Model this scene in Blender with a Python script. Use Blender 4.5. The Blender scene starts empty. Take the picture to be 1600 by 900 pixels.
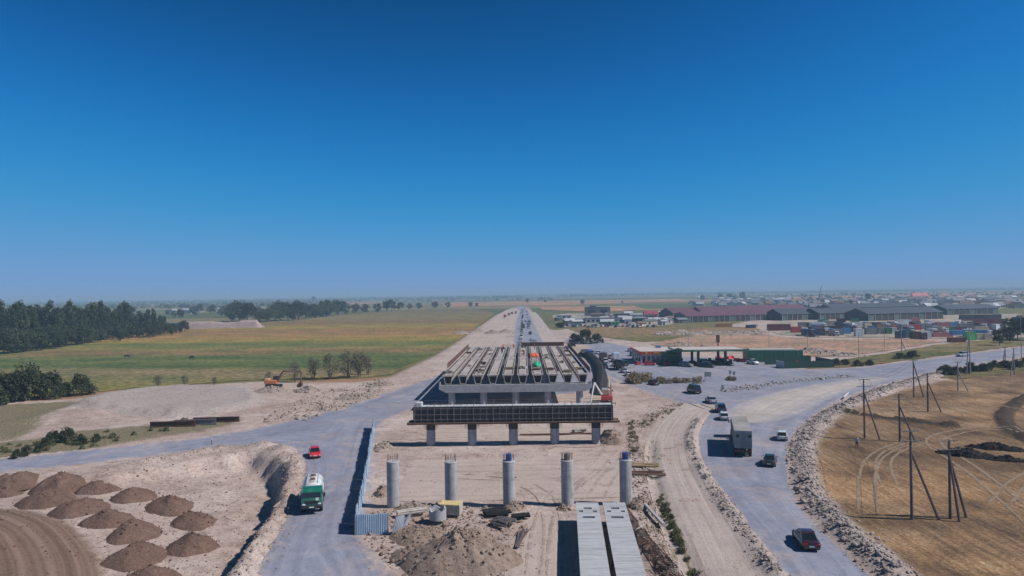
import bpy, bmesh, math, random
import numpy as np
from mathutils import Vector, Matrix, Euler
R = math.radians
random.seed(7); rng = np.random.default_rng(7)
SC = bpy.context.scene
COL = SC.collection

# ------------------------------------------------------------------ camera
cam_d = bpy.data.cameras.new('camera'); cam = bpy.data.objects.new('camera', cam_d); COL.objects.link(cam)
cam_d.sensor_width = 36.0; cam_d.lens = 24.0; cam_d.clip_start = 0.5; cam_d.clip_end = 60000
CAM_H = 25.0
CAM_M = Matrix.Rotation(R(0.97), 4, 'Z') @ Matrix.Rotation(R(90.46), 4, 'X') @ Matrix.Rotation(R(-0.86), 4, 'Z')
cam.matrix_world = Matrix.Translation((0, 0, CAM_H)) @ CAM_M
SC.camera = cam
# ------------------------------------------------------------------ world, sun, exposure
SUN_EL, SUN_AZ = 46.0, 101.0          # azimuth measured clockwise from +Y
world = bpy.data.worlds.new('World'); SC.world = world; world.use_nodes = True
wn, wl = world.node_tree.nodes, world.node_tree.links
wn.clear()
sky = wn.new('ShaderNodeTexSky'); sky.sky_type = 'NISHITA'; sky.sun_disc = False
sky.sun_elevation = R(SUN_EL); sky.sun_rotation = R(SUN_AZ)
sky.altitude = 1500; sky.air_density = 0.7; sky.dust_density = 0.3; sky.ozone_density = 10.0
# the camera's strong blue grade: each channel of the sky runs through one film-like curve, the same in every direction
sp = wn.new('ShaderNodeSeparateColor'); cb = wn.new('ShaderNodeCombineColor'); wl.new(sky.outputs[0], sp.inputs[0])
def _wm(op, a, b):
    m = wn.new('ShaderNodeMath'); m.operation = op
    for i, v in enumerate((a, b)):
        if isinstance(v, (int, float)): m.inputs[i].default_value = v
        else: wl.new(v, m.inputs[i])
    return m.outputs[0]
for ch, (A, g, k) in enumerate(((0.20, 2.8, 0.148), (0.345, 2.8, 0.122), (0.64, 4.0, 0.222))):
    p = _wm('POWER', _wm('MULTIPLY', sp.outputs[ch], 0.075 / k), g)
    wl.new(_wm('MULTIPLY', _wm('DIVIDE', p, _wm('ADD', p, 1.0)), A * 10.0), cb.inputs[ch])
bg = wn.new('ShaderNodeBackground'); bg.inputs['Strength'].default_value = 0.1
wo = wn.new('ShaderNodeOutputWorld')
wl.new(cb.outputs[0], bg.inputs[0]); wl.new(bg.outputs[0], wo.inputs[0])
sun_d = bpy.data.lights.new('sun', 'SUN'); sun_d.energy = 4.6; sun_d.angle = R(0.53); sun_d.color = (1.0, 0.93, 0.86)
sun = bpy.data.objects.new('sun', sun_d); COL.objects.link(sun); sun.location = (60, 0, 80)
_s = Vector((math.sin(R(SUN_AZ)) * math.cos(R(SUN_EL)), math.cos(R(SUN_AZ)) * math.cos(R(SUN_EL)), math.sin(R(SUN_EL))))
sun.rotation_euler = _s.to_track_quat('Z', 'Y').to_euler()
vs = SC.view_settings
vs.view_transform = 'Standard'; vs.look = 'None'; vs.exposure = 0.0; vs.gamma = 1.0; vs.use_curve_mapping = False
SC.cycles.volume_bounces = 0; SC.cycles.max_bounces = 6; SC.cycles.use_denoising = True
SC.cycles.volume_step_rate = 4.0

# ------------------------------------------------------------------ helpers
_R3 = CAM_M.to_3x3()
FPX = 1600 * 24 / 36
def ray(px, py):
    return _R3 @ Vector(((px - 800) / FPX, -(py - 450) / FPX, -1.0))
def G(px, py, z=0.0):
    d = ray(px, py); t = (z - CAM_H) / d.z
    return (d.x * t, d.y * t)
def GP(pts, z=0.0):
    return [G(x, y, z) for x, y in pts]
def scale_at(px, py):
    """metres per photo pixel at a ground spot"""
    x, y = G(px, py); return y / FPX

def hash2(ix, iy, seed):
    n = (ix.astype(np.int64) * 374761393 + iy.astype(np.int64) * 668265263 + seed * 974711) & 0xffffffff
    n = ((n ^ (n >> 13)) * 1274126177) & 0xffffffff
    return ((n ^ (n >> 16)) & 0xffff) / 65535.0
def vnoise(x, y, seed=0):
    x = np.asarray(x, float); y = np.asarray(y, float)
    ix, iy = np.floor(x), np.floor(y); fx, fy = x - ix, y - iy
    fx = fx * fx * (3 - 2 * fx); fy = fy * fy * (3 - 2 * fy)
    a = hash2(ix, iy, seed); b = hash2(ix + 1, iy, seed); c = hash2(ix, iy + 1, seed); d = hash2(ix + 1, iy + 1, seed)
    return (a + (b - a) * fx) * (1 - fy) + (c + (d - c) * fx) * fy - 0.5
def fbm(x, y, sc, seed=0, octv=4):
    t, amp, f = 0.0, 1.0, 1.0 / sc
    for k in range(octv):
        t = t + amp * vnoise(np.asarray(x) * f + 17.3 * k, np.asarray(y) * f - 9.1 * k, seed + k); amp *= 0.5; f *= 2.03
    return t
def sstep(a, b, x):
    t = np.clip((x - a) / (b - a), 0, 1); return t * t * (3 - 2 * t)
def sdf(poly, X, Y):
    """signed distance to a polygon, negative inside"""
    X = np.asarray(X, float); Y = np.asarray(Y, float)
    d2 = np.full(X.shape, 1e18); ins = np.zeros(X.shape, bool); n = len(poly)
    for i in range(n):
        ax, ay = poly[i]; bx, by = poly[(i + 1) % n]
        ex, ey = bx - ax, by - ay; L = ex * ex + ey * ey + 1e-12
        t = np.clip(((X - ax) * ex + (Y - ay) * ey) / L, 0, 1)
        d2 = np.minimum(d2, (X - ax - t * ex) ** 2 + (Y - ay - t * ey) ** 2)
        if ay != by:
            c = ((ay > Y) != (by > Y)) & (X < (bx - ax) * (Y - ay) / (by - ay) + ax)
            ins ^= c
    d = np.sqrt(d2); return np.where(ins, -d, d)
def pdist(path, X, Y):
    """distance to an open polyline"""
    X = np.asarray(X, float); Y = np.asarray(Y, float); d2 = np.full(X.shape, 1e18)
    for (ax, ay), (bx, by) in zip(path[:-1], path[1:]):
        ex, ey = bx - ax, by - ay; L = ex * ex + ey * ey + 1e-12
        t = np.clip(((X - ax) * ex + (Y - ay) * ey) / L, 0, 1)
        d2 = np.minimum(d2, (X - ax - t * ex) ** 2 + (Y - ay - t * ey) ** 2)
    return np.sqrt(d2)
def smooth_path(p, n=3, closed=False):
    for _ in range(n):
        q = []
        m = len(p)
        for i in range(m if closed else m - 1):
            a, b = p[i], p[(i + 1) % m]
            q += [(a[0] * .75 + b[0] * .25, a[1] * .75 + b[1] * .25), (a[0] * .25 + b[0] * .75, a[1] * .25 + b[1] * .75)]
        if not closed: q = [p[0]] + q + [p[-1]]
        p = q
    return p

# ---- materials
MATS = {}
def _nodes(name):
    m = bpy.data.materials.new(name); m.use_nodes = True
    nt = m.node_tree; b = nt.nodes['Principled BSDF']
    MATS[name] = m
    return m, nt.nodes, nt.links, b
def ramp(nodes, stops, interp='LINEAR'):
    r = nodes.new('ShaderNodeValToRGB'); r.color_ramp.interpolation = interp
    el = r.color_ramp.elements
    while len(el) < len(stops): el.new(0.5)
    for e, (p, c) in zip(el, stops):
        e.position = p; e.color = (*c, 1)
    return r
def noise(nodes, links, vec, scale, detail=4, rough=0.55, dist=0.0):
    n = nodes.new('ShaderNodeTexNoise'); n.inputs['Scale'].default_value = scale; n.inputs['Detail'].default_value = detail
    n.inputs['Roughness'].default_value = rough; n.inputs['Distortion'].default_value = dist
    if vec is not None: links.new(vec, n.inputs['Vector'])
    return n
def mixc(nodes, links, fac, a, b, mode='MIX'):
    m = nodes.new('ShaderNodeMix'); m.data_type = 'RGBA'; m.blend_type = mode
    for sock, v in ((m.inputs[0], fac), (m.inputs[6], a), (m.inputs[7], b)):
        if isinstance(v, (int, float)): sock.default_value = v
        elif isinstance(v, tuple): sock.default_value = (*v, 1) if len(v) == 3 else v
        else: links.new(v, sock)
    return m.outputs[2]
def math_n(nodes, links, op, a, b=0.0, clamp=False):
    m = nodes.new('ShaderNodeMath'); m.operation = op; m.use_clamp = clamp
    for i, v in enumerate((a, b)):
        if isinstance(v, (int, float)): m.inputs[i].default_value = v
        else: links.new(v, m.inputs[i])
    return m.outputs[0]
def maprange(nodes, links, v, a, b, c=0.0, d=1.0):
    m = nodes.new('ShaderNodeMapRange'); m.interpolation_type = 'SMOOTHSTEP'
    links.new(v, m.inputs[0])
    for i, q in zip((1, 2, 3, 4), (a, b, c, d)): m.inputs[i].default_value = q
    return m.outputs[0]
def bump(nodes, links, b, h, strength=0.4, dist=0.1):
    n = nodes.new('ShaderNodeBump'); n.inputs['Strength'].default_value = strength; n.inputs['Distance'].default_value = dist
    links.new(h, n.inputs['Height']); links.new(n.outputs[0], b.inputs['Normal'])
def mat(name, col, rough=0.7, var=0.18, scale=2.0, metal=0.0, bumpv=0.0, coat=0.0, local=False, dirt=None, dirt_amt=0.0, spec=0.5):
    """plain procedural material: a base colour with grain and some wear of its own"""
    if name in MATS: return MATS[name]
    m, n, l, b = _nodes(name)
    if local:
        tc = n.new('ShaderNodeTexCoord'); vec = tc.outputs['Object']
    else:
        g = n.new('ShaderNodeNewGeometry'); vec = g.outputs['Position']
    nz = noise(n, l, vec, scale, 5, 0.6)
    lo = tuple(max(0, c * (1 - var)) for c in col); hi = tuple(min(1, c * (1 + var)) for c in col)
    r = ramp(n, [(0.3, lo), (0.7, hi)]); l.new(nz.outputs[0], r.inputs[0]); c = r.outputs[0]
    if dirt:
        nd = noise(n, l, vec, scale * 0.45, 6, 0.65)
        f = maprange(n, l, nd.outputs[0], 0.42, 0.68, 0, dirt_amt)
        c = mixc(n, l, f, c, dirt)
    l.new(c, b.inputs['Base Color'])
    b.inputs['Roughness'].default_value = rough; b.inputs['Metallic'].default_value = metal
    b.inputs['Specular IOR Level'].default_value = spec
    if coat: b.inputs['Coat Weight'].default_value = coat; b.inputs['Coat Roughness'].default_value = 0.12
    if bumpv:
        nb = noise(n, l, vec, scale * 5, 4, 0.6); bump(n, l, b, nb.outputs[0], bumpv, 0.05)
    return m

# ---- mesh builder
class MB:
    def __init__(s): s.v = []; s.f = []; s.m = []
    def add(s, vs, fs, mi=0):
        o = len(s.v); s.v += [tuple(p) for p in vs]; s.f += [tuple(i + o for i in f) for f in fs]; s.m += [mi] * len(fs)
    def box(s, c, d, rz=0.0, mi=0, M=None, taper=1.0, bev=0.0):
        x, y, z = (q / 2 for q in d)
        if bev:
            return s.bevbox(c, d, bev, rz, mi)
        vs = [(-x, -y, -z), (x, -y, -z), (x, y, -z), (-x, y, -z), (-x * taper, -y * taper, z), (x * taper, -y * taper, z), (x * taper, y * taper, z), (-x * taper, y * taper, z)]
        if M is None: M = Matrix.Translation(c) @ Matrix.Rotation(rz, 4, 'Z')
        else: M = Matrix.Translation(c) @ M
        s.add([M @ Vector(p) for p in vs], [(0, 3, 2, 1), (4, 5, 6, 7), (0, 1, 5, 4), (1, 2, 6, 5), (2, 3, 7, 6), (3, 0, 4, 7)], mi)
        return s
    def bevbox(s, c, d, bv, rz=0.0, mi=0):
        x, y, z = (q / 2 for q in d); b = min(bv, x * .9, y * .9, z * .9)
        rings = []
        for zz, ins in ((-z, b), (-z + b, 0), (z - b, 0), (z, b)):
            X, Y = x - ins, y - ins
            k = b if ins == 0 else b * .6
            rings.append([(X - k, -Y, zz), (X, -Y + k, zz), (X, Y - k, zz), (X - k, Y, zz), (-X + k, Y, zz), (-X, Y - k, zz), (-X, -Y + k, zz), (-X + k, -Y, zz)])
        M = Matrix.Translation(c) @ Matrix.Rotation(rz, 4, 'Z')
        s.loft([[M @ Vector(p) for p in r] for r in rings], mi=mi)
        return s
    def loft(s, rings, cap=True, mi=0, closed=True):
        n = len(rings[0]); vs = [p for r in rings for p in r]; fs = []
        for i in range(len(rings) - 1):
            for j in range(n if closed else n - 1):
                a, b = i * n + j, i * n + (j + 1) % n
                fs.append((a, b, b + n, a + n))
        if cap:
            fs.append(tuple(range(n - 1, -1, -1))); fs.append(tuple(range((len(rings) - 1) * n, len(rings) * n)))
        s.add(vs, fs, mi); return s
    def cyl(s, p0, p1, r0, r1=None, n=12, mi=0, cap=True):
        r1 = r0 if r1 is None else r1
        p0, p1 = Vector(p0), Vector(p1); ax = (p1 - p0).normalized()
        u = ax.orthogonal().normalized(); w = ax.cross(u)
        rg = []
        for p, r in ((p0, r0), (p1, r1)):
            rg.append([p + (u * math.cos(2 * math.pi * k / n) + w * math.sin(2 * math.pi * k / n)) * r for k in range(n)])
        return s.loft(rg, cap, mi)
    def tube(s, pts, r, n=6, mi=0):
        for a, b in zip(pts[:-1], pts[1:]): s.cyl(a, b, r, r, n, mi)
        return s
    def prism(s, poly, axis, a, b, mi=0):
        """polygon in the two other axes, extruded along axis from a to b"""
        def pt(p, q):
            return {'x': (q, p[0], p[1]), 'y': (p[0], q, p[1]), 'z': (p[0], p[1], q)}[axis]
        n = len(poly)
        s.add([pt(p, a) for p in poly] + [pt(p, b) for p in poly],
              [tuple(range(n)), tuple(range(2 * n - 1, n - 1, -1))] + [(i, i + n, (i + 1) % n + n, (i + 1) % n) for i in range(n)], mi)
        return s
    def mesh(s, name, mats, smooth=False):
        me = bpy.data.meshes.new(name); me.from_pydata(s.v, [], s.f)
        for m in (mats if isinstance(mats, (list, tuple)) else [mats]): me.materials.append(m)
        if any(s.m): me.polygons.foreach_set('material_index', s.m)
        if s.f and len(s.f) < 60000:
            bm = bmesh.new(); bm.from_mesh(me); bmesh.ops.recalc_face_normals(bm, faces=bm.faces); bm.to_mesh(me); bm.free()
        if smooth:
            me.polygons.foreach_set('use_smooth', [True] * len(me.polygons))
            try: me.set_sharp_from_angle(angle=R(38))
            except Exception: pass
        me.update(); return me
    def build(s, name, mats, parent=None, smooth=False):
        o = bpy.data.objects.new(name, s.mesh(name, mats, smooth)); COL.objects.link(o)
        if parent: o.parent = parent
        return o
def np_mesh(name, V, F, m, smooth=False):
    """V (n,3) array, F (k,3|4) array"""
    me = bpy.data.meshes.new(name); k = F.shape[1]
    me.vertices.add(len(V)); me.vertices.foreach_set('co', np.asarray(V, np.float32).ravel())
    me.loops.add(F.size); me.loops.foreach_set('vertex_index', F.astype(np.int32).ravel())
    me.polygons.add(len(F)); me.polygons.foreach_set('loop_start', np.arange(0, F.size, k, dtype=np.int32))
    me.polygons.foreach_set('loop_total', np.full(len(F), k, np.int32))
    if smooth: me.polygons.foreach_set('use_smooth', np.ones(len(F), bool))
    for q in (m if isinstance(m, (list, tuple)) else [m]): me.materials.append(q)
    me.update(calc_edges=True); me.validate(); return me
def attr(me, name, vals):
    a = me.attributes.new(name, 'FLOAT', 'POINT'); a.data.foreach_set('value', np.asarray(vals, np.float32).ravel())
def link(name, me, parent=None):
    o = bpy.data.objects.new(name, me); COL.objects.link(o)
    if parent: o.parent = parent
    return o
def tag(o, label=None, cat=None, group=None, kind=None):
    if label: o['label'] = label
    if cat: o['category'] = cat
    if group: o['group'] = group
    if kind: o['kind'] = kind
    return o
def thing(name, label, cat, loc=(0, 0, 0), rz=0.0, group=None):
    o = bpy.data.objects.new(name, None); COL.objects.link(o); o.empty_display_size = 0.3
    o.location = loc; o.rotation_euler = (0, 0, rz)
    return tag(o, label, cat, group, 'thing')
def copy_tree(o, parent=None):
    c = o.copy(); COL.objects.link(c); c.parent = parent
    for ch in list(o.children): copy_tree(ch, c)
    return c
def dup(o, loc, rz=0.0, label=None, sc=1.0, group=None):
    c = copy_tree(o); c.location = loc; c.rotation_euler = (0, 0, rz)
    if sc != 1.0: c.scale = (sc, sc, sc) if not isinstance(sc, tuple) else sc
    if label: c['label'] = label
    if group: c['group'] = group
    return c
def struct(o): o['kind'] = 'structure'; return o
# ------------------------------------------------------------------ layout of the place (ground outlines)
def ext(px, py, far): return G(px, py)
def closed(pts, n=2): return smooth_path(GP(pts), n, True)
PIT = closed([(-160, 752), (0, 745), (150, 742), (240, 727), (330, 713), (400, 702), (438, 716), (452, 745), (440, 790), (402, 850), (360, 905), (330, 980), (-160, 980)], 2)
ROAD_L = closed([(640, 960), (398, 960), (392, 900), (412, 858), (446, 800), (470, 748), (474, 712), (450, 694), (400, 694), (300, 704), (150, 722), (0, 738), (-160, 752), (-160, 729),
                 (0, 717), (150, 703), (300, 687), (400, 670), (470, 654), (540, 637), (600, 615), (640, 603), (690, 585), (760, 568), (900, 556), (940, 552), (975, 600), (900, 615), (760, 622), (660, 632),
                 (600, 655), (586, 672), (577, 745), (556, 838), (580, 868)], 2)
ROAD_R = closed([(1235, 960), (1200, 872), (1155, 815), (1108, 750), (1088, 712), (1083, 682), (1100, 655), (1075, 636), (1040, 622), (1000, 608), (955, 590), (905, 560), (930, 540), (885, 536), (880, 530), (905, 527), (980, 541), (1040, 556), (1170, 562), (1215, 570),
                 (1250, 578), (1330, 576), (1420, 565), (1500, 555), (1600, 542), (1760, 522), (1760, 534), (1600, 556), (1530, 568), (1440, 584), (1372, 603), (1302, 628), (1258, 662), (1241, 692), (1243, 730),
                 (1272, 780), (1332, 842), (1398, 905), (1440, 960)], 2)
ISLAND = closed([(1135, 650), (1165, 628), (1220, 612), (1300, 598), (1372, 589), (1392, 592), (1340, 605), (1290, 620), (1245, 645), (1205, 658), (1160, 662)], 2)
SCRUB = closed([(975, 598), (985, 588), (1030, 590), (1090, 594), (1105, 597), (1060, 601), (1000, 603)], 2)
STUB = closed([(1430, 960), (1330, 855), (1285, 800), (1262, 745), (1265, 700), (1290, 668), (1330, 640), (1400, 612), (1480, 592), (1600, 575), (1900, 545), (2300, 700), (2300, 960)], 2)
BROWN = closed([(-200, 775), (0, 778), (60, 782), (110, 798), (150, 830), (170, 870), (178, 960), (-200, 1000)], 2)
SITE = closed([(-300, 640), (0, 630), (140, 622), (230, 608), (400, 596), (450, 598), (590, 598), (640, 575), (690, 552), (740, 517), (780, 489), (806, 479), (826, 479), (842, 500), (860, 520), (890, 512), (960, 520), (1020, 520), (1120, 512),
                (1200, 495), (1300, 490), (1560, 496), (1600, 520), (1900, 500), (2600, 560), (2600, 1100), (-900, 1100), (-900, 680)], 1)
GRAVELHEAP = closed([(95, 642), (205, 650), (290, 653), (400, 639), (418, 622), (392, 607), (300, 603), (205, 611), (140, 624)], 2)
RAMP = closed([(-30, 668), (60, 664), (170, 656), (230, 640), (215, 615), (150, 622), (60, 640)], 2)
VERGE = closed([(-60, 722), (0, 716), (100, 707), (190, 693), (240, 682), (330, 672), (382, 658), (370, 652), (300, 654), (200, 668), (120, 672), (60, 686), (-60, 694)], 2)
WEEDS_L = closed([(-260, 712), (-260, 645), (0, 633), (110, 627), (150, 630), (70, 650), (60, 672), (0, 692)], 1)
BERM_R = smooth_path(GP([(1215, 905), (1186, 868), (1150, 815), (1103, 750), (1082, 712), (1077, 682), (1092, 656)]), 2)
ROCKS = smooth_path(GP([(1425, 930), (1380, 880), (1318, 830), (1278, 790), (1256, 748), (1252, 700), (1272, 664), (1320, 634), (1390, 606), (1450, 590), (1490, 577)]), 2)
RIM = smooth_path(GP([(160, 735), (250, 718), (340, 701), (405, 690), (446, 706), (463, 742), (450, 790), (412, 850), (378, 905), (360, 950)]), 2)
DITCH = smooth_path(GP([(1015, 690), (1020, 740), (1032, 790), (1050, 840), (1075, 885), (1095, 920)]), 2)
TRENCH = smooth_path(GP([(1312, 642), (1340, 648), (1380, 654), (1430, 660), (1490, 667)]), 2)
DARKBANK = smooth_path(GP([(1640, 700), (1600, 686), (1580, 672), (1566, 655), (1574, 640), (1600, 622), (1650, 612)]), 2)
FRONT_ZONE = [(-150, 34), (170, 34), (170, 300), (-150, 300)]

def H(X, Y):
    X = np.asarray(X, float); Y = np.asarray(Y, float)
    wob = fbm(X, Y, 3.0, 11, 3)
    dr = np.minimum(np.minimum(sdf(ROAD_L, X, Y), sdf(ROAD_R, X, Y)), 8)
    rough = sstep(0.1, 2.5, dr)
    near = sstep(420, 180, np.hypot(X, Y))
    h = near * rough * (0.16 * fbm(X, Y, 5.0, 3, 4) + 0.10 * fbm(X, Y, 1.3, 5, 3))
    d = sdf(PIT, X, Y) + 1.1 * wob
    left = sstep(-62, -30, X)
    h = h - 3.0 * sstep(0.1, 2.1 + 2.5 * (1 - left), -d) * (.45 + .55 * left) - 0.25 * np.exp(-((d + 1.2) / 0.7) ** 2) * left * fbm(X, Y, 1.0, 21, 3)
    h = h + (0.35 + 0.9 * left) * np.exp(-(pdist(RIM, X, Y) / 1.5) ** 2) * (0.75 + 1.2 * wob) * sstep(0.0, 1.2, dr + .4)
    d = sdf(GRAVELHEAP, X, Y) + 1.5 * wob
    h = h + 1.1 * sstep(-0.3, 3.4, -d) + 0.55 * sstep(1.0, 5.0, -d) * fbm(X, Y, 7.0, 23, 3)
    h = h + 0.9 * sstep(-0.5, 9.0, -sdf(RAMP, X, Y))
    h = h + 0.6 * np.exp(-(pdist(BERM_R, X, Y) / 0.8) ** 2) * (0.8 + 1.4 * wob)
    h = h + 0.75 * np.exp(-(pdist(ROCKS, X, Y) / 1.6) ** 2) * (0.85 + 1.2 * wob)
    h = h - 0.5 * np.exp(-(pdist(DITCH, X, Y) / 0.8) ** 2)
    h = h + 0.85 * np.exp(-(pdist(TRENCH, X, Y) / 0.9) ** 2) * (0.8 + 1.5 * wob)
    h = h + 0.8 * np.exp(-(pdist(DARKBANK, X, Y) / 1.3) ** 2) * (0.8 + 1.2 * wob)
    d = sdf(BROWN, X, Y)
    h = h + 0.75 * sstep(0.0, 3.0, -d - 0.6 * wob) + 0.4 * np.exp(-((d + 7.5) / 0.9) ** 2) + 0.12 * np.sin(d * 2.6 + 2 * wob) * sstep(-1.5, -4.0, d)
    # ruts worked into the dirt lanes and the site
    return h
def hz(x, y): return float(H(np.array([x]), np.array([y]))[0])

# ------------------------------------------------------------------ ground materials
def dirt_nodes(n, l):
    """colour and height of the bare site dirt, by place"""
    g = n.new('ShaderNodeNewGeometry'); P = g.outputs['Position']
    n1 = noise(n, l, P, 0.06, 6, 0.6); n2 = noise(n, l, P, 0.42, 8, 0.72, 0.5); n3 = noise(n, l, P, 2.6, 7, 0.78); n4 = noise(n, l, P, 11.0, 5, 0.8)
    r1 = ramp(n, [(0.30, (0.36, 0.275, 0.238)), (0.5, (0.455, 0.365, 0.325)), (0.68, (0.535, 0.46, 0.425))]); l.new(n1.outputs[0], r1.inputs[0])
    r2 = ramp(n, [(0.33, (0.58, 0.54, 0.52)), (0.5, (1, 1, 1)), (0.66, (1.2, 1.17, 1.15))]); l.new(n2.outputs[0], r2.inputs[0])
    c = mixc(n, l, 0.8, r1.outputs[0], r2.outputs[0], 'MULTIPLY')
    r3 = ramp(n, [(0.34, (0.45, 0.43, 0.43)), (0.5, (1, 1, 1)), (0.68, (1.35, 1.32, 1.30))]); l.new(n3.outputs[0], r3.inputs[0])
    c = mixc(n, l, 0.75, c, r3.outputs[0], 'MULTIPLY')
    r4 = ramp(n, [(0.36, (0.5, 0.5, 0.52)), (0.53, (1, 1, 1)), (0.66, (1.4, 1.37, 1.35))]); l.new(n4.outputs[0], r4.inputs[0])
    c = mixc(n, l, 0.7, c, r4.outputs[0], 'MULTIPLY')
    hgt = math_n(n, l, 'ADD', n3.outputs[0], math_n(n, l, 'MULTIPLY', n4.outputs[0], 0.5))
    return P, c, hgt, n2.outputs[0], n3.outputs[0]
def zone(n, l, name, nz, amp, w):
    a = n.new('ShaderNodeAttribute'); a.attribute_name = name
    v = math_n(n, l, 'ADD', a.outputs['Fac'], math_n(n, l, 'MULTIPLY', math_n(n, l, 'SUBTRACT', nz, 0.5), amp))
    return maprange(n, l, v, -w, w, 1.0, 0.0)

def ground_material():
    m, n, l, b = _nodes('ground_soil')
    P, c, hgt, nz, nz3 = dirt_nodes(n, l)
    # farmland patchwork
    mp = n.new('ShaderNodeMapping'); mp.inputs['Scale'].default_value = (0.0011, 0.0032, 1); mp.inputs['Rotation'].default_value = (0, 0, 0.12); l.new(P, mp.inputs[0])
    vo = n.new('ShaderNodeTexVoronoi'); vo.distance = 'CHEBYCHEV'; vo.inputs['Scale'].default_value = 1.0; l.new(mp.outputs[0], vo.inputs['Vector'])
    sep = n.new('ShaderNodeSeparateColor'); l.new(vo.outputs['Color'], sep.inputs[0])
    rf = ramp(n, [(0.0, (0.10, 0.12, 0.05)), (0.22, (0.16, 0.15, 0.065)), (0.42, (0.25, 0.20, 0.10)), (0.60, (0.33, 0.20, 0.13)), (0.76, (0.13, 0.14, 0.06)), (0.9, (0.22, 0.17, 0.09))], 'CONSTANT'); l.new(sep.outputs[0], rf.inputs[0])
    nf = noise(n, l, P, 0.02, 5, 0.6); rn = ramp(n, [(0.3, (0.6, 0.62, 0.6)), (0.7, (1.25, 1.2, 1.15))]); l.new(nf.outputs[0], rn.inputs[0])
    farm = mixc(n, l, 0.8, rf.outputs[0], rn.outputs[0], 'MULTIPLY')
    zf = zone(n, l, 'z_site', nz, 4.0, 1.5)
    c = mixc(n, l, zf, farm, c)
    # dry stubble field
    mp2 = n.new('ShaderNodeMapping'); mp2.inputs['Rotation'].default_value = (0, 0, 0.95); mp2.inputs['Scale'].default_value = (1.3, 0.10, 1); l.new(P, mp2.inputs[0])
    ns = noise(n, l, mp2.outputs[0], 1.0, 6, 0.7, 0.6); nb = noise(n, l, P, 0.09, 5, 0.6)
    rs = ramp(n, [(0.36, (0.085, 0.058, 0.046)), (0.46, (0.18, 0.12, 0.072)), (0.54, (0.27, 0.18, 0.104)), (0.64, (0.375, 0.28, 0.19))])
    l.new(math_n(n, l, 'ADD', math_n(n, l, 'MULTIPLY', ns.outputs[0], 0.45), math_n(n, l, 'MULTIPLY', nb.outputs[0], 0.55)), rs.inputs[0])
    st = mixc(n, l, 0.85, rs.outputs[0], mixc(n, l, maprange(n, l, nz3, 0.32, 0.68), (0.45, 0.43, 0.42), (1.5, 1.48, 1.45)), 'MULTIPLY')
    np_ = noise(n, l, P, 0.035, 6, 0.65, 1.0); rp_ = ramp(n, [(0.36, (0.62, 0.6, 0.6)), (0.5, (1, 1, 1)), (0.62, (1.3, 1.2, 1.08))]); l.new(np_.outputs[0], rp_.inputs[0])
    st = mixc(n, l, 0.9, st, rp_.outputs[0], 'MULTIPLY')
    c = mixc(n, l, zone(n, l, 'z_stub', nz, 5.0, 1.2), c, st)
    # brown topsoil, dark banks, weedy verges, gravel
    rb = ramp(n, [(0.3, (0.13, 0.085, 0.06)), (0.7, (0.27, 0.19, 0.15))])
    zb_ = n.new('ShaderNodeAttribute'); zb_.attribute_name = 'z_brown'
    cz_ = n.new('ShaderNodeCombineXYZ'); l.new(zb_.outputs['Fac'], cz_.inputs[0]); ring = noise(n, l, cz_.outputs[0], 0.55, 4, 0.7)   # soil graded in rings
    l.new(math_n(n, l, 'ADD', math_n(n, l, 'MULTIPLY', nz3, 0.5), math_n(n, l, 'MULTIPLY', maprange(n, l, ring.outputs[0], 0.3, 0.7), 0.5)), rb.inputs[0])
    c = mixc(n, l, zone(n, l, 'z_brown', nz, 3.0, 0.8), c, rb.outputs[0])
    rd = ramp(n, [(0.3, (0.035, 0.026, 0.02)), (0.7, (0.10, 0.075, 0.055))]); l.new(nz3, rd.inputs[0])
    c = mixc(n, l, zone(n, l, 'z_dark', nz, 1.4, 0.4), c, rd.outputs[0])
    rw = ramp(n, [(0.36, (0.07, 0.075, 0.035)), (0.47, (0.15, 0.135, 0.075)), (0.6, (0.30, 0.245, 0.18))]); l.new(nz3, rw.inputs[0])
    c = mixc(n, l, zone(n, l, 'z_weed', nz, 6.0, 1.5), c, rw.outputs[0])
    rg = ramp(n, [(0.34, (0.22, 0.185, 0.17)), (0.5, (0.36, 0.31, 0.285)), (0.66, (0.47, 0.41, 0.385))]); l.new(nz3, rg.inputs[0])
    c = mixc(n, l, zone(n, l, 'z_gravel', nz, 3.0, 1.0), c, rg.outputs[0])
    l.new(c, b.inputs['Base Color']); b.inputs['Roughness'].default_value = 0.95; b.inputs['Specular IOR Level'].default_value = 0.15
    bump(n, l, b, hgt, 0.7, 0.12)
    return m
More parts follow.
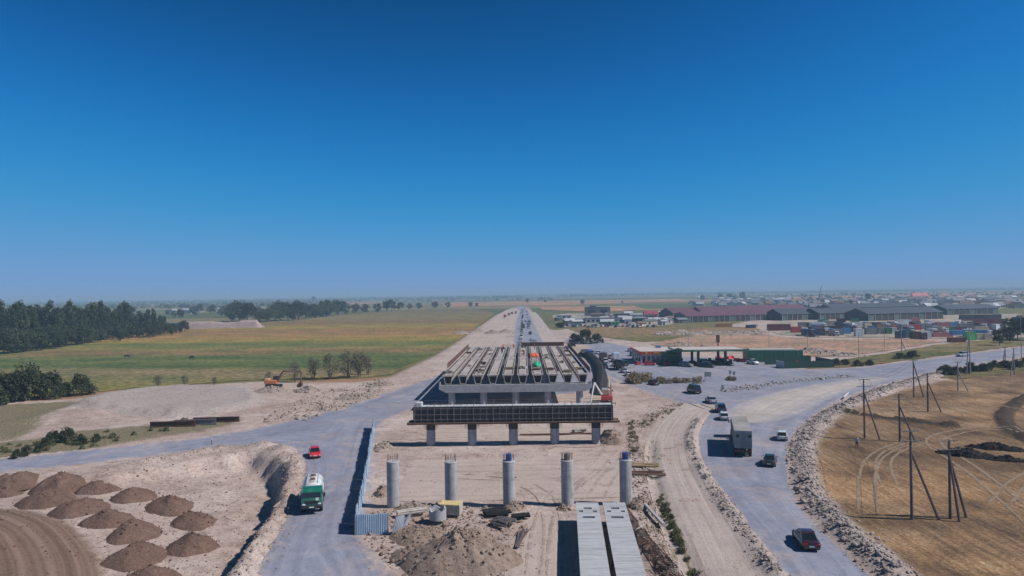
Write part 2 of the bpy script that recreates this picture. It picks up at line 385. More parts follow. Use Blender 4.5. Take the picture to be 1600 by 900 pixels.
def road_material(name, lo, mid, hi, dusty=0.5, soft=1.3, base=None):
    """packed grey gravel with dust tracked over it; the edge crumbles into the dirt"""
    m, n, l, b = _nodes(name)
    P, c, hgt, nz, nz3 = dirt_nodes(n, l)
    a1 = noise(n, l, P, 0.10, 6, 0.62, 0.8); a2 = noise(n, l, P, 9.0, 4, 0.7)
    r = ramp(n, [(0.3, lo), (0.5, mid), (0.72, hi)]); l.new(a1.outputs[0], r.inputs[0])
    r2 = ramp(n, [(0.34, (0.66, 0.66, 0.68)), (0.66, (1.25, 1.25, 1.25))]); l.new(a2.outputs[0], r2.inputs[0])
    rc = mixc(n, l, 0.7, r.outputs[0], r2.outputs[0], 'MULTIPLY')
    us = n.new('ShaderNodeAttribute'); us.attribute_name = 'd_edge'
    mps = n.new('ShaderNodeCombineXYZ'); l.new(us.outputs['Fac'], mps.inputs[0])
    sx = n.new('ShaderNodeSeparateXYZ'); l.new(P, sx.inputs[0]); l.new(math_n(n, l, 'MULTIPLY', sx.outputs[1], 0.02), mps.inputs[1]); l.new(math_n(n, l, 'MULTIPLY', sx.outputs[0], 0.02), mps.inputs[2])
    st = noise(n, l, mps.outputs[0], 1.1, 5, 0.7)           # lanes worn parallel to the kerbless edge
    r3 = ramp(n, [(0.36, (0.72, 0.73, 0.76)), (0.64, (1.2, 1.18, 1.16))]); l.new(st.outputs[0], r3.inputs[0])
    rc = mixc(n, l, 0.55, rc, r3.outputs[0], 'MULTIPLY')
    dn = noise(n, l, P, 0.13, 8, 0.68, 1.2)
    rc = mixc(n, l, maprange(n, l, dn.outputs[0], 0.46, 0.68, 0, dusty), rc, c)
    pn = noise(n, l, P, 0.75, 7, 0.75, 0.4); rp = ramp(n, [(0.36, (0.78, 0.79, 0.81)), (0.5, (1, 1, 1)), (0.66, (1.16, 1.15, 1.14))]); l.new(pn.outputs[0], rp.inputs[0])
    rc = mixc(n, l, 0.65, rc, rp.outputs[0], 'MULTIPLY')
    f = zone(n, l, 'd_edge', nz, 5.2 * soft, soft)
    l.new(mixc(n, l, f, base or c, rc), b.inputs['Base Color'])
    b.inputs['Roughness'].default_value = 0.9; b.inputs['Specular IOR Level'].default_value = 0.2
    bump(n, l, b, hgt, 0.3, 0.05)
    return m

# ------------------------------------------------------------------ ground sheet: dense by the site, coarse to the horizon
def axis(a, b, step, lo, hi, grow=1.16):
    c = list(np.arange(a, b + 1e-6, step)); s = step; x = a
    left = []
    while x > lo:
        s *= grow; x -= s; left.append(max(x, lo))
    s = step; x = b; right = []
    while x < hi:
        s *= grow; x += s; right.append(min(x, hi))
    return np.array(left[::-1] + c + right)
gx = axis(-110, 120, 0.75, -19000, 19000); gy = axis(36, 215, 0.75, -400, 19000)
GX, GY = np.meshgrid(gx, gy)
X, Y = GX.ravel(), GY.ravel()
nearm = (np.abs(X) < 700) & (Y < 900)
Z = np.zeros_like(X); Z[nearm] = H(X[nearm], Y[nearm])
rsd = np.full(X.shape, 99.0)
rsd[nearm] = np.minimum(sdf(ROAD_L, X[nearm], Y[nearm]), sdf(ROAD_R, X[nearm], Y[nearm]))
Z -= 0.08 * sstep(0.0, -1.0, rsd)
nx, ny = len(gx), len(gy)
idx = np.arange(nx * ny).reshape(ny, nx)
F = np.stack([idx[:-1, :-1], idx[:-1, 1:], idx[1:, 1:], idx[1:, :-1]], -1).reshape(-1, 4)
gme = np_mesh('ground', np.stack([X, Y, Z], 1), F, ground_material(), True)
def zattr(me, name, X, Y, fn):
    v = np.full(X.shape, 50.0); mk = (np.abs(X) < 2500) & (Y < 2600); v[mk] = fn(X[mk], Y[mk]); attr(me, name, np.clip(v, -50, 50))
zattr(gme, 'z_site', X, Y, lambda x, y: sdf(SITE, x, y))
zattr(gme, 'z_stub', X, Y, lambda x, y: sdf(STUB, x, y))
zattr(gme, 'z_brown', X, Y, lambda x, y: sdf(BROWN, x, y))
zattr(gme, 'z_dark', X, Y, lambda x, y: np.minimum(pdist(TRENCH, x, y) - 1.3, pdist(DARKBANK, x, y) - 1.6))
zattr(gme, 'z_weed', X, Y, lambda x, y: np.minimum(np.minimum(np.minimum(sdf(VERGE, x, y), sdf(WEEDS_L, x, y)), sdf(SCRUB, x, y)), pdist(DITCH, x, y) - 1.0))
zattr(gme, 'z_gravel', X, Y, lambda x, y: np.minimum(np.minimum(sdf(GRAVELHEAP, x, y), pdist(ROCKS, x, y) - 1.7), pdist(BERM_R, x, y) - 0.9))
ground = struct(link('ground', gme)); tag(ground, 'pale dusty earth of the building site and the farmland around it')

def sheet(name, poly, material, step, extra=0.6, z=0.0, follow=False, label=None):
    """a laid surface: a grid over the outline, its signed edge distance kept for the crumbling edge"""
    P = np.array(poly); x0, y0 = P.min(0) - extra - step; x1, y1 = P.max(0) + extra + step
    ax = np.arange(x0, x1 + step, step); ay = np.arange(y0, y1 + step, step)
    AX, AY = np.meshgrid(ax, ay); D = sdf(poly, AX.ravel(), AY.ravel())
    n_x, n_y = len(ax), len(ay); ID = np.arange(n_x * n_y).reshape(n_y, n_x)
    Q = np.stack([ID[:-1, :-1], ID[:-1, 1:], ID[1:, 1:], ID[1:, :-1]], -1).reshape(-1, 4)
    Q = Q[(D[Q] < extra).any(1)]
    used = np.unique(Q); re = np.full(n_x * n_y, -1); re[used] = np.arange(len(used))
    xs, ys, d = AX.ravel()[used], AY.ravel()[used], D[used]
    zs = np.full(len(xs), z)
    if follow: zs = zs + H(xs, ys)
    me = np_mesh(name, np.stack([xs, ys, zs], 1), re[Q], material, True); attr(me, 'd_edge', d)
    o = struct(link(name, me))
    if label: tag(o, label)
    return o
M_ROAD = road_material('packed_gravel', (0.20, 0.212, 0.268), (0.25, 0.264, 0.332), (0.315, 0.324, 0.388), 0.45)
M_CREAM = road_material('pale_dust', (0.38, 0.34, 0.315), (0.45, 0.405, 0.375), (0.52, 0.47, 0.44), 0.3, 2.6, (0.27, 0.275, 0.335))
sheet('road', ROAD_L, M_ROAD, 1.0, z=0.006, label='grey gravel road running past the fence and away under the bridge')
sheet('road', ROAD_R, M_ROAD, 1.25, z=0.014, label='broad grey gravel road bending past the filling station')
sheet('traffic_island', ISLAND, M_CREAM, 1.0, z=0.022, label='pale dusty island between the gravel lanes')

# dirt lane between the site and the right road, ribbed by tyres
def ribbon(name, path, width, material, z=0.02, follow=True, cross=9, label=None, wfun=None):
    p = smooth_path(path, 3); p = [Vector((*q, 0)) for q in p]
    V, U, D = [], [], []
    L = 0
    for i, q in enumerate(p):
        t = (p[min(i + 1, len(p) - 1)] - p[max(i - 1, 0)]).normalized(); nrm = Vector((t.y, -t.x, 0))
        if i: L += (q - p[i - 1]).length
        w = width * (wfun(i / (len(p) - 1)) if wfun else 1)
        for k in range(cross):
            u = k / (cross - 1) - 0.5; s = q + nrm * (u * w)
            V.append((s.x, s.y, 0)); U.append(u * w); D.append(-(0.5 - abs(u)) * w)
    V = np.array(V); V[:, 2] = z + (H(V[:, 0], V[:, 1]) if follow else 0)
    ID = np.arange(len(V)).reshape(-1, cross); Q = np.stack([ID[:-1, :-1], ID[:-1, 1:], ID[1:, 1:], ID[1:, :-1]], -1).reshape(-1, 4)
    me = np_mesh(name, V, Q, material, True); attr(me, 'd_edge', D); attr(me, 'across', U)
    o = struct(link(name, me))
    if label: tag(o, label)
    return o
def track_material(name, tone, freq=1.4, contrast=0.35):
    m, n, l, b = _nodes(name)
    P, c, hgt, nz, nz3 = dirt_nodes(n, l)
    a = n.new('ShaderNodeAttribute'); a.attribute_name = 'across'
    cx = n.new('ShaderNodeCombineXYZ'); l.new(a.outputs['Fac'], cx.inputs[0])
    sep = n.new('ShaderNodeSeparateXYZ'); l.new(P, sep.inputs[0]); l.new(math_n(n, l, 'MULTIPLY', sep.outputs[1], 0.012), cx.inputs[1])
    st = noise(n, l, cx.outputs[0], freq, 5, 0.65)
    r = ramp(n, [(0.3, tuple(q * (1 - contrast) for q in tone)), (0.5, tone), (0.7, tuple(min(1, q * (1 + contrast * .5)) for q in tone))]); l.new(st.outputs[0], r.inputs[0])
    cc = mixc(n, l, 0.35, r.outputs[0], c)
    f = zone(n, l, 'd_edge', nz, 2.5, 0.9)
    l.new(mixc(n, l, f, c, cc), b.inputs['Base Color']); b.inputs['Roughness'].default_value = 0.95; b.inputs['Specular IOR Level'].default_value = 0.15
    bump(n, l, b, math_n(n, l, 'ADD', hgt, math_n(n, l, 'MULTIPLY', st.outputs[0], 1.6)), 0.6, 0.12)
    return m
M_TRACK = track_material('tyre_ribbed_dirt', (0.44, 0.385, 0.355))
M_TRACK2 = mat('stubble_wheel_track', (0.255, 0.185, 0.125), .95, .4, 1.6, bumpv=.4, dirt=(0.20, 0.14, 0.09), dirt_amt=.95)
M_SITE = track_material('graded_site_dirt', (0.46, 0.385, 0.335), 0.9, 0.3)
ribbon('dirt_track', GP([(1150, 935), (1110, 850), (1072, 775), (1048, 712), (1052, 672), (1075, 645), (1098, 632)]), 8.5, M_TRACK, 0.03, cross=13, label='pale dirt track ribbed by tyres beside the gravel road')
ribbon('dirt_track', GP([(850, 960), (850, 860), (848, 810)]), 7.0, M_SITE, 0.03, cross=9, label='pale haul track beside the stored beams')
def wheel_ruts(pts, gauge, material, w=.42, z=.03, label=None):
    p = [Vector((*q, 0)) for q in smooth_path(GP(pts), 2)]
    for s in (-1, 1):
        out = []
        for i, q in enumerate(p):
            t = (p[min(i + 1, len(p) - 1)] - p[max(i - 1, 0)]).normalized(); out.append((q.x + t.y * s * gauge / 2, q.y - t.x * s * gauge / 2))
        ribbon('wheel_rut', out, w, material, z, cross=5, label=label, wfun=lambda t: (.25 + .75 * min(1, 5 * t, 5 * (1 - t))) * random.uniform(.7, 1.2))
FL = 'pale wheel rut worn across the stubble field'
wheel_ruts([(1356, 800), (1353, 745), (1364, 716), (1394, 698), (1440, 688)], 1.9, M_TRACK2, label=FL)
wheel_ruts([(1390, 760), (1376, 725), (1392, 705), (1440, 690)], 1.9, M_TRACK2, label=FL)
wheel_ruts([(1620, 820), (1560, 765), (1500, 720), (1450, 692), (1480, 676), (1560, 666), (1640, 690)], 2.1, M_TRACK2, .5, label=FL)
wheel_ruts([(1560, 790), (1590, 752), (1640, 730)], 1.9, M_TRACK2, label=FL)
wheel_ruts([(1300, 655), (1380, 640), (1480, 632), (1600, 640)], 1.9, M_TRACK2, .5, label=FL)
SL = 'tyre mark curling over the site dirt'
M_RUT = track_material('dark_tyre_mark', (0.31, 0.245, 0.21), 2.0, 0.25)
wheel_ruts([(905, 775), (925, 745), (960, 722), (985, 690), (1000, 660)], 1.9, M_RUT, .45, .045, SL)
wheel_ruts([(880, 770), (930, 735), (955, 700), (975, 650)], 1.9, M_RUT, .4, .045, SL)
wheel_ruts([(930, 780), (945, 750), (958, 735), (990, 705), (1010, 650), (1060, 610)], 1.9, M_RUT, .45, .045, SL)
wheel_ruts([(838, 900), (842, 850), (850, 810), (870, 770), (905, 742)], 1.9, M_RUT, .4, .05, SL)
wheel_ruts([(860, 900), (866, 850), (862, 800), (850, 770), (800, 750), (720, 745)], 1.9, M_RUT, .35, .05, SL)
wheel_ruts([(640, 690), (720, 684), (820, 690), (900, 700), (960, 690)], 1.9, M_RUT, .4, .05, SL)
wheel_ruts([(960, 640), (1000, 625), (1060, 622), (1110, 640)], 1.9, M_RUT, .4, .03, SL)
# scraped pads inside the site: rows of blade marks run across
ribbon('graded_pad', [(-16.5, 93), (17, 94)], 21, M_SITE, 0.03, cross=41, label='scraped dirt pad with blade marks between the column rows')
ribbon('graded_pad', [(-17, 122), (17, 122)], 13, M_SITE, 0.035, cross=25, label='scraped dirt pad under the formwork beam')

# main road beyond the bridge and the new carriageway beside it
M_FARROAD = road_material('far_road', (0.20, 0.215, 0.27), (0.26, 0.275, 0.34), (0.33, 0.34, 0.40), 0.4)
ribbon('road', [(4, 228), (3, 300), (1, 420), (0, 700), (-1, 1050), (-6, 1350)], 15, M_FARROAD, 0.03, False, 7, 'straight grey highway running to the horizon')
ribbon('embankment', [(-20, 224), (-22, 330), (-20, 480), (-18, 760), (-16, 1050)], 22, M_SITE, 0.05, False, 9, 'bare dirt carriageway under construction beside the highway')
ribbon('embankment', [(14, 240), (13, 420), (12, 900)], 9, M_TRACK, 0.025, False, 5, 'dusty shoulder along the highway')

# ------------------------------------------------------------------ fields
def field_material(name, stops, y0, y1, wav, grain):
    m, n, l, b = _nodes(name)
    g = n.new('ShaderNodeNewGeometry'); P = g.outputs['Position']; sep = n.new('ShaderNodeSeparateXYZ'); l.new(P, sep.inputs[0])
    mp = n.new('ShaderNodeMapping'); mp.inputs['Scale'].default_value = (0.006, 0.02, 1); l.new(P, mp.inputs[0])
    w = noise(n, l, mp.outputs[0], 1.0, 4, 0.55)
    y = math_n(n, l, 'ADD', sep.outputs[1], math_n(n, l, 'MULTIPLY', math_n(n, l, 'SUBTRACT', w.outputs[0], 0.5), wav))
    y = math_n(n, l, 'ADD', y, math_n(n, l, 'MULTIPLY', sep.outputs[0], 0.06))
    t = math_n(n, l, 'DIVIDE', math_n(n, l, 'SUBTRACT', math_n(n, l, 'DIVIDE', 1.0, y0), math_n(n, l, 'DIVIDE', 1.0, y)), 1.0 / y0 - 1.0 / y1)
    r = ramp(n, stops); l.new(t, r.inputs[0])
    n2 = noise(n, l, P, grain, 6, 0.7); r2 = ramp(n, [(0.36, (0.38, 0.42, 0.38)), (0.5, (1, 1, 1)), (0.64, (1.6, 1.5, 1.35))]); l.new(n2.outputs[0], r2.inputs[0])
    c = mixc(n, l, 0.9, r.outputs[0], r2.outputs[0], 'MULTIPLY')
    n3 = noise(n, l, P, grain * 0.12, 5, 0.6); r3 = ramp(n, [(0.38, (0.62, 0.78, 0.66)), (0.62, (1.35, 1.15, 1.0))]); l.new(n3.outputs[0], r3.inputs[0])
    c = mixc(n, l, 0.7, c, r3.outputs[0], 'MULTIPLY')
    l.new(c, b.inputs['Base Color']); b.inputs['Roughness'].default_value = 1.0; b.inputs['Specular IOR Level'].default_value = 0.1
    bump(n, l, b, n2.outputs[0], 0.9, 0.4)
    return m
YG = (0.215, 0.19, 0.075); GR = (0.125, 0.152, 0.062); DG = (0.09, 0.12, 0.05); BR = (0.21, 0.15, 0.085); TAN = (0.29, 0.185, 0.085); YEL = (0.27, 0.21, 0.065); FAR = (0.20, 0.17, 0.09)
M_FIELD = field_material('field_bands', [(0.0, (0.25, 0.20, 0.085)), (0.13, YG), (0.2, (0.17, 0.165, 0.08)), (0.27, (0.22, 0.175, 0.11)), (0.33, (0.165, 0.16, 0.08)), (0.37, DG), (0.44, GR), (0.455, DG), (0.49, GR), (0.525, BR), (0.56, (0.2, 0.15, 0.08)), (0.575, YG), (0.63, GR), (0.66, YEL), (0.72, TAN), (0.78, (0.25, 0.16, 0.08)), (0.82, YEL), (0.86, (0.2, 0.14, 0.075)), (0.92, FAR), (1.0, (0.16, 0.13, 0.07))][:32], 165, 1100, 60, 0.45)
FIELD = closed([(-350, 645), (0, 628), (100, 618), (230, 606), (400, 594), (460, 592), (590, 592), (640, 571), (690, 548), (742, 514), (778, 486), (700, 481), (600, 487), (500, 494), (400, 502), (300, 511), (250, 518), (180, 527), (100, 543), (0, 560), (-350, 585)], 1)
def flat_poly(name, poly, material, z, label=None):
    from mathutils.geometry import tessellate_polygon
    tris = tessellate_polygon([[Vector((x, y, 0)) for x, y in poly]])
    me = bpy.data.meshes.new(name); me.from_pydata([(x, y, z) for x, y in poly], [], tris); me.materials.append(material)
    bm = bmesh.new(); bm.from_mesh(me)
    for f in bm.faces:
        if f.normal.z < 0: f.normal_flip()
    bm.to_mesh(me); bm.free()
    o = struct(link(name, me))
    if label: tag(o, label)
    return o
def ragged(poly, step, amp, seed):
    out = []; n = len(poly)
    for i in range(n):
        a, b = Vector(poly[i]), Vector(poly[(i + 1) % n]); k = max(1, int((b - a).length / step)); k = min(k, 60)
        for j in range(k):
            p = a.lerp(b, j / k); w = amp * float(fbm(p.x, p.y, step * 4, seed, 3)); d = (b - a).normalized()
            out.append((p.x - d.y * w, p.y + d.x * w))
    return out
flat_poly('field', ragged(FIELD, 3, 3, 5), M_FIELD, 0.16, 'banded green and straw coloured field left of the highway')
M_LOT = field_material('bare_lot', [(0.0, (0.33, 0.22, 0.175)), (0.35, (0.38, 0.26, 0.21)), (0.6, (0.34, 0.225, 0.18)), (1.0, (0.39, 0.28, 0.23))], 240, 420, 20, 0.5)
LOT = closed([(1010, 541), (1035, 533), (1100, 522), (1190, 524), (1300, 532), (1395, 529), (1480, 533), (1430, 541), (1360, 552), (1310, 557), (1250, 556), (1180, 548), (1100, 543)], 1)
flat_poly('bare_lot', ragged(LOT, 3, 2.5, 8), M_LOT, 0.16, 'reddish bare lot behind the filling station')
M_WEEDS = field_material('weeds', [(0.0, (0.16, 0.135, 0.075)), (0.25, (0.12, 0.12, 0.055)), (0.4, (0.2, 0.16, 0.095)), (0.55, (0.12, 0.13, 0.05)), (0.7, (0.24, 0.17, 0.11)), (1, (0.13, 0.13, 0.055))], 220, 700, 90, 0.35)
flat_poly('weed_ground', ragged(closed([(842, 494), (870, 505), (905, 522), (960, 530), (1020, 536), (1090, 527), (1180, 521), (1190, 512), (1100, 510), (1000, 512), (930, 512), (880, 505), (850, 488), (835, 484)], 1), 3, 3, 9), M_WEEDS, 0.12, 'weedy rough ground between the highway and the yards')
flat_poly('weed_ground', ragged(closed([(1240, 577), (1330, 574), (1420, 563), (1500, 553), (1600, 540), (1700, 530), (1700, 518), (1600, 527), (1480, 536), (1420, 546), (1350, 558), (1290, 566)], 1), 2, 1.5, 10), M_WEEDS, 0.10, 'weedy bank above the gravel road')
flat_poly('weed_ground', ragged(closed([(1445, 585), (1540, 570), (1600, 560), (1700, 546), (1700, 566), (1600, 582), (1540, 588), (1480, 594)], 1), 2, 1.5, 12), M_WEEDS, 0.10, 'dark weedy strip between the gravel road and the stubble')
M_YARD = field_material('yard_dust', [(0.0, (0.36, 0.31, 0.28)), (0.5, (0.32, 0.28, 0.26)), (1.0, (0.36, 0.32, 0.3))], 250, 700, 20, 0.4)
flat_poly('yard', closed([(1195, 521), (1290, 529), (1400, 527), (1480, 531), (1600, 524), (1700, 512), (1700, 488), (1500, 492), (1300, 496), (1200, 502)], 1), M_YARD, 0.14, 'dusty lorry yard packed with containers')
flat_poly('yard', closed([(860, 503), (900, 512), (1000, 512), (1060, 506), (1060, 497), (960, 490), (865, 490)], 1), M_YARD, 0.10, 'dusty yard around the grey sheds')
M_ORANGE = field_material('ripe_field', [(0.0, (0.36, 0.21, 0.13)), (1.0, (0.38, 0.23, 0.15))], 1000, 4000, 30, 0.05)
for pl, lab in (([(700, 473), (1060, 467), (1080, 470.5), (870, 477.5), (690, 480)], 'broad ripe orange field across the highway'), ([(845, 484), (845, 480), (990, 478), (1010, 484), (930, 488)], 'tan stubble field behind the sheds'), ([(1180, 465), (1640, 455), (1640, 458), (1180, 468.5)], 'thin ripe field band beyond the village'), ([(380, 478), (520, 474), (640, 471.5), (520, 478)], 'thin ripe field band behind the left trees')):
    flat_poly('field', GP(pl), M_ORANGE, 0.4, lab)
# ------------------------------------------------------------------ concrete and site materials
M_CONC = mat('grey_concrete', (0.36, 0.37, 0.39), 0.85, 0.16, 1.3, bumpv=0.25, dirt=(0.27, 0.25, 0.24), dirt_amt=0.5)
M_CONC_L = mat('pale_concrete', (0.50, 0.51, 0.53), 0.85, 0.14, 0.9, bumpv=0.2, dirt=(0.38, 0.37, 0.36), dirt_amt=0.5)
M_DECKC = mat('dusty_concrete', (0.43, 0.39, 0.365), 0.9, 0.3, 1.8, bumpv=0.2, dirt=(0.25, 0.195, 0.165), dirt_amt=0.85)
M_FORM = mat('oiled_formwork', (0.028, 0.030, 0.036), 0.6, 0.4, 1.2, dirt=(0.09, 0.075, 0.065), dirt_amt=0.5)
M_STEEL = mat('dull_steel', (0.21, 0.19, 0.185), 0.55, 0.3, 3.0, metal=0.4)
M_RUST = mat('rusty_steel', (0.13, 0.062, 0.042), 0.8, 0.35, 4.0, dirt=(0.07, 0.035, 0.025), dirt_amt=0.7)
M_REBAR = mat('rebar', (0.16, 0.12, 0.12), 0.65, 0.3, 6.0, metal=0.3)
M_DARK = mat('dark_rubber', (0.012, 0.012, 0.013), 0.75, 0.3, 5.0)
M_HOLE = mat('dark_inside', (0.06, 0.05, 0.05), 0.9, 0.3, 3.0)  # dark tone put in for the shade inside hollows and openings
M_WOOD = mat('sawn_timber', (0.36, 0.26, 0.15), 0.8, 0.3, 6.0)
M_WOOD_D = mat('old_timber', (0.14, 0.085, 0.06), 0.85, 0.35, 6.0)
M_BLUEP = mat('blue_plastic', (0.02, 0.06, 0.25), 0.4, 0.2, 4.0)
M_ORNG = mat('orange_tarp', (0.75, 0.13, 0.05), 0.7, 0.15, 1.5)
M_GRNT = mat('green_tarp', (0.03, 0.42, 0.22), 0.65, 0.15, 1.5)
M_BLACKT = mat('matt_black', (0.012, 0.013, 0.016), 0.9, 0.4, 1.5)
def cast_concrete(name, axis, spacing, col, streak, even=.72):
    """shuttered concrete: faint board lines, run-down stains, patches"""
    m, n, l, b = _nodes(name); tc = n.new('ShaderNodeTexCoord'); sp_ = n.new('ShaderNodeSeparateXYZ'); l.new(tc.outputs['Object'], sp_.inputs[0]); P = tc.outputs['Object']
    g = n.new('ShaderNodeNewGeometry')
    n1 = noise(n, l, g.outputs['Position'], 1.1, 7, .7); r1 = ramp(n, [(.32, tuple(c * even for c in col)), (.5, col), (.68, tuple(c * (2 - even) ** .6 for c in col))]); l.new(n1.outputs[0], r1.inputs[0])
    mp = n.new('ShaderNodeMapping'); mp.inputs['Scale'].default_value = streak; l.new(g.outputs['Position'], mp.inputs[0]); n2 = noise(n, l, mp.outputs[0], 1, 5, .7); r2 = ramp(n, [(.36, (.66, .64, .62)), (.55, (1, 1, 1)), (.7, (1.12, 1.12, 1.12))]); l.new(n2.outputs[0], r2.inputs[0])
    c = mixc(n, l, .8, r1.outputs[0], r2.outputs[0], 'MULTIPLY')
    fr = math_n(n, l, 'FRACT', math_n(n, l, 'DIVIDE', sp_.outputs[axis], spacing)); ln = math_n(n, l, 'LESS_THAN', fr, .07)
    wob = noise(n, l, g.outputs['Position'], .8, 3, .6); c = mixc(n, l, math_n(n, l, 'MULTIPLY', ln, maprange(n, l, wob.outputs[0], .35, .65, .1, .6)), c, tuple(q * .55 for q in col))
    l.new(c, b.inputs['Base Color']); b.inputs['Roughness'].default_value = .85; nb = noise(n, l, P, 9, 4, .7); bump(n, l, b, nb.outputs[0], .3, .04)
    return m
M_COLC = cast_concrete('cast_column', 2, 1.05, (0.37, 0.375, 0.39), (2.5, 2.5, .25))
M_BEAMC = cast_concrete('cast_beam', 1, .42, (0.42, 0.435, 0.46), (.25, 2.2, .9), .9)
BX = -2.06                              # bridge axis
ROWS = (80.5, 113.5, 146.5, 184.0, 222.0); COLX = [BX + (i - 2) * 6.85 for i in range(5)]
ROWNAME = ('row of free-standing columns', 'row under the black formwork', 'row under the near concrete cap')

def column_shaft(h, r=0.72, n=24):
    mb = MB(); k = 6
    rings = []
    for i in range(k + 1):
        z = -0.6 + (h + 0.6) * i / k
        rings.append([(math.cos(2 * math.pi * j / n) * r, math.sin(2 * math.pi * j / n) * r, z) for j in range(n)])
    mb.loft(rings); return mb
def rebar_ring(z0, L, r, n=18, tie=True):
    mb = MB()
    for j in range(n):
        a = 2 * math.pi * j / n; x, y = r * math.cos(a), r * math.sin(a)
        mb.cyl((x, y, z0), (x + random.uniform(-.04, .04), y + random.uniform(-.04, .04), z0 + L * random.uniform(.88, 1)), 0.022, n=4)
    return mb
# free-standing columns
pos_word = ['beside the blue fence', 'second from the blue fence', 'in the middle of its row', 'second from the dirt track', 'beside the timber pile']
for i, x in enumerate(COLX):
    topped = ('', '', ' with a blue drum among the rebar', ' with an old drum among the rebar', ' with a blue drum among the rebar')[i]
    t = thing('bridge_column', f'bare concrete column {pos_word[i]}{topped}', 'column', (x, ROWS[0], hz(x, ROWS[0])), 0, 'free-standing bridge columns')
    H1 = 5.3
    column_shaft(H1).build('shaft', M_COLC, t, True)
    lip = MB(); lip.cyl((0, 0, H1 - 0.02), (0, 0, H1 + 0.05), 0.76, 0.74, 24); lip.build('rim', M_CONC_L, t, True)
    rebar_ring(H1 + 0.05, 0.85, 0.62).build('rebar_starter', M_REBAR, t)['kind'] = 'stuff'
    if i >= 2:
        d = MB(); d.cyl((0, 0, H1 + .05), (0, 0, H1 + .82), .36, .36, 14); d.cyl((0, 0, H1 + .40), (0, 0, H1 + .46), .38, .38, 14)
        tag(d.build('drum', M_STEEL if i == 3 else M_BLUEP, None, True), f'{"rusty grey" if i == 3 else "blue"} drum on the column {pos_word[i]}', 'drum', None, 'thing').location = (x, ROWS[0], hz(x, ROWS[0]))
# pier under formwork
def pier(y, name, label, colh, group=None):
    t = thing(name, label, 'bridge pier', (BX, y, 0))
    for x in COLX:
        c = column_shaft(colh, 0.74).build('column', M_COLC, t, True); c.location = (x - BX, 0, 0)
    return t
p2 = pier(ROWS[1], 'bridge_pier', 'five columned pier with its cap still boxed in black formwork', 3.95)
Wf = 33.0; zb, zt = 3.95, 6.55
core = MB(); core.box((0, 0, (zb + zt) / 2 + .03), (Wf - 0.5, 1.7, zt - zb - .1)); core.build('cap', M_CONC_L, p2)
for s, nm in ((-1, 'formwork_panel'), (1, 'formwork_panel')):
    npan = 11; pw = Wf / npan
    for k in range(npan):
        mb = MB(); mb.box((-Wf / 2 + pw * (k + .5), s * 0.95, (zb + zt) / 2 - .02), (pw - 0.05, 0.12, zt - zb - 0.14))
        mb.build(nm, M_FORM, p2)
for s in (-1, 1):
    mb = MB(); mb.box((s * (Wf / 2 - .12), 0, (zb + zt) / 2 - .02), (0.12, 1.76, zt - zb - .2)); mb.build('end_panel', M_FORM, p2)
nr = 31
for s in (-1, 1):
    for k in range(nr):
        x = -Wf / 2 + 0.3 + (Wf - 0.6) * k / (nr - 1)
        mb = MB(); mb.box((x, s * 1.10, (zb + zt) / 2 + .05), (0.09, 0.14, zt - zb + (0.35 if k % 3 == 0 else 0.1)))
        if k % 3 == 0: mb.cyl((x, s * 1.3, zb + .1), (x, s * 1.3, zt + .75), 0.03, n=5)
        mb.build('rib', M_STEEL, p2)
for s in (-1, 1):
    for z in (zb + .45, zb + 1.3, zt - .35):
        mb = MB(); mb.box((0, s * 1.21, z), (Wf - .2, 0.07, 0.09)); mb.build('waler', M_STEEL, p2)
    mb = MB(); mb.box((0, s * 1.45, zt + .62), (Wf - 1, 0.035, 0.035)); mb.build('guard_rail', M_STEEL, p2)
mb = MB()
for s in (-1, 1): mb.box((0, s * 0.9, zb - .21), (35.0, 0.28, 0.38))
mb.box((0, 0, zb - .06), (34.6, 3.1, 0.07)); mb.build('support_beam', M_WOOD_D, p2)
for x in COLX:
    mb = MB(); mb.cyl((x - BX, 0, zb - 1.35), (x - BX, 0, zb - 0.42), 0.77, 0.77, 20); mb.build('clamp_collar', M_FORM, p2, True)
    rb = MB()
    for k in range(16):
        a = 2 * math.pi * k / 16; rb.cyl((x - BX + 1.15 * math.cos(a), 1.15 * math.sin(a), zb - 1.25), (x - BX + 1.15 * math.cos(a), 1.15 * math.sin(a), zb - 0.45), .02, n=4)
    rb.build('rebar_cage', M_REBAR, p2)['kind'] = 'stuff'
mb = MB(); mb.bevbox((-Wf / 2 + .9, 0, zt + .32), (1.1, 1.3, .6), .12); mb.build('concrete_block', M_CONC_L, p2, True)
# top rebar hoops
mb = MB()
for k in range(150):
    x = -Wf / 2 + .5 + (Wf - 1) * random.random(); y = random.uniform(-.75, .75)
    mb.cyl((x, y, zt - .05), (x + random.uniform(-.06, .06), y, zt + random.uniform(.15, .5)), 0.016, n=4)
mb.build('rebar_starter', M_REBAR, p2)['kind'] = 'stuff'
# finished piers
CAPW = 32.6
def capmesh(z0, z1):
    w = CAPW / 2
    return MB().prism([(-w, z1), (-w, z0 + .75), (-w + 1.5, z0), (w - 1.5, z0), (w, z0 + .75), (w, z1)], 'y', -1.05, 1.05)
for k, y in enumerate(ROWS[2:]):
    t = pier(y, 'bridge_pier', ('finished concrete pier with chamfered cap carrying the near ends of the beams', 'finished concrete pier half hidden under the middle of the deck', 'finished concrete pier at the far end of the deck')[k], 4.0)
    capmesh(4.0, 5.62).build('cap', M_CONC, t)
    for s in (-1, 1):
        mb = MB(); mb.box((s * (CAPW / 2 - .16), 0, 5.62 + .3), (.3, 1.9, .62)); mb.build('side_stop', M_CONC, t)
    for b in range(10):
        mb = MB(); mb.box(((b - 4.5) * 3.2, 0, 5.68), (1.0, 1.0, .12)); mb.build('bearing_pad', M_STEEL, t)
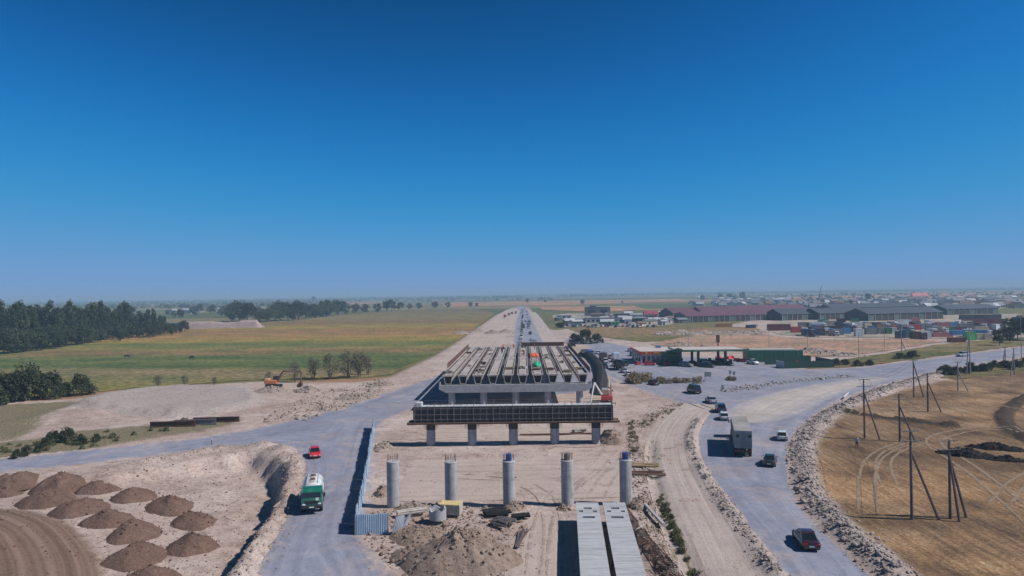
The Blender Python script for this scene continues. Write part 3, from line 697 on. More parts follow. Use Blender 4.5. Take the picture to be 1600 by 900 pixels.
# trough beams with openings in the top flange
def beam_mesh(L, top=2.42, bot=1.25, h=1.95, holes=True):
    mb = MB(); ht = h - .2
    def sec(y): return [(-bot / 2, y, 0), (bot / 2, y, 0), (top / 2 - .22, y, ht - .08), (top / 2, y, ht), (-top / 2, y, ht), (-top / 2 + .22, y, ht - .08)]
    mb.loft([sec(0), sec(L)], cap=False)
    for y, s in ((0, 1), (L, -1)):                       # open trough ends: a rim, side walls and the web set back, its shade put into the colour
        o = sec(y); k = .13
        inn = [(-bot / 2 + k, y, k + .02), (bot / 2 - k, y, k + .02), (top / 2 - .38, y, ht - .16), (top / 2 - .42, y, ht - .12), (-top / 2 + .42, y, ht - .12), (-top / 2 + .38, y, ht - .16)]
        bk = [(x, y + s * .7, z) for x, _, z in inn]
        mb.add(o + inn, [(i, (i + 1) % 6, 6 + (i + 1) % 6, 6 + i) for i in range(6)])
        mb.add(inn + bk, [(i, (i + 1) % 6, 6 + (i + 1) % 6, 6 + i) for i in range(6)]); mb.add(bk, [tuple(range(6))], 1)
    slots = []
    if holes:
        for e in (0, 1):
            for (u, v, su, sv) in ((0, 2.0, .85, .55), (-.72, 3.0, .42, .5), (.72, 3.0, .42, .5), (0, 4.9, 1.25, .6)):
                slots.append((u, v if e == 0 else L - v, su, sv))
    # flange cut into cells; cells inside a slot are left out
    xs = sorted({-top / 2, top / 2} | {round(c, 3) for u, v, su, sv in slots for c in (u - su / 2, u + su / 2)})
    ys = sorted({0, L} | {round(c, 3) for u, v, su, sv in slots for c in (v - sv / 2, v + sv / 2)})
    inside = lambda x, y: any(abs(x - u) < su / 2 - 1e-3 and abs(y - v) < sv / 2 - 1e-3 for u, v, su, sv in slots)
    z0, z1 = ht + .003, h
    for i in range(len(xs) - 1):
        for j in range(len(ys) - 1):
            cx, cy = (xs[i] + xs[i + 1]) / 2, (ys[j] + ys[j + 1]) / 2
            if inside(cx, cy): continue
            mb.add([(xs[i], ys[j], z1), (xs[i + 1], ys[j], z1), (xs[i + 1], ys[j + 1], z1), (xs[i], ys[j + 1], z1)], [(0, 1, 2, 3)])
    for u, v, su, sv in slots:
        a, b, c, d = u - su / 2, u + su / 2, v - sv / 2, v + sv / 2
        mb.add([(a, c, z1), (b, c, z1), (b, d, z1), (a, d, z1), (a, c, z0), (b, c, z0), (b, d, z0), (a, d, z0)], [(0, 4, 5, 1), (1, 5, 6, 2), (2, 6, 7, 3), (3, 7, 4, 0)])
        mb.add([(a, c, z0), (b, c, z0), (b, d, z0), (a, d, z0)], [(0, 1, 2, 3)], 1)  # slot floor coloured dark to stand for its shade
    w = top / 2
    mb.add([(-w, 0, z0), (w, 0, z0), (w, L, z0), (-w, L, z0), (-w, 0, z1), (w, 0, z1), (w, L, z1), (-w, L, z1)], [(0, 1, 5, 4), (1, 2, 6, 5), (2, 3, 7, 6), (3, 0, 4, 7)])
    return mb
SPAN = [(ROWS[2] - .55, ROWS[3] - .12), (ROWS[3] + .12, ROWS[4] + .4)]
hoops = MB()
for k in range(70):
    y = 1.0 + 34 * k / 69
    for x in (-.95, .95):
        hoops.add([(x - .12, y - .016, 1.95), (x + .12, y - .016, 1.95), (x + .12, y + .016, 2.10), (x - .12, y + .016, 2.10)], [(0, 1, 2, 3)])
hoop_me = hoops.mesh('rebar_hoop', M_REBAR)
span_word = ('near span', 'far span'); ordw = ['left edge', 'second', 'third', 'fourth', 'fifth', 'sixth', 'seventh', 'eighth', 'ninth', 'right edge']
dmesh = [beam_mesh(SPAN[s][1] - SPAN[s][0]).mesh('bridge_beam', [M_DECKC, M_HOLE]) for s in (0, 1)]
for s in (0, 1):
    for b in range(10):
        nm = {0: 'outermost pale concrete trough beam on the field side', 9: 'outermost pale concrete trough beam on the filling station side'}.get(b, f'pale concrete trough beam, {ordw[b]} from the field side')
        t = thing('bridge_beam', f'{nm} of the {span_word[s]}', 'bridge beam', (BX + (b - 4.5) * 3.2, SPAN[s][0], 5.745), 0, 'trough beams laid on the piers')
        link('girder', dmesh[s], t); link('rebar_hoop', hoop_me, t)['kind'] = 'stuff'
# edge formwork along the deck
def edge_form(x, y0, y1, h, label, lean):
    t = thing('edge_formwork', label, 'formwork', (x, y0, 7.70)); n = int((y1 - y0) / 4); w = (y1 - y0) / n
    for k in range(n):
        mb = MB(); mb.box((0, w * (k + .5), h / 2), (.09, w - .06, h)); mb.build('panel', M_RUST, t)
        mb = MB(); mb.box((lean * .16, w * (k + .5), h / 2 - .1), (.12, .1, h)); mb.build('brace', M_STEEL, t)
edge_form(BX - 16.05, 160, 221, 1.15, 'rusty brown edge formwork on the field side of the deck', -1)
edge_form(BX + 16.05, 147, 221.5, 1.15, 'rusty brown edge formwork on the filling station side of the deck', 1)
# abutment block and embankment face behind the far end
mb = MB(); mb.box((0, 0, 3.8), (33.5, 1.2, 7.5)); t = thing('abutment', 'plain concrete abutment closing the far end of the deck', 'abutment', (BX, 224.6, 0)); mb.build('wall', M_CONC, t)
mb = MB(); mb.box((8, 0, 8.2), (14, .25, 1.3)); mb.build('end_board', M_RUST, t)

# stored beams on the ground
for k, (px0, px1, lab) in enumerate(((899.7, 934.7, 'long pale concrete beam lying on the ground beside the haul track'), (942.5, 975.5, 'long pale concrete beam lying on the ground beside the steel cage scrap'))):
    xa, ya = G((px0 + px1) / 2, 785, 2.1)
    t = thing('stored_beam', lab, 'bridge beam', (xa, ya, 0.15), R(180 - 3.3), 'beams stored on the ground')
    beam_mesh(35.5).build('girder', [M_BEAMC, M_HOLE], t)
    for y in (1.5, 12, 24, 34):
        mb = MB(); mb.box((0, y, -.02), (2.2, .35, .28)); mb.build('timber_sleeper', M_WOOD_D, t)
    # board marks across the flange
    mb = MB()
    for q in range(4): mb.box((0, 8.5 + q * 6.5, 1.951), (2.40, .03, .008))
    mb.build('casting_joint', M_CONC, t)
# ------------------------------------------------------------------ soil heaps
ROCKV = np.array([(-1, -1, -.8), (1, -1, -.7), (1, 1, -.8), (-1, 1, -.6), (-.8, -.7, .8), (.7, -.8, .6), (.8, .7, .9), (-.7, .8, .7)], float) * .5
ROCKF = np.array([(0, 3, 2, 1), (4, 5, 6, 7), (0, 1, 5, 4), (1, 2, 6, 5), (2, 3, 7, 6), (3, 0, 4, 7)])
def soil_mat(name, lo, mid, hi, scale=3.0):
    m, n, l, b = _nodes(name)
    g = n.new('ShaderNodeNewGeometry'); P = g.outputs['Position']
    n1 = noise(n, l, P, scale, 7, 0.72); n2 = noise(n, l, P, 0.4, 4, 0.6); n3 = noise(n, l, P, scale * 6, 3, .7)
    r = ramp(n, [(0.28, lo), (0.5, mid), (0.72, hi)])
    l.new(math_n(n, l, 'ADD', math_n(n, l, 'MULTIPLY', n1.outputs[0], 0.65), math_n(n, l, 'MULTIPLY', n2.outputs[0], 0.35)), r.inputs[0])
    r2 = ramp(n, [(0.3, (.6, .6, .6)), (.55, (1, 1, 1)), (.75, (1.4, 1.35, 1.3))]); l.new(n3.outputs[0], r2.inputs[0])
    l.new(mixc(n, l, .6, r.outputs[0], r2.outputs[0], 'MULTIPLY'), b.inputs['Base Color']); b.inputs['Roughness'].default_value = 0.96; b.inputs['Specular IOR Level'].default_value = 0.12
    bump(n, l, b, n1.outputs[0], 0.9, 0.25)
    return m
M_SOIL = soil_mat('reddish_brown_soil', (0.085, 0.053, 0.043), (0.17, 0.11, 0.087), (0.265, 0.18, 0.145))
M_SPOIL = soil_mat('grey_brown_spoil', (0.15, 0.112, 0.09), (0.30, 0.228, 0.185), (0.44, 0.36, 0.305))
M_SPOIL_L = soil_mat('pale_spoil', (0.24, 0.19, 0.165), (0.36, 0.29, 0.25), (0.46, 0.39, 0.35))
M_BLACKSOIL = soil_mat('black_soil', (0.012, 0.011, 0.012), (0.03, 0.027, 0.027), (0.07, 0.06, 0.056))
M_ROCKP = soil_mat('pinkish_rock', (0.21, 0.175, 0.165), (0.36, 0.31, 0.29), (0.52, 0.465, 0.44), 1.5)
M_ROCK = soil_mat('grey_rock', (0.22, 0.2, 0.195), (0.36, 0.34, 0.33), (0.5, 0.48, 0.46), 1.5)
def mound_mesh(rx, ry, h, seed, peak=1.15, nseg=40, nr=14, lump=0.22, ridge=0.0):
    """a tipped heap: steep sides at the soil's own angle, uneven foot, lumps on the face"""
    V, F = [], []
    for i in range(nr + 1):
        t = i / nr
        for j in range(nseg):
            a = 2 * math.pi * j / nseg
            w = 1 + 0.30 * float(fbm(math.cos(a) * 1.3 + seed * 7, math.sin(a) * 1.3, 1.0, seed, 3))
            x = math.cos(a) * rx * w * t; y = math.sin(a) * ry * w * t
            if ridge: x = x + ridge * math.cos(a) * (1 - t) * rx
            z = h * (1 - t ** peak) * (1 - .25 * max(0, .25 - t))
            z += lump * h * float(fbm(x * 1.0 + seed * 3, y * 1.0, 1.1, seed + 5, 4)) * (1 - t * .8)
            z += min(.10, .05 * h + .02) * 2 * float(fbm(x + seed, y, .45, seed + 9, 3)) * (1 - t * .6)
            z = z - .6 * t ** 6
            V.append((x, y, z))
    for i in range(nr):
        for j in range(nseg):
            a, b = i * nseg + j, i * nseg + (j + 1) % nseg
            F.append((a, b, b + nseg, a + nseg))
    F.append(tuple(range(nseg - 1, -1, -1)))
    mb = MB(); mb.add(V, F); return mb
def clods(o, n, size, m):
    """stones and clods lying on a heap's face, following it"""
    me = o.data; k = rng.integers(0, len(me.vertices) - 40 if len(me.vertices) > 80 else len(me.vertices), n); co = np.empty(len(me.vertices) * 3, np.float32); me.vertices.foreach_get('co', co); co = co.reshape(-1, 3)[k]
    s = np.minimum(rng.lognormal(math.log(size), .5, n), size * 3); V = ROCKV[None] * (1 + rng.uniform(-.35, .35, (n, 8, 3))) * s[:, None, None]
    W = (V + (co + rng.normal(0, .12, (n, 3)) * np.array([1, 1, .1]))[:, None, :]).reshape(-1, 3); F = (ROCKF[None] + (np.arange(n) * 8)[:, None, None]).reshape(-1, 4)
    c = link('clods', np_mesh('clods', W, F, m), o); c['kind'] = 'stuff'
PILES = [(12, 747, 62, 2, 'half cut off behind'), (10, 764, 48, 3, ''), (95, 747, 78, 4, ''), (150, 757, 62, 5, ''), (205, 768, 68, 6, ''), (72, 775, 84, 7, ''), (122, 790, 84, 8, ''), (265, 783, 80, 9, ''),
         (168, 808, 78, 10, ''), (206, 826, 84, 11, ''), (300, 808, 80, 12, ''), (212, 862, 98, 13, ''), (300, 846, 84, 14, ''), (232, 900, 90, 15, ''), (30, 742, 60, 16, '')]
pdesc = ['at the far corner of the pit behind its neighbours', 'lowest heap by the outer edge of the pit', 'with a pointed top below the road bank', 'long and ridged below the road bank', 'spreading paler on its sunny side', 'beside the curved terrace edge',
         'rounded, between two long heaps of the terrace row', 'alone at the bend of the pit wall', 'darkest on its shaded side, in the terrace row', 'tallest of the terrace row', 'round, by the right rim of the pit', 'broad, at the foot of the terrace',
         'broad, nearest the right pit wall', 'cut by the frame at the bottom of the pit', 'flat, beneath the road bank']
for (px, py, w, sd, _), ds in zip(PILES, pdesc):
    zf = -2.0
    for _i in range(5):
        x, y = G(px, py + 9, zf); zf = .5 * zf + .5 * hz(x, y)
    m = y / FPX; r = w * m * 0.57
    mb = mound_mesh(r * random.uniform(.95, 1.15), r * random.uniform(.85, 1.0), r * random.uniform(.38, .52), sd, random.uniform(.92, 1.15), lump=.2, ridge=.12)
    o = mb.build('soil_heap', M_SOIL, None, True); o.location = (x, y, hz(x, y) - .05); o.rotation_euler[2] = sd * 1.3; clods(o, 90, .09, M_SOIL)
    tag(o, f'reddish brown soil heap, {ds}', 'soil heap', 'soil heaps in the pit', 'thing')
# big spoil heap in the middle and its neighbours
def heap(px, py, rx, ry, h, m, seed, label, rz=0, name='spoil_heap', **k):
    x, y = G(px, py); o = mound_mesh(rx, ry, h, seed, **k).build(name, m, None, True); o.location = (x, y, hz(x, y) - .03); o.rotation_euler[2] = rz
    tag(o, label, 'spoil heap', None, 'thing'); clods(o, int(min(420, 60 + 22 * rx * ry)), .12 if y < 140 else .2, m); return o
heap(722, 880, 5.6, 4.3, 3.5, M_SPOIL, 31, 'tall heap of grey brown spoil in front of the brick stack', lump=.26, nseg=72, nr=30, peak=1.12)
heap(655, 838, 3.6, 3.4, 1.2, M_SPOIL, 32, 'low lumpy rubble heap behind the blue fence corner', lump=.5, nseg=56, nr=22)
heap(640, 870, 2.6, 2.8, .8, M_SPOIL, 38, 'flattened rubble spill at the foot of the tall spoil heap', lump=.6, nseg=40, nr=16)
heap(648, 796, 3.2, 1.6, 1.0, M_SPOIL_L, 33, 'tan heap at the foot of the column beside the fence', nseg=40)
heap(598, 772, 1.4, 2.2, 1.2, M_SPOIL, 34, 'brown heap against the blue fence', lump=.4)
heap(600, 700, 2.0, 4.0, .9, M_SPOIL_L, 41, 'long dirt bank along the far part of the blue fence', lump=.5)
heap(806, 795, 1.7, 1.3, .8, M_SPOIL, 35, 'small brown heap at the foot of the middle column', lump=.4)
heap(957, 690, 3.0, 2.6, 2.1, M_SPOIL, 36, 'clod heap beside the formwork pier', lump=.45)
heap(1000, 790, 2.0, 2.4, 1.1, M_SPOIL, 37, 'brown heap behind the stored beams', lump=.45)
heap(880, 796, .9, .8, .5, M_SPOIL, 39, 'little dirt mound at the foot of the second column from the track', lump=.4)
heap(480, 612, 4.5, 3.5, 1.5, M_SPOIL_L, 42, 'dug earth heap next to the excavator', lump=.45)
heap(425, 612, 5.5, 2.8, 1.3, M_SPOIL_L, 43, 'earth bank under the excavator', lump=.35)
heap(560, 622, 6.0, 3.6, 1.2, M_SPOIL_L, 44, 'rubble ridge beside the bend of the gravel road', .3, lump=.6)
heap(512, 640, 5.0, 2.2, .8, M_SPOIL_L, 45, 'low rubble ridge nearer the gravel road', .4, lump=.6)
heap(595, 603, 5.0, 3.2, 1.3, M_SPOIL_L, 46, 'rubble ridge by the field corner', .5, lump=.6)
for k, (px, py) in enumerate(((720, 522), (745, 519), (770, 521), (790, 520))):
    heap(px, py, 7, 5, 2.2, M_SPOIL_L, 50 + k, f'earth heap on the new carriageway, {("at its field edge", "second from the field", "third from the field", "beside the highway")[k]}', lump=.4)
heap(1510, 712, 4.8, 2.2, 1.1, M_BLACKSOIL, 61, 'long heap of black soil on the stubble field', -.55, lump=.55, nseg=56, nr=20)
heap(1555, 702, 5.2, 1.7, .9, M_BLACKSOIL, 62, 'second black soil heap trailing across the stubble', -.5, lump=.6, nseg=56, nr=20)
heap(1575, 720, 3.6, 1.3, .6, M_BLACKSOIL, 63, 'thin tail of black soil at the end of the heaps', -.45, lump=.6, nseg=40, nr=16)
for k, (px, py) in enumerate(((1215, 553), (1245, 552), (1270, 549), (1180, 549), (1140, 547), (1100, 546), (1060, 540), (1325, 557), (1295, 553))):
    heap(px, py, 9, 3.5, 1.6, M_SPOIL_L, 70 + k, f'long earth bank behind the filling station, {("at the corner of the green enclosure", "beside the green enclosure", "past the end of the green enclosure", "behind the tanker wall", "behind the canopy end", "behind the canopy", "behind the shop roof", "by the shrubs on the road bank", "between the lot and the enclosure")[k]}', lump=.6)
for k in range(16):
    px = 1030 + k * 11 + random.uniform(-4, 4); py = 519 + (k % 3) * 2.5
    x, y = G(px, py); o = mound_mesh(6, 3, random.uniform(.8, 1.8), 90 + k, lump=.6, nseg=24, nr=8).build('rubble_heap', M_SPOIL_L if k % 2 else M_SPOIL, None, True); o.location = (x, y, .05)
    tag(o, 'low rubble heap on the rough ground before the purple roofed sheds', 'rubble heap', 'rubble heaps before the sheds', 'thing')

# ------------------------------------------------------------------ scattered stones (stuff)
ROCKV = np.array([(-1, -1, -.8), (1, -1, -.7), (1, 1, -.8), (-1, 1, -.6), (-.8, -.7, .8), (.7, -.8, .6), (.8, .7, .9), (-.7, .8, .7)], float) * .5
ROCKF = np.array([(0, 3, 2, 1), (4, 5, 6, 7), (0, 1, 5, 4), (1, 2, 6, 5), (2, 3, 7, 6), (3, 0, 4, 7)])
def stones(name, xs, ys, sizes, m, label, zoff=0.0, flat=.75):
    n = len(xs); V = ROCKV[None] * (1 + rng.uniform(-.35, .35, (n, 8, 3)))
    s = np.asarray(sizes)[:, None, None] * np.stack([rng.uniform(.8, 1.4, n), rng.uniform(.7, 1.1, n), rng.uniform(.5, 1, n) * flat], 1)[:, None, :]
    V = V * s; a = rng.uniform(0, 6.28, n); ca, sa = np.cos(a)[:, None], np.sin(a)[:, None]
    tl = rng.uniform(-.5, .5, n)[:, None]
    x = V[..., 0] * ca - V[..., 1] * sa; y = V[..., 0] * sa + V[..., 1] * ca; z = V[..., 2] + x * tl
    zz = H(xs, ys)
    W = np.stack([x + xs[:, None], y + ys[:, None], z + (zz + np.asarray(sizes) * .2 + zoff)[:, None]], -1).reshape(-1, 3)
    F = (ROCKF[None] + (np.arange(n) * 8)[:, None, None]).reshape(-1, 4)
    o = link(name, np_mesh(name, W, F, m)); tag(o, label, None, None, 'stuff'); return o
def along(path, n, spread):
    p = np.array(path); seg = np.hypot(*(p[1:] - p[:-1]).T); cs = np.r_[0, seg.cumsum()]
    t = rng.uniform(0, cs[-1], n); i = np.clip(np.searchsorted(cs, t) - 1, 0, len(seg) - 1); f = (t - cs[i]) / seg[i]
    q = p[i] + (p[i + 1] - p[i]) * f[:, None]; d = (p[i + 1] - p[i]) / seg[i][:, None]
    off = rng.normal(0, spread, n); return q[:, 0] - d[:, 1] * off, q[:, 1] + d[:, 0] * off
def inpoly(poly, n):
    P = np.array(poly); lo, hi = P.min(0), P.max(0); X = rng.uniform(lo[0], hi[0], n * 6); Y = rng.uniform(lo[1], hi[1], n * 6)
    k = sdf(poly, X, Y) < 0; return X[k][:n], Y[k][:n]
def lognorm(n, mu, sg, hi): return np.minimum(rng.lognormal(math.log(mu), sg, n), hi)
xs, ys = along(ROCKS, 7500, .95); stones('rock_bank', xs, ys, lognorm(7500, .125, .6, .6), M_ROCKP, 'bank of grey broken rock along the outer edge of the bend')
xs, ys = along(BERM_R, 2200, .5); stones('berm_stones', xs, ys, lognorm(2200, .10, .55, .4), M_ROCKP, 'low stony berm between the dirt track and the gravel road')
xs, ys = along(RIM, 3000, 1.6); stones('rim_stones', xs, ys, lognorm(3000, .09, .5, .4), M_SPOIL_L, 'stones crumbling along the rim of the pit')
xs, ys = inpoly(closed([(560, 835), (590, 790), (700, 785), (830, 800), (820, 870), (760, 935), (640, 935), (600, 880)], 1), 1800); stones('rubble', xs, ys, lognorm(1800, .11, .6, .6), M_SPOIL, 'broken rubble strewn around the spoil heaps', .02)
xs, ys = inpoly(closed([(985, 660), (1010, 720), (1030, 790), (1070, 900), (1030, 900), (990, 780), (975, 700)], 1), 1500); stones('rubble', xs, ys, lognorm(1500, .12, .5, .5), M_SPOIL_L, 'rubble strip between the site and the dirt track', .0)
xs, ys = inpoly(closed([(440, 630), (600, 590), (620, 600), (520, 650), (400, 670)], 1), 900); stones('rubble', xs, ys, lognorm(900, .22, .6, 1.0), M_SPOIL_L, 'rubble scattered on the earth ridges by the field')
xs, ys = inpoly(PIT, 2200); stones('pit_stones', xs, ys, lognorm(2200, .09, .45, .35), M_SOIL, 'clods scattered on the pit floor')
xs, ys = inpoly([(-20, 40), (24, 40), (24, 135), (-20, 135)], 2600); stones('site_stones', xs, ys, lognorm(2600, .07, .5, .3), M_SPOIL, 'small stones scattered over the site')
xs, ys = inpoly(STUB, 1500); k = (ys < 200) & (np.abs(xs) < 140); stones('field_stones', xs[k], ys[k], lognorm(k.sum(), .09, .5, .35), M_SPOIL, 'stones and straw clumps on the stubble')
xs, ys = along(smooth_path(GP([(1130, 612), (1160, 607), (1200, 600), (1260, 594), (1330, 587)]), 2), 900, 1.4); stones('rubble', xs, ys, lognorm(900, .22, .5, .8), M_ROCK, 'stony kerb along the pale island')
xs, ys = inpoly(GRAVELHEAP, 900); stones('gravel', xs, ys, lognorm(900, .11, .5, .4), M_ROCK, 'loose gravel on the stockpile')
xs, ys = along(smooth_path(GP([(1004, 668), (1012, 655), (1040, 640), (1062, 630)]), 2), 420, 1.0); stones('rubble', xs, ys, lognorm(420, .2, .5, .7), M_SPOIL_L, 'rubble on the spit between dirt track and station yard')
xs, ys = along(GP([(1030, 524), (1100, 521), (1190, 519)]), 900, 4.0); stones('rubble', xs, ys, lognorm(900, .6, .5, 1.6), M_ROCK, 'rubble tipped before the sheds', .05)

# ------------------------------------------------------------------ blue corrugated site fence
M_FENCE = mat('pale_blue_sheet', (0.40, 0.56, 0.70), 0.45, 0.12, 1.0, metal=0.0, dirt=(0.42, 0.40, 0.40), dirt_amt=.35)
M_FENCE_W = mat('whitish_sheet', (0.62, 0.66, 0.72), 0.5, 0.12, 1.0)
def corrugated(w, h, ribs=6, amp=.045, bend=0.0):
    mb = MB(); V = []; n = ribs * 4
    for i in range(n + 1):
        x = w * i / n; y = amp * (1 if (i % 4) in (1, 2) else -1)
        for z in (0, h): V.append((x, y + bend * z * (i / n), z))
    V2 = [(x, y + .02, z) for x, y, z in V]; N = len(V)
    F = [(2 * i, 2 * i + 2, 2 * i + 3, 2 * i + 1) for i in range(n)] + [(N + 2 * i, N + 2 * i + 1, N + 2 * i + 3, N + 2 * i + 2) for i in range(n)]
    mb.add(V + V2, F); return mb
fence = thing('site_fence', 'corrugated pale blue metal fence turning the corner beside the gravel road', 'fence', (0, 0, 0))
pan_me = corrugated(1.12, 2.15).mesh('fence_panel', M_FENCE); pan_mw = corrugated(1.12, 2.0, bend=.05).mesh('fence_panel', M_FENCE_W)
run = smooth_path(GP([(556, 836), (574, 745), (579, 705), (585, 668)]), 2); front = GP([(556, 836), (622, 833)])
def panels(path, pick):
    p = [Vector((*q, 0)) for q in path]; d = 0; k = 0
    L = sum((b - a).length for a, b in zip(p[:-1], p[1:])); n = int(L / 1.14)
    def at(t):
        for a, b in zip(p[:-1], p[1:]):
            s = (b - a).length
            if t <= s: return a.lerp(b, t / s)
            t -= s
        return p[-1]
    for k in range(n):
        a, b = at(k * 1.14), at(k * 1.14 + 1.12); r = math.atan2(b.y - a.y, b.x - a.x)
        o = link('fence_panel', pick(k), fence); o.location = (a.x, a.y, hz(a.x, a.y) - .03 + random.uniform(-.06, .05)); o.rotation_euler = (random.uniform(-.04, .04), 0, r + random.uniform(-.04, .04))
        if k % 2 == 0:
            mb = MB(); mb.box((0, .1, 1.0), (.07, .07, 2.2)); q = mb.build('post', M_STEEL, fence); q.location = (a.x, a.y, hz(a.x, a.y)); q.rotation_euler[2] = r
panels(run, lambda k: pan_mw if k % 5 == 3 else pan_me); panels(front, lambda k: pan_me)
for k, (px, py, rz, lean) in enumerate(((612, 836, .5, .25), (624, 832, 1.1, .5))):
    x, y = G(px, py); o = corrugated(1.1, 2.0, bend=.2).build('loose_sheet', M_FENCE_W, None); o.location = (x, y, hz(x, y) + .1); o.rotation_euler = (lean, .15, rz)
    tag(o, ('bent pale metal sheet propped at the end of the fence', 'torn pale metal sheet leaning on the rubble heap')[k], 'metal sheet', None, 'thing')

# ------------------------------------------------------------------ things lying on the site
def put(o, px, py, rz=0.0, z=0.0):
    x, y = G(px, py); o.location = (x, y, hz(x, y) + z); o.rotation_euler[2] = rz; return o
M_BRICK = mat('yellow_brick', (0.62, 0.50, 0.22), .8, .2, 3.0)
M_BLOCKS = mat('pale_block', (0.40, 0.37, 0.33), .85, .2, 2.0)
t = thing('block_stack', 'stack of pale blocks topped with yellow slats behind the spoil heap', 'block stack'); put(t, 705, 806, -.18, .35)
mb = MB()
for i in range(8):
    for k in range(3):
        b = MB(); b.box((-1.05 + i * .3, 0, .2 + k * .36), (.28, 1.5, .34)); b.build('block', M_BLOCKS, t)
for i in range(9):
    b = MB(); b.box((-1.1 + i * .275, 0, 1.16), (.16, 1.6, .08)); b.build('slat', M_BRICK, t)
t = thing('concrete_ring', 'short broken concrete pipe ring stood on end beside the spoil heap', 'pipe ring'); put(t, 684, 817, .3, .5)
mb = MB(); n = 22
ro = lambda r, z, k: (r * math.cos(2 * math.pi * k / n), r * math.sin(2 * math.pi * k / n), z + (.18 * math.sin(k * 1.3) if z > .5 else 0))
mb.loft([[ro(.95, 0, k) for k in range(n)], [ro(.95, 1.1, k) for k in range(n)], [ro(.74, 1.1, k) for k in range(n)], [ro(.74, .02, k) for k in range(n)]]); mb.build('ring', M_CONC, t, True)
def bundle(name, px, py, n, L, r, spread, m, label, cat, rz, z=0.05, fan=0.25):
    t = thing(name, label, cat); put(t, px, py, rz, z)
    for k in range(n):
        mb = MB(); y = random.uniform(-spread, spread); a = random.uniform(-fan, fan); zz = r + random.random() * spread * .5
        mb.cyl((-L / 2, y, zz), (L / 2 + random.uniform(-.4, .3), y + a, zz + random.uniform(-.02, .12)), r, r, 6); mb.build('bar', m, t)
    return t
bundle('rebar_bundle', 815, 845, 22, 5.0, .028, .22, M_REBAR, 'fanned bundle of grey rebar on the haul track edge', 'rebar', R(80), fan=.5)
bundle('pipe_bundle', 1018, 805, 1, 9.0, .2, .02, M_CONC_L, 'single long white pipe beside the dirt track', 'pipe', R(96), .3, 0)
bundle('timber_pile', 1003, 730, 14, 4.2, .11, .6, M_WOOD, 'pile of yellow timber beams by the last free column', 'timber pile', R(-14))
bundle('timber_pile', 1008, 742, 10, 5.0, .09, .6, M_WOOD_D, 'pile of grey weathered timber in front of the yellow beams', 'timber pile', R(-8))
bundle('scrap_pile', 774, 805, 26, 2.6, .10, .8, M_BLACKT, 'black charred timber and scrap beside the block stack', 'scrap pile', R(20), .1, .9)
bundle('scrap_pile', 786, 822, 16, 2.2, .13, .7, M_STEEL, 'grey scrap pieces behind the tall spoil heap', 'scrap pile', R(-30), .1, .8)
bundle('scrap_pile', 812, 812, 12, 1.8, .16, .45, M_BLACKT, 'small black scrap stack at the edge of the haul track', 'scrap pile', R(5), .1, .2)
bundle('timber_pile', 642, 806, 9, 3.2, .12, .4, M_BLOCKS, 'pale broken planks behind the rubble heap', 'timber pile', R(25), .4, .4)
bundle('steel_pile', 870, 680, 6, 13, .11, .3, M_RUST, 'rusty long bars on the ground under the formwork', 'steel bars', 0, .05, .2)
bundle('scrap_pile', 905, 676, 14, 2.2, .12, .8, M_STEEL, 'grey scrap heap under the formwork pier', 'scrap pile', .3, .1, .8)
# cage scrap beside the stored beams
t = thing('cage_scrap', 'tangle of dark steel reinforcement cages along the stored beams', 'steel cages'); put(t, 1012, 860, R(96), .05)
for k in range(9):
    mb = MB(); x = -9 + k * 2.1; w, h, L = random.uniform(1.0, 1.4), random.uniform(.6, 1.1), random.uniform(1.8, 2.4)
    for a in (-1, 1):
        for z in (.1, h): mb.cyl((x, a * w / 2, z), (x + L, a * w / 2 + random.uniform(-.2, .2), z + random.uniform(-.1, .2)), .045, n=5)
    for q in range(7):
        xx = x + L * q / 6; mb.tube([(xx, -w / 2, .1), (xx, -w / 2, h), (xx, w / 2, h), (xx, w / 2, .1), (xx, -w / 2, .1)], .03, 4)
    mb.build('cage', M_BLACKT if k % 2 else M_RUST, t)
for k in range(14):
    mb = MB(); x = random.uniform(-9, 9); mb.box((x, random.uniform(-.5, .5), .35 + random.random() * .5), (random.uniform(1.2, 2.4), .16, .05), random.uniform(-.8, .8)); mb.build('plank', (M_BLOCKS, M_WOOD_D, M_BLACKT)[k % 3], t)
# steel girders lying on the left verge
for k, (px, py, L, lab) in enumerate(((270, 667, 8.5, 'rusty steel girder half sunk in the verge weeds'), (305, 664, 8.0, 'dull steel girder between two others on the verge'), (338, 660, 9.0, 'upright rusty steel girder at the end of the verge'))):
    t = thing('steel_girder', lab, 'girder'); x, y = G(px, py); put(t, px, py, R(6), 0)
    for nm, c, d in (('web', (0, 0, .55), (L, .06, .9)), ('flange', (0, 0, .05), (L, .5, .08)), ('flange', (0, 0, 1.05), (L, .5, .08))):
        mb = MB(); mb.box(c, d); mb.build(nm, M_RUST if k != 1 else M_STEEL, t)
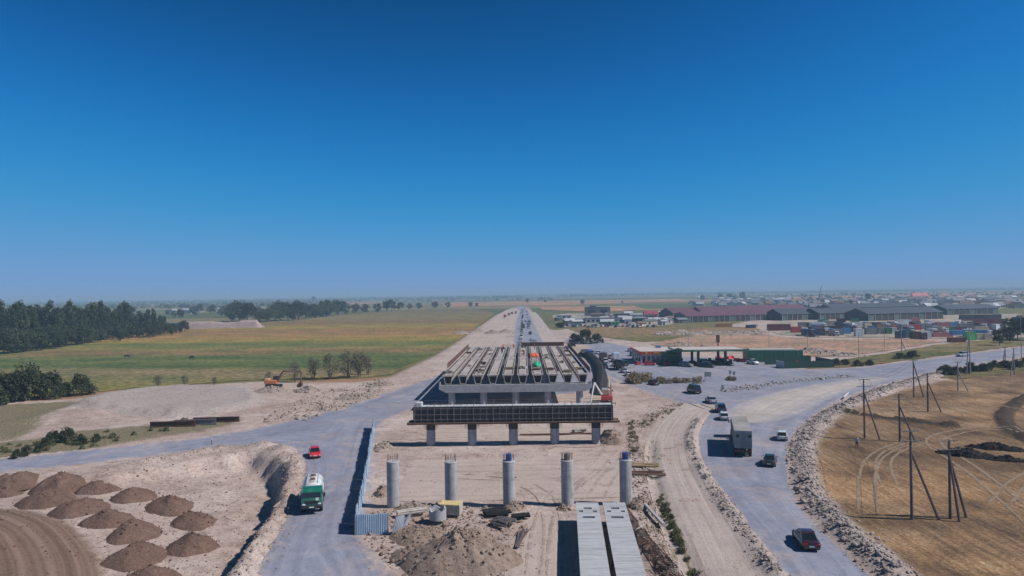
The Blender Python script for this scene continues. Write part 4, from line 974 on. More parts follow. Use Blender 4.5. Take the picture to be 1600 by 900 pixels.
# curved bank in plain black by the far side of the deck
pth = smooth_path(GP([(908, 553), (920, 558), (930, 566), (937, 578), (940, 592), (937, 606), (935, 618)]), 2); V = []; nn = len(pth)
for i, (qx, qy) in enumerate(pth):
    a_, b_ = Vector(pth[max(i - 1, 0)]), Vector(pth[min(i + 1, nn - 1)]); d_ = (b_ - a_).normalized(); e_ = min(1, i / 3 + .1, (nn - 1 - i) / 3 + .1)
    for u, zf in ((-2.0, -.1), (-1.2, .7), (-.4, 1.0), (.4, .92), (1.2, .6), (2.0, -.1)):
        hh = (2.3 + 1.0 * float(fbm(qx + u, qy, 2.5, 77, 3))) * e_; V.append((qx + d_.y * u, qy - d_.x * u, zf * hh))
mb = MB(); mb.add(V, [(6 * i + j, 6 * i + 6 + j, 6 * i + 7 + j, 6 * i + 1 + j) for i in range(nn - 1) for j in range(5)])
o = mb.build('black_bank', M_BLACKT, None, True); tag(o, 'curved black bank beside the deck', 'spoil bank', None, 'thing')
t = thing('abandoned_pole', 'white concrete pole lying on the rock bank', 'pole'); put(t, 1322, 622, R(55), .35); mb = MB(); mb.cyl((-3, 0, .2), (3, 0, .5), .2, .14, 8); mb.build('shaft', M_CONC_L, t, True)
# odds and ends on the deck
ZD = 7.705
def on_deck(px, py): return G(px, py, ZD)
def clutter(px, py, kind, label):
    x, y = on_deck(px, py); b = round((x - BX) / 3.2 + 4.5); x = BX + (b - 4.5) * 3.2 + random.uniform(-.25, .25)
    if kind in ('orange', 'green'):
        mb = MB(); n = 6; V = []
        w = 2.3 if kind == 'orange' else 1.8; L = 9 if kind == 'orange' else 8
        for i in range(n + 1):
            for j in range(n + 1): V.append((-w / 2 + w * i / n, -L / 2 + L * j / n, .25 + (.35 if kind == 'orange' else .7) * (.5 + float(vnoise(i * 1.3, j * 1.7, 4))) * (1 if 0 < i < n and 0 < j < n else -.3)))
        mb.add(V, [(i * (n + 1) + j, (i + 1) * (n + 1) + j, (i + 1) * (n + 1) + j + 1, i * (n + 1) + j + 1) for i in range(n) for j in range(n)])
        mb.add([(-w / 2, -L / 2, 0), (w / 2, -L / 2, 0), (w / 2, L / 2, 0), (-w / 2, L / 2, 0)], [(0, 1, 2, 3)])
        o = mb.build('tarpaulin', M_ORNG if kind == 'orange' else M_GRNT, None, True); tag(o, label, 'tarpaulin', None, 'thing')
    elif kind == 'wood':
        o = thing('timber_stack', label, 'timber stack')
        for k in range(10):
            mb = MB(); mb.box((random.uniform(-.3, .3), random.uniform(-1.2, 1.2), .1 + .14 * (k // 3)), (random.uniform(1.2, 2.0), .22, .12), random.uniform(-.35, .35)); mb.build('board', (M_WOOD, M_WOOD_D, M_RUST)[k % 3], o)
    else:
        o = thing('gear_pile', label, 'gear')
        for k in range(6):
            mb = MB(); mb.bevbox((random.uniform(-.7, .7), random.uniform(-1, 1), .25), (random.uniform(.3, .8), random.uniform(.3, .9), random.uniform(.3, .5)), .05, random.uniform(0, 3)); mb.build('crate', (M_STEEL, M_BLACKT, M_RUST, M_CONC_L)[k % 4], o)
    o.location = (x, y, ZD); return o
clutter(834, 556, 'orange', 'orange tarpaulin spread over the deck'); clutter(845, 571, 'green', 'crumpled green tarpaulin on the deck')
for q, (px, py, k, lab) in enumerate(((839, 578, 'wood', 'stacked boards beside the green tarpaulin'), (862, 578, 'wood', 'stacked boards on the near end, one beam from the tarpaulin'), (887, 581, 'wood', 'loose boards on the near deck end, before the last beam'),
    (908, 577, 'wood', 'yellow boards on the outermost beam by the station side'), (815, 576, 'gear', 'grey gear on the near end of a middle beam'), (748, 580, 'gear', 'crates on the near end of a field side beam'), (780, 545, 'gear', 'gear around the workers on the far span'),
    (898, 556, 'wood', 'rusty boards half way along the outermost beam'), (888, 549, 'gear', 'gear near the far end of the station side beams'), (800, 577, 'wood', 'boards beside the grey gear on the near end'), (725, 552, 'gear', 'orange brown gear by the field side formwork'), (815, 543, 'gear', 'gear on the far end of the middle beams'))):
    clutter(px, py, k, lab)
for k in range(34):
    px, py = random.uniform(700, 915), random.uniform(543, 583)
    x, y = on_deck(px, py); b = round((x - BX) / 3.2 + 4.5)
    if not 0 <= b <= 9 or not ROWS[2] < y < ROWS[4]: continue
    o = MB(); a = random.uniform(0, 3); mm = random.choice((M_RUST, M_WOOD, M_WOOD_D, M_BLACKT, M_STEEL))
    for q in range(5): o.box((random.uniform(-.5, .5), random.uniform(-.6, .6), .1 + .08 * q), (random.uniform(.5, 1.6), .18, .1), a + random.uniform(-.3, .3))
    o = o.build('board_scraps', mm); o.location = (BX + (b - 4.5) * 3.2, y, ZD); tag(o, 'small scatter of boards and offcuts on a bridge beam', 'offcuts', 'offcuts on the deck', 'thing')
# ------------------------------------------------------------------ vehicles
M_GLASS = mat('tinted_glass', (0.012, 0.016, 0.022), 0.08, 0.1, 1.0, spec=0.8)
M_TYRE = mat('tyre', (0.015, 0.015, 0.016), 0.85, 0.2, 5.0)
M_RIM = mat('wheel_rim', (0.32, 0.32, 0.33), 0.4, 0.15, 5.0, metal=0.5)
M_LAMP = mat('lamp_glass', (0.75, 0.76, 0.78), 0.15, 0.05, 3.0)
M_TAIL = mat('tail_lamp', (0.42, 0.012, 0.015), 0.25, 0.1, 3.0)
M_PLATE = mat('number_plate', (0.7, 0.7, 0.68), 0.5, 0.05, 3.0)
M_TRIM = mat('black_trim', (0.02, 0.02, 0.021), 0.6, 0.2, 4.0)
DUST = (0.36, 0.31, 0.28)
def paint(name, col, dust=0.35): return mat('paint_' + name, col, 0.28, 0.06, 1.5, coat=0.6, dirt=DUST, dirt_amt=dust)
P_RED = paint('red', (0.55, 0.015, 0.025), .12); P_WHITE = paint('white', (0.66, 0.68, 0.70), .2); P_SILVER = paint('silver', (0.36, 0.40, 0.45)); P_DARK = paint('dark_green', (0.012, 0.028, 0.03), .15)
P_BLACK = paint('black', (0.012, 0.013, 0.017), .12); P_WINE = paint('wine', (0.04, 0.006, 0.010), .08); P_NAVY = paint('navy', (0.02, 0.035, 0.085), .15); P_GREEN = paint('truck_green', (0.006, 0.16, 0.10), .15)
P_GREY = paint('grey', (0.16, 0.17, 0.19)); P_BLUE = paint('blue', (0.05, 0.16, 0.42)); P_ORANGE = paint('orange', (0.60, 0.17, 0.04)); P_YELLOW = paint('yellow', (0.62, 0.36, 0.04)); P_LGREEN = paint('light_green', (0.10, 0.50, 0.16)); P_TAN = paint('tan', (0.45, 0.36, 0.25)); P_BROWN = paint('brown', (0.13, 0.05, 0.045)); P_PINK = paint('faded_red', (0.45, 0.10, 0.09))
def wheel(parent, x, y, r=0.33, w=0.22):
    mb = MB(); n = 16; h = w / 2
    prof = [(r * .62, -h), (r * .95, -h), (r, -h * .6), (r, h * .6), (r * .95, h), (r * .62, h)]
    mb.loft([[(q * math.cos(2 * math.pi * k / n), yy, q * math.sin(2 * math.pi * k / n)) for k in range(n)] for q, yy in prof], cap=False)
    t = mb.build('wheel', M_TYRE, parent, True); t.location = (x, y, r)
    rm = MB(); rm.cyl((0, -h * .8, 0), (0, h * .8, 0), r * .64, r * .64, 12); rm.build('rim', M_RIM, t, True)
    return t
SHAPES = {  # length, width, height, hood z, belt z, (cabin base front, roof front, roof rear, cabin base rear), deck z, wheel radius
    'sedan': (4.55, 1.76, 1.44, .80, .90, (.95, .30, -.95, -1.65), .96, .32),
    'hatch': (4.10, 1.70, 1.46, .82, .90, (.95, .35, -1.30, -1.95), .92, .31),
    'suv': (4.75, 1.88, 1.80, 1.04, 1.12, (1.05, .50, -1.95, -2.28), 1.10, .37),
    'van': (5.2, 1.95, 2.15, 1.10, 1.20, (1.95, 1.10, -2.45, -2.55), 1.2, .35),
    'pickup': (5.2, 1.85, 1.78, 1.02, 1.10, (1.05, .45, -.55, -.85), 1.06, .38)}
def sect(x, w, z0, z1, r=.12):
    h = w / 2
    return [(x, -h * .90, z0), (x, h * .90, z0), (x, h, z0 + .18), (x, h, z1 - r * 1.4), (x, h * .93, z1 - r * .4), (x, h * .80, z1), (x, -h * .80, z1), (x, -h * .93, z1 - r * .4), (x, -h, z1 - r * 1.4), (x, -h, z0 + .18)]
def car(shape, body, loc, rz, label, group=None, cat='car', name=None):
    L, W, Ht, zh, zb, (cf, rf, rr, cr), zd, wr = SHAPES[shape]
    t = thing(name or {'sedan': 'saloon_car', 'hatch': 'hatchback_car', 'suv': 'off_road_car', 'van': 'van', 'pickup': 'pickup_truck'}[shape], label, cat, loc, rz, group)
    f, b = L / 2, -L / 2; g = .20
    st = [(b, W * .86, g + .16, zd - .16), (b + .10, W * .93, g + .02, zd - .04), (b + .45, W * .98, g, zd), (cr, W, g, zb + .02), (0, W, g, zb), (cf, W, g, zh + .06), (cf + .5 * (f - cf), W * .98, g, zh), (f - .28, W * .94, g, zh - .10), (f - .06, W * .86, g + .05, zh - .22), (f, W * .78, g + .12, zh - .32)]
    mb = MB(); mb.loft([sect(*q) for q in st]); body_o = mb.build('body', body, t, True)
    # glasshouse
    mb = MB(); h = W / 2; zt = Ht - .07; k = .80
    base = [(cf, h * .86), (rr * .5 + rf * .5, h * .90), (cr, h * .84)]
    low = [(cf, -h * .84, zb - .03), (cf, h * .84, zb - .03), (cr, h * .82, zb - .02), (cr, -h * .82, zb - .02)]
    top = [(rf, -h * .70, zt), (rf, h * .70, zt), (rr, h * .68, zt), (rr, -h * .68, zt)]
    mb.loft([low, top]); mb.build('window_glass', M_GLASS, t)
    mb = MB(); mb.loft([[(rf + .05, -h * .72, zt - .012), (rf + .05, h * .72, zt - .012), (rr - .05, h * .70, zt - .012), (rr - .05, -h * .70, zt - .012)], [(rf - .02, -h * .70, Ht - .025), (rf - .02, h * .70, Ht - .025), (rr + .02, h * .68, Ht - .025), (rr + .02, -h * .68, Ht - .025)], [(rf - .15, -h * .55, Ht), (rf - .15, h * .55, Ht), (rr + .15, h * .53, Ht), (rr + .15, -h * .53, Ht)]])
    mb.build('roof', body, t, True)
    for s in (-1, 1):
        pl = MB()
        mid = (rf + rr) / 2
        for (x0, x1, wd) in ((cf - .05, rf, .07), (mid, mid, .10), (cr + .04, rr, .12 if shape in ('sedan', 'hatch') else .2)):
            a, c = Vector((x0, s * h * .855, zb - .02)), Vector((x1, s * h * .715, zt)); u = Vector((wd / 2, 0, 0)); o2 = Vector((0, s * .012, 0))
            pl.add([a - u + o2, a + u + o2, c + u + o2, c - u + o2], [(0, 1, 2, 3)])
        pl.build('pillar', body, t)
        for xx, m, nm in ((f - .10, M_LAMP, 'headlight'), (b + .03, M_TAIL, 'tail_light')):
            q = MB(); q.bevbox((xx, s * W * .34, (zh - .30) if xx > 0 else zd - .22), (.12, W * .20, .15), .03); q.build(nm, m, t)
        q = MB(); q.bevbox((cf - .12, s * (h + .08), zb + .05), (.12, .18, .13), .03); q.build('mirror', body, t)
    for nm, xx in (('number_plate', f + .012), ('number_plate', b - .012)):
        q = MB(); q.box((xx, 0, .52), (.02, .5, .12)); q.build(nm, M_PLATE, t)
    for nm, xx in (('bumper', f - .07), ('bumper', b + .07)):
        q = MB(); q.bevbox((xx, 0, .36), (.2, W * .86, .17), .05); q.build(nm, M_TRIM, t)
    if shape == 'pickup':
        q = MB(); q.box(((cr + b) / 2, 0, zd + .005), (abs(b - cr) - .25, W * .8, .02)); q.build('load_bed', M_TRIM, t)
    wb = L * .295
    for x in (wb, -wb):
        for s in (-1, 1):
            wheel(t, x, s * (h - .10), wr)
            q = MB(); n = 14
            q.add([(x + (wr + .06) * math.cos(math.pi * j / n), s * (h + .004), wr + (wr + .06) * math.sin(math.pi * j / n)) for j in range(n + 1)], [tuple(range(n + 1))]); q.build('wheel_arch', M_TRIM, t)
    return t
def truck_base(t, L, W, axles, fz=.95, r=.5):
    mb = MB(); mb.box((0, 0, fz - .15), (L - .4, .85, .28)); mb.build('chassis', M_TRIM, t)
    for x in axles:
        for s in (-1, 1): wheel(t, x, s * (W / 2 - .22), r, .38)
        mb = MB(); mb.cyl((x, -W / 2 + .3, r), (x, W / 2 - .3, r), .09, n=6); mb.build('axle', M_TRIM, t)
def cab(t, x0, x1, W, z0, z1, m, slope=.18):
    """cab-over: x1 is the nose"""
    mb = MB(); h = W / 2; zm = z0 + (z1 - z0) * .48
    def r(z, f, k): return [(x0, -h * k, z), (f, -h * k + .08, z), (f + .05, -h * k + .25, z), (f + .05, h * k - .25, z), (f, h * k - .08, z), (x0, h * k, z)]
    mb.loft([r(z0, x1 - .05, 1), r(zm, x1, 1), r(z1 - .15, x1 - slope, .96), r(z1, x1 - slope - .2, .86)]); c = mb.build('cab', m, t, True)
    g = MB(); za, zb2 = zm + .10, z1 - .28
    g.add([(x1 + .065, -h * .84, za), (x1 + .065, h * .84, za), (x1 - slope + .105, h * .80, zb2), (x1 - slope + .105, -h * .80, zb2), (x1 + .0, -h * .84, za), (x1 + .0, h * .84, za), (x1 - slope, h * .80, zb2), (x1 - slope, -h * .80, zb2)], [(0, 1, 2, 3), (0, 1, 5, 4), (2, 3, 7, 6), (1, 2, 6, 5), (0, 3, 7, 4)]); g.build('windscreen', M_GLASS, c)
    for s in (-1, 1):
        w = MB(); w.box((x0 + (x1 - x0) * .55, s * (h * .985), (za + zb2) / 2 + .02), ((x1 - x0) * .55, .03, (zb2 - za) * .9)); w.build('side_window', M_GLASS, c)
        q = MB(); q.bevbox((x1 + .06, s * h * .70, z0 + .22), (.08, .34, .2), .04); q.build('headlight', M_LAMP, t)
        q = MB(); q.bevbox((x1 - .02, s * (h + .2), zm + .35), (.1, .2, .5), .04); q.build('mirror', M_TRIM, t)
    q = MB(); q.bevbox((x1 + .05, 0, z0 - .12), (.28, W * .98, .34), .06); q.build('bumper', M_TRIM, t)
    q = MB(); q.box((x1 + .2, 0, z0 - .1), (.02, .52, .13)); q.build('number_plate', M_PLATE, t)
    q = MB(); q.box((x1 + .055, 0, z0 + .45), (.06, W * .62, .28)); q.build('grille', M_TRIM, t)
    return c
def box_truck(loc, rz, label, cabm, boxm, L=7.5, hb=2.5, group=None, name='box_truck'):
    t = thing(name, label, 'truck', loc, rz, group); W = 2.4
    truck_base(t, L, W, (L / 2 - 1.3, -L / 2 + 1.6)); cab(t, L / 2 - 1.9, L / 2 - .1, W, .85, 2.6, cabm)
    mb = MB(); mb.bevbox((-1.05, 0, 1.1 + hb / 2), (L - 2.3, W + .05, hb), .06); mb.build('cargo_box', boxm, t)
    mb = MB(); mb.box((-L / 2 + .085, 0, 1.1 + hb / 2), (.02, .05, hb - .2)); mb.build('door_gap', M_TRIM, t)
    return t
def dump_truck(loc, rz, label, cabm, bodym, L=7.8, group=None):
    t = thing('dump_truck', label, 'truck', loc, rz, group); W = 2.5
    truck_base(t, L, W, (L / 2 - 1.4, -L / 2 + 2.6, -L / 2 + 1.25)); cab(t, L / 2 - 2.0, L / 2 - .1, W, .95, 2.75, cabm)
    x0, x1, z0, z1, h = -L / 2, L / 2 - 2.2, 1.25, 2.55, W / 2
    for s in (-1, 1):
        mb = MB(); mb.box(((x0 + x1) / 2, s * (h - .05), (z0 + z1) / 2), (x1 - x0, .1, z1 - z0)); mb.build('side_wall', bodym, t)
        for k in range(6):
            q = MB(); q.box((x0 + .3 + (x1 - x0 - .6) * k / 5, s * (h + .04), (z0 + z1) / 2), (.1, .08, z1 - z0)); q.build('stake', bodym, t)
    mb = MB(); mb.box((x0 + .05, 0, (z0 + z1) / 2), (.1, W - .2, z1 - z0 - .1)); mb.build('tailgate', bodym, t)
    mb = MB(); mb.box((x1 - .05, 0, (z0 + z1) / 2 + .2), (.1, W - .2, z1 - z0 + .4)); mb.build('headboard', bodym, t)
    mb = MB(); mb.box(((x0 + x1) / 2, 0, z0 + .35), (x1 - x0 - .2, W - .2, .7)); mb.build('load', M_SOIL, t)
    return t
def place(px, py, tx, ty):
    x, y = G(px, py); a, b = G(tx, ty); return (x, y, 0.03), math.atan2(b - y, a - x)
# --- the ones on the right road, most drive away along it
CARS = [('sedan', P_WINE, 1259, 850, 1215, 790, 'dark wine red saloon car alone beside the rock bank'),
        ('sedan', P_DARK, 1203, 725, 1212, 690, 'dark green saloon car following the white car past the lorry'),
        ('hatch', P_WHITE, 1222, 686, 1220, 660, 'white car with black rear window ahead of the container lorry'),
        ('hatch', P_WHITE, 1131, 655, 1122, 635, 'white hatchback directly ahead of the grey container lorry'),
        ('suv', P_NAVY, 1126, 643, 1116, 628, 'dark navy off-roader between the white and the silver car'),
        ('sedan', P_SILVER, 1111, 629, 1092, 618, 'silver saloon behind the dark off-roader at the island'),
        ('sedan', P_BLACK, 1021, 601, 1000, 594, 'black saloon passing the dry scrub strip'),
        ('hatch', P_SILVER, 990, 592, 975, 583, 'pale silver estate, last of the queue by the scrub'),
        ('sedan', P_WHITE, 982, 587, 970, 578, 'pale blue white saloon in the middle of the queue'),
        ('sedan', P_SILVER, 975, 582, 963, 573, 'grey silver saloon behind the dark tipper in the queue'),
        ('pickup', P_WHITE, 1176, 569, 1195, 572, 'white pickup truck before the green wall'),
        ('sedan', P_BLACK, 1139, 571, 1150, 573, 'black saloon just beyond the canopy posts'),
        ('suv', P_BLACK, 1106, 574, 1118, 575, 'black off-roader parked across the canopy front'),
        ('suv', P_NAVY, 1101, 569, 1112, 570, 'dark blue off-roader at the pumps under the canopy'),
        ('sedan', P_BLACK, 1120, 570, 1128, 571, 'black car between the canopy posts'),
        ('sedan', P_BLACK, 1064, 571, 1074, 571, 'dark car at the first pump under the green fascia'),
        ('sedan', P_NAVY, 1083, 570, 1092, 571, 'dark blue car at the second pump'),
        ('hatch', P_WHITE, 961, 572, 951, 566, 'white car beside the white box van in the queue'),
        ('suv', P_SILVER, 1504, 557, 1490, 558, 'silver and white car far along the gravel road by the bank'),
        ('suv', P_WHITE, 946, 567, 938, 560, 'white off-roader at the head of the queue'),
        ('sedan', P_DARK, 945, 575, 937, 569, 'dark car behind the white off-roader at the queue head'),
        ('hatch', P_WHITE, 891, 539, 880, 536, 'white car on the slip lane beyond the deck'),
        ('sedan', P_SILVER, 984, 549, 990, 543, 'grey car parked behind the filling station shop')]
for sh, pm, px, py, tx, ty, lab in CARS:
    loc, rz = place(px, py, tx, ty); car(sh, pm, loc, rz, lab, cat='pickup' if sh == 'pickup' else 'car')
loc, rz = place(492, 713, 500, 760); car('hatch', P_RED, loc, rz, 'bright red hatchback facing the tanker lorry on the gravel road')
# --- cars on the highway beyond the bridge
hw = [(813, 535, P_WHITE, 'suv', 1), (815, 528, P_WHITE, 'sedan', 1), (816, 522, P_SILVER, 'sedan', 1), (811, 541, P_SILVER, 'hatch', 1), (818, 493, P_WHITE, 'suv', 1), (816, 498, P_DARK, 'sedan', -1), (817, 488, P_SILVER, 'sedan', 1), (821, 503, P_NAVY, 'sedan', -1), (826, 513, P_SILVER, 'suv', -1), (814, 490, P_WHITE, 'van', 1), (815, 485, P_GREY, 'van', -1), (819, 483, P_NAVY, 'sedan', 1)]
for k, (px, py, pm, sh, d) in enumerate(hw):
    x, y = G(px, py); car(sh, pm, (x, y, .05), R(90 * d), ('white off-roader in the highway queue just beyond the deck', 'white saloon second in the highway queue beyond the deck', 'silver saloon behind the lorry on the highway', 'silver hatchback closest to the deck on the highway', 'white off-roader far up the highway', 'dark green saloon coming down the far highway', 'silver saloon far up the highway', 'navy saloon half way down the highway', 'silver off-roader beside the lorries on the highway', 'white van far up the highway', 'grey van at the far end of the highway', 'navy saloon at the far end of the highway')[k], 'cars on the highway')
x, y = G(817, 513); dump_truck((x, y, .05), R(90), 'lorry with a yellow load on the highway beyond the deck', P_DARK, P_BROWN)
x, y = G(826, 511); box_truck((x, y, .05), R(-90), 'grey box lorry oncoming on the highway', P_SILVER, P_GREY)
x, y = G(827, 506); box_truck((x, y, .05), R(-90), 'second grey box lorry oncoming on the highway, farther off', P_GREY, P_SILVER)
x, y = G(834, 542); box_truck((x, y, .05), R(90), 'grey box trailer standing beyond the deck end', P_GREY, P_SILVER, 6, 2.6)
# --- queue lorries
loc, rz = place(967, 577, 955, 570); dump_truck(loc, rz, 'dark tipper lorry in the queue before the station', P_DARK, P_BLACK)
loc, rz = place(962, 565, 950, 559); box_truck(loc, rz, 'white box van in the queue by the station shop', P_WHITE, P_WHITE, 6.5, 2.2)
loc, rz = place(942, 564, 934, 557); box_truck(loc, rz, 'dark boxed lorry with white cab at the queue head', P_WHITE, P_BROWN, 7, 2.2)
loc, rz = place(918, 557, 930, 560); dump_truck(loc, rz, 'blue cabbed tipper lorry loaded with earth beside the deck', P_BLUE, P_GREY, 8.5)
loc, rz = place(894, 541, 886, 537); dump_truck(loc, rz, 'white cabbed lorry on the slip lane beyond the deck', P_WHITE, P_BLACK, 7.5)
loc, rz = place(1084, 614, 1066, 607); car('van', P_BLACK, loc, rz, 'black boxy van crossing before the island', cat='van')
# --- container lorry seen from behind
M_BOXG = mat('scuffed_grey_container', (0.26, 0.29, 0.31), 0.55, .15, .7, dirt=(0.17, 0.16, 0.155), dirt_amt=.55)
M_BOXT = mat('grey_container_roof', (0.30, 0.29, 0.28), 0.7, .2, .6, dirt=(0.19, 0.165, 0.145), dirt_amt=.6)
loc, rz = place(1158, 701, 1146, 655)
t = thing('container_lorry', 'grey container lorry seen from behind on the gravel road', 'lorry', loc, rz)
Ls, W = 12.2, 2.5; truck_base(t, Ls, W, (-4.9, -3.6, -2.3), 1.25)
mb = MB(); mb.box((0, 0, 1.35 + 1.3), (Ls, W - .06, 2.58)); mb.build('container', M_BOXG, t)
mb = MB(); mb.box((0, 0, 1.35 + 2.615), (Ls, W, .05)); mb.build('container_roof', M_BOXT, t)
for k in range(40):
    for s in (-1, 1):
        q = MB(); q.box((-Ls / 2 + .2 + (Ls - .4) * k / 39, s * (W / 2 - .005), 2.65), (.14, .05, 2.3)); q.build('corrugation', M_BOXG, t)
for s in (-1, 1):
    d = MB(); d.box((-Ls / 2 - .03, s * .60, 2.65), (.06, 1.16, 2.4)); dd = d.build('door', M_BOXG, t)
    for y in (.25, .9):
        q = MB(); q.cyl((-Ls / 2 - .09, s * y, 1.5), (-Ls / 2 - .09, s * y, 3.8), .025, n=6); q.build('lock_rod', M_STEEL, dd)
    q = MB(); q.box((-Ls / 2 - .066, s * .9 if s < 0 else .8, 3.2), (.012, .42, .42)); q.build('placard', M_TRIM, dd)
    q = MB(); q.bevbox((-Ls / 2 - .05, s * .95, .95), (.06, .4, .16), .02); q.build('tail_light', M_TAIL, t)
q = MB(); q.box((-Ls / 2 - .02, 0, .95), (.1, 2.4, .3)); q.build('rear_bar', M_BROWN if False else M_RUST, t)
for s in (-1, 1):
    q = MB(); q.box((-3.6, s * 1.2, 1.15), (3.8, .06, .5)); q.build('mud_guard', M_TRIM, t)
for x in (6.3, 7.6, 10.6):
    for s in (-1, 1): wheel(t, x - .6, s * 1.02, .5, .34)
mb = MB(); mb.box((7.9, 0, .95), (5.6, .9, .3)); mb.build('tractor_frame', M_TRIM, t); cab(t, 8.0, 10.4, 2.4, .95, 3.1, P_WHITE)
# --- green tanker lorry coming towards the camera
M_TANKW = mat('white_tank', (0.70, 0.73, 0.74), 0.4, .08, 1.5, coat=.3, dirt=(0.42, .37, .32), dirt_amt=.4)
loc, rz = place(489, 790, 481, 850)
t = thing('tanker_lorry', 'green cabbed lorry with a white water tank on the gravel road', 'lorry', loc, rz)
L, W = 7.6, 2.45; truck_base(t, L, W, (2.3, -1.3, -2.65), 1.05, .52); cab(t, 1.7, 3.6, W, 1.0, 2.8, P_GREEN, .12)
n = 20; ring = lambda x, k: [(x, 1.12 * k * math.cos(2 * math.pi * j / n), 2.12 + .86 * k * math.sin(2 * math.pi * j / n)) for j in range(n)]
mb = MB(); mb.loft([ring(-3.75, .75), ring(-3.6, .95), ring(-3.5, 1), ring(1.2, 1), ring(1.32, .95), ring(1.42, .75)]); tank = mb.build('tank', M_TANKW, t, True)
for x in (-2.9, -1.4, .2):
    q = MB(); q.loft([ring(x, 1.012), ring(x + .1, 1.012)]); q.build('tank_band', P_LGREEN if x > 0 else M_TANKW, tank, True)
for x in (-2.2, -.4):
    q = MB(); q.cyl((x, 0, 2.9), (x, 0, 3.12), .32, .30, 14); q.build('hatch', M_RUST, tank, True)
q = MB(); q.box((-1.2, -.0, 3.0), (4.2, .5, .05)); q.build('walkway', M_BLOCKS, tank)
for s in (-1, 1):
    q = MB(); q.box((-1.1, s * 1.16, 1.62), (4.6, .08, .3)); q.build('side_skirt', M_TANKW, t)
    q = MB(); q.cyl((-3.4, s * .62, 2.95), (1.0, s * .62, 2.95), .035, n=6); q.build('hand_rail', M_TANKW, tank)
q = MB(); q.box((3.67, .62, 1.75), (.02, .34, .3)); q.build('sticker', M_PLATE, t)
# --- crawler excavator by the field
def excavator(loc, rz):
    t = thing('excavator', 'orange wheeled excavator digging at the field edge', 'excavator', loc, rz)
    q = MB(); q.box((0, 0, .85), (4.2, 1.4, .4)); q.build('undercarriage', M_TRIM, t)
    for x in (1.45, -1.45):
        for s in (-1, 1): wheel(t, x, s * 1.0, .55, .5)
    q = MB(); q.bevbox((-.6, 0, 1.75), (3.2, 2.4, 1.1), .15); up = q.build('upper_body', P_ORANGE, t)
    q = MB(); q.bevbox((-1.6, 0, 2.45), (1.2, 2.2, .5), .12); q.build('engine_hood', P_YELLOW, t)
    q = MB(); q.bevbox((.5, .65, 2.55), (1.5, 1.0, 1.6), .12); cb_ = q.build('cab', P_BROWN, t)
    q = MB(); q.box((.55, .65, 2.75), (1.54, 1.03, .8)); q.build('cab_window', M_GLASS, cb_)
    pts = [(.9, -.3, 1.9), (2.6, -.3, 4.6), (5.2, -.3, 4.9), (7.4, -.3, 4.3), (7.2, -.3, 1.4)]
    for nm, a, b, w in (('boom', 0, 1, .5), ('boom', 1, 3, .46), ('stick', 3, 4, .38)):
        q = MB(); q.cyl(pts[a], pts[b], w * .62, w * .5, 6); q.build(nm, P_BROWN, t)
    q = MB(); q.prism([(7.6, 1.6), (6.9, 1.5), (6.2, .7), (6.5, .2), (7.2, .2), (7.7, .8)], 'y', -.9, .3); q.build('bucket', M_RUST, t)
    q = MB(); q.cyl((1.2, -.3, 2.2), (3.4, -.3, 4.2), .1, n=6); q.cyl((4.4, -.3, 5.25), (7.0, -.3, 4.9), .1, n=6); q.build('ram', M_STEEL, t)
    return t
x, y = G(428, 610); excavator((x, y, hz(x, y) + .55), R(3))
# --- white boomed crane lorry beside the deck
x, y = G(948, 630); t = thing('crane_lorry', 'red and white boomed crane lorry parked beside the deck', 'crane lorry', (x, y, .05), R(84))
truck_base(t, 9, 2.5, (3.0, -1.6, -3.0)); cab(t, 2.4, 4.4, 2.5, .95, 2.8, P_PINK)
q = MB(); q.bevbox((-1.2, 0, 1.7), (6.4, 2.5, .9), .1); q.build('deck_body', P_RED, t)
q = MB(); q.bevbox((-2.6, .2, 2.9), (2.2, 1.9, 1.5), .15); q.build('crane_house', P_TAN, t)
q = MB(); q.cyl((-3.6, -.4, 2.6), (.8, -.6, 5.2), .32, .26, 8); q.build('boom', P_TAN, t)
q = MB(); q.cyl((-3.8, 1.1, 2.4), (-3.2, 2.7, 5.0), .24, .2, 8); q.cyl((-3.2, 2.7, 5.0), (-5.2, 3.6, .8), .22, .16, 8); q.build('outrigger_arm', P_WHITE, t)
for s in (-1, 1):
    q = MB(); q.cyl((-2.8 + s * .4, -.9, 2.4), (-2.6 + s * .5, -.9, 4.4), .14, n=6); q.build('mast', P_PINK, t)
for s in (-1, 1):
    q = MB(); q.box((-4.3, s * 1.5, .7), (.3, .9, .25)); q.cyl((-4.3, s * 1.9, 0), (-4.3, s * 1.9, .7), .09, n=6); q.build('stabiliser', P_TAN, t)
# --- red road machines on the new carriageway
for k, (px, py) in enumerate(((800, 491), (795, 493), (806, 490), (789, 496))):
    x, y = G(px, py); dump_truck((x, y, .06), R(90 if k % 2 else -90), ('red tipper lorry working on the far carriageway', 'second red tipper lorry on the far carriageway by the field', 'red tipper lorry beside the highway traffic', 'rusty red tipper lorry at the end of the earth heaps')[k], P_PINK, P_PINK if k % 2 else P_RED)

# --- more of the highway traffic: a thinning line in each lane
for k in range(22):
    py = 486 + 50 * (k / 22) ** 1.6 + random.uniform(-.6, .6); lane = -1 if k % 3 else 1
    x, y = G(816, py); x = 1.0 + lane * 2.6; d = 1 if lane > 0 else -1
    car(random.choice(('sedan', 'suv', 'hatch', 'van')), (P_WHITE, P_SILVER, P_GREY, P_BLACK, P_WHITE)[k % 5], (x, y, .05), R(90 * d), f'{("white", "silver", "grey", "black", "white")[k % 5]} vehicle in the {"lane towards the bridge" if d < 0 else "lane leaving the bridge"} of the far highway', 'cars on the highway')
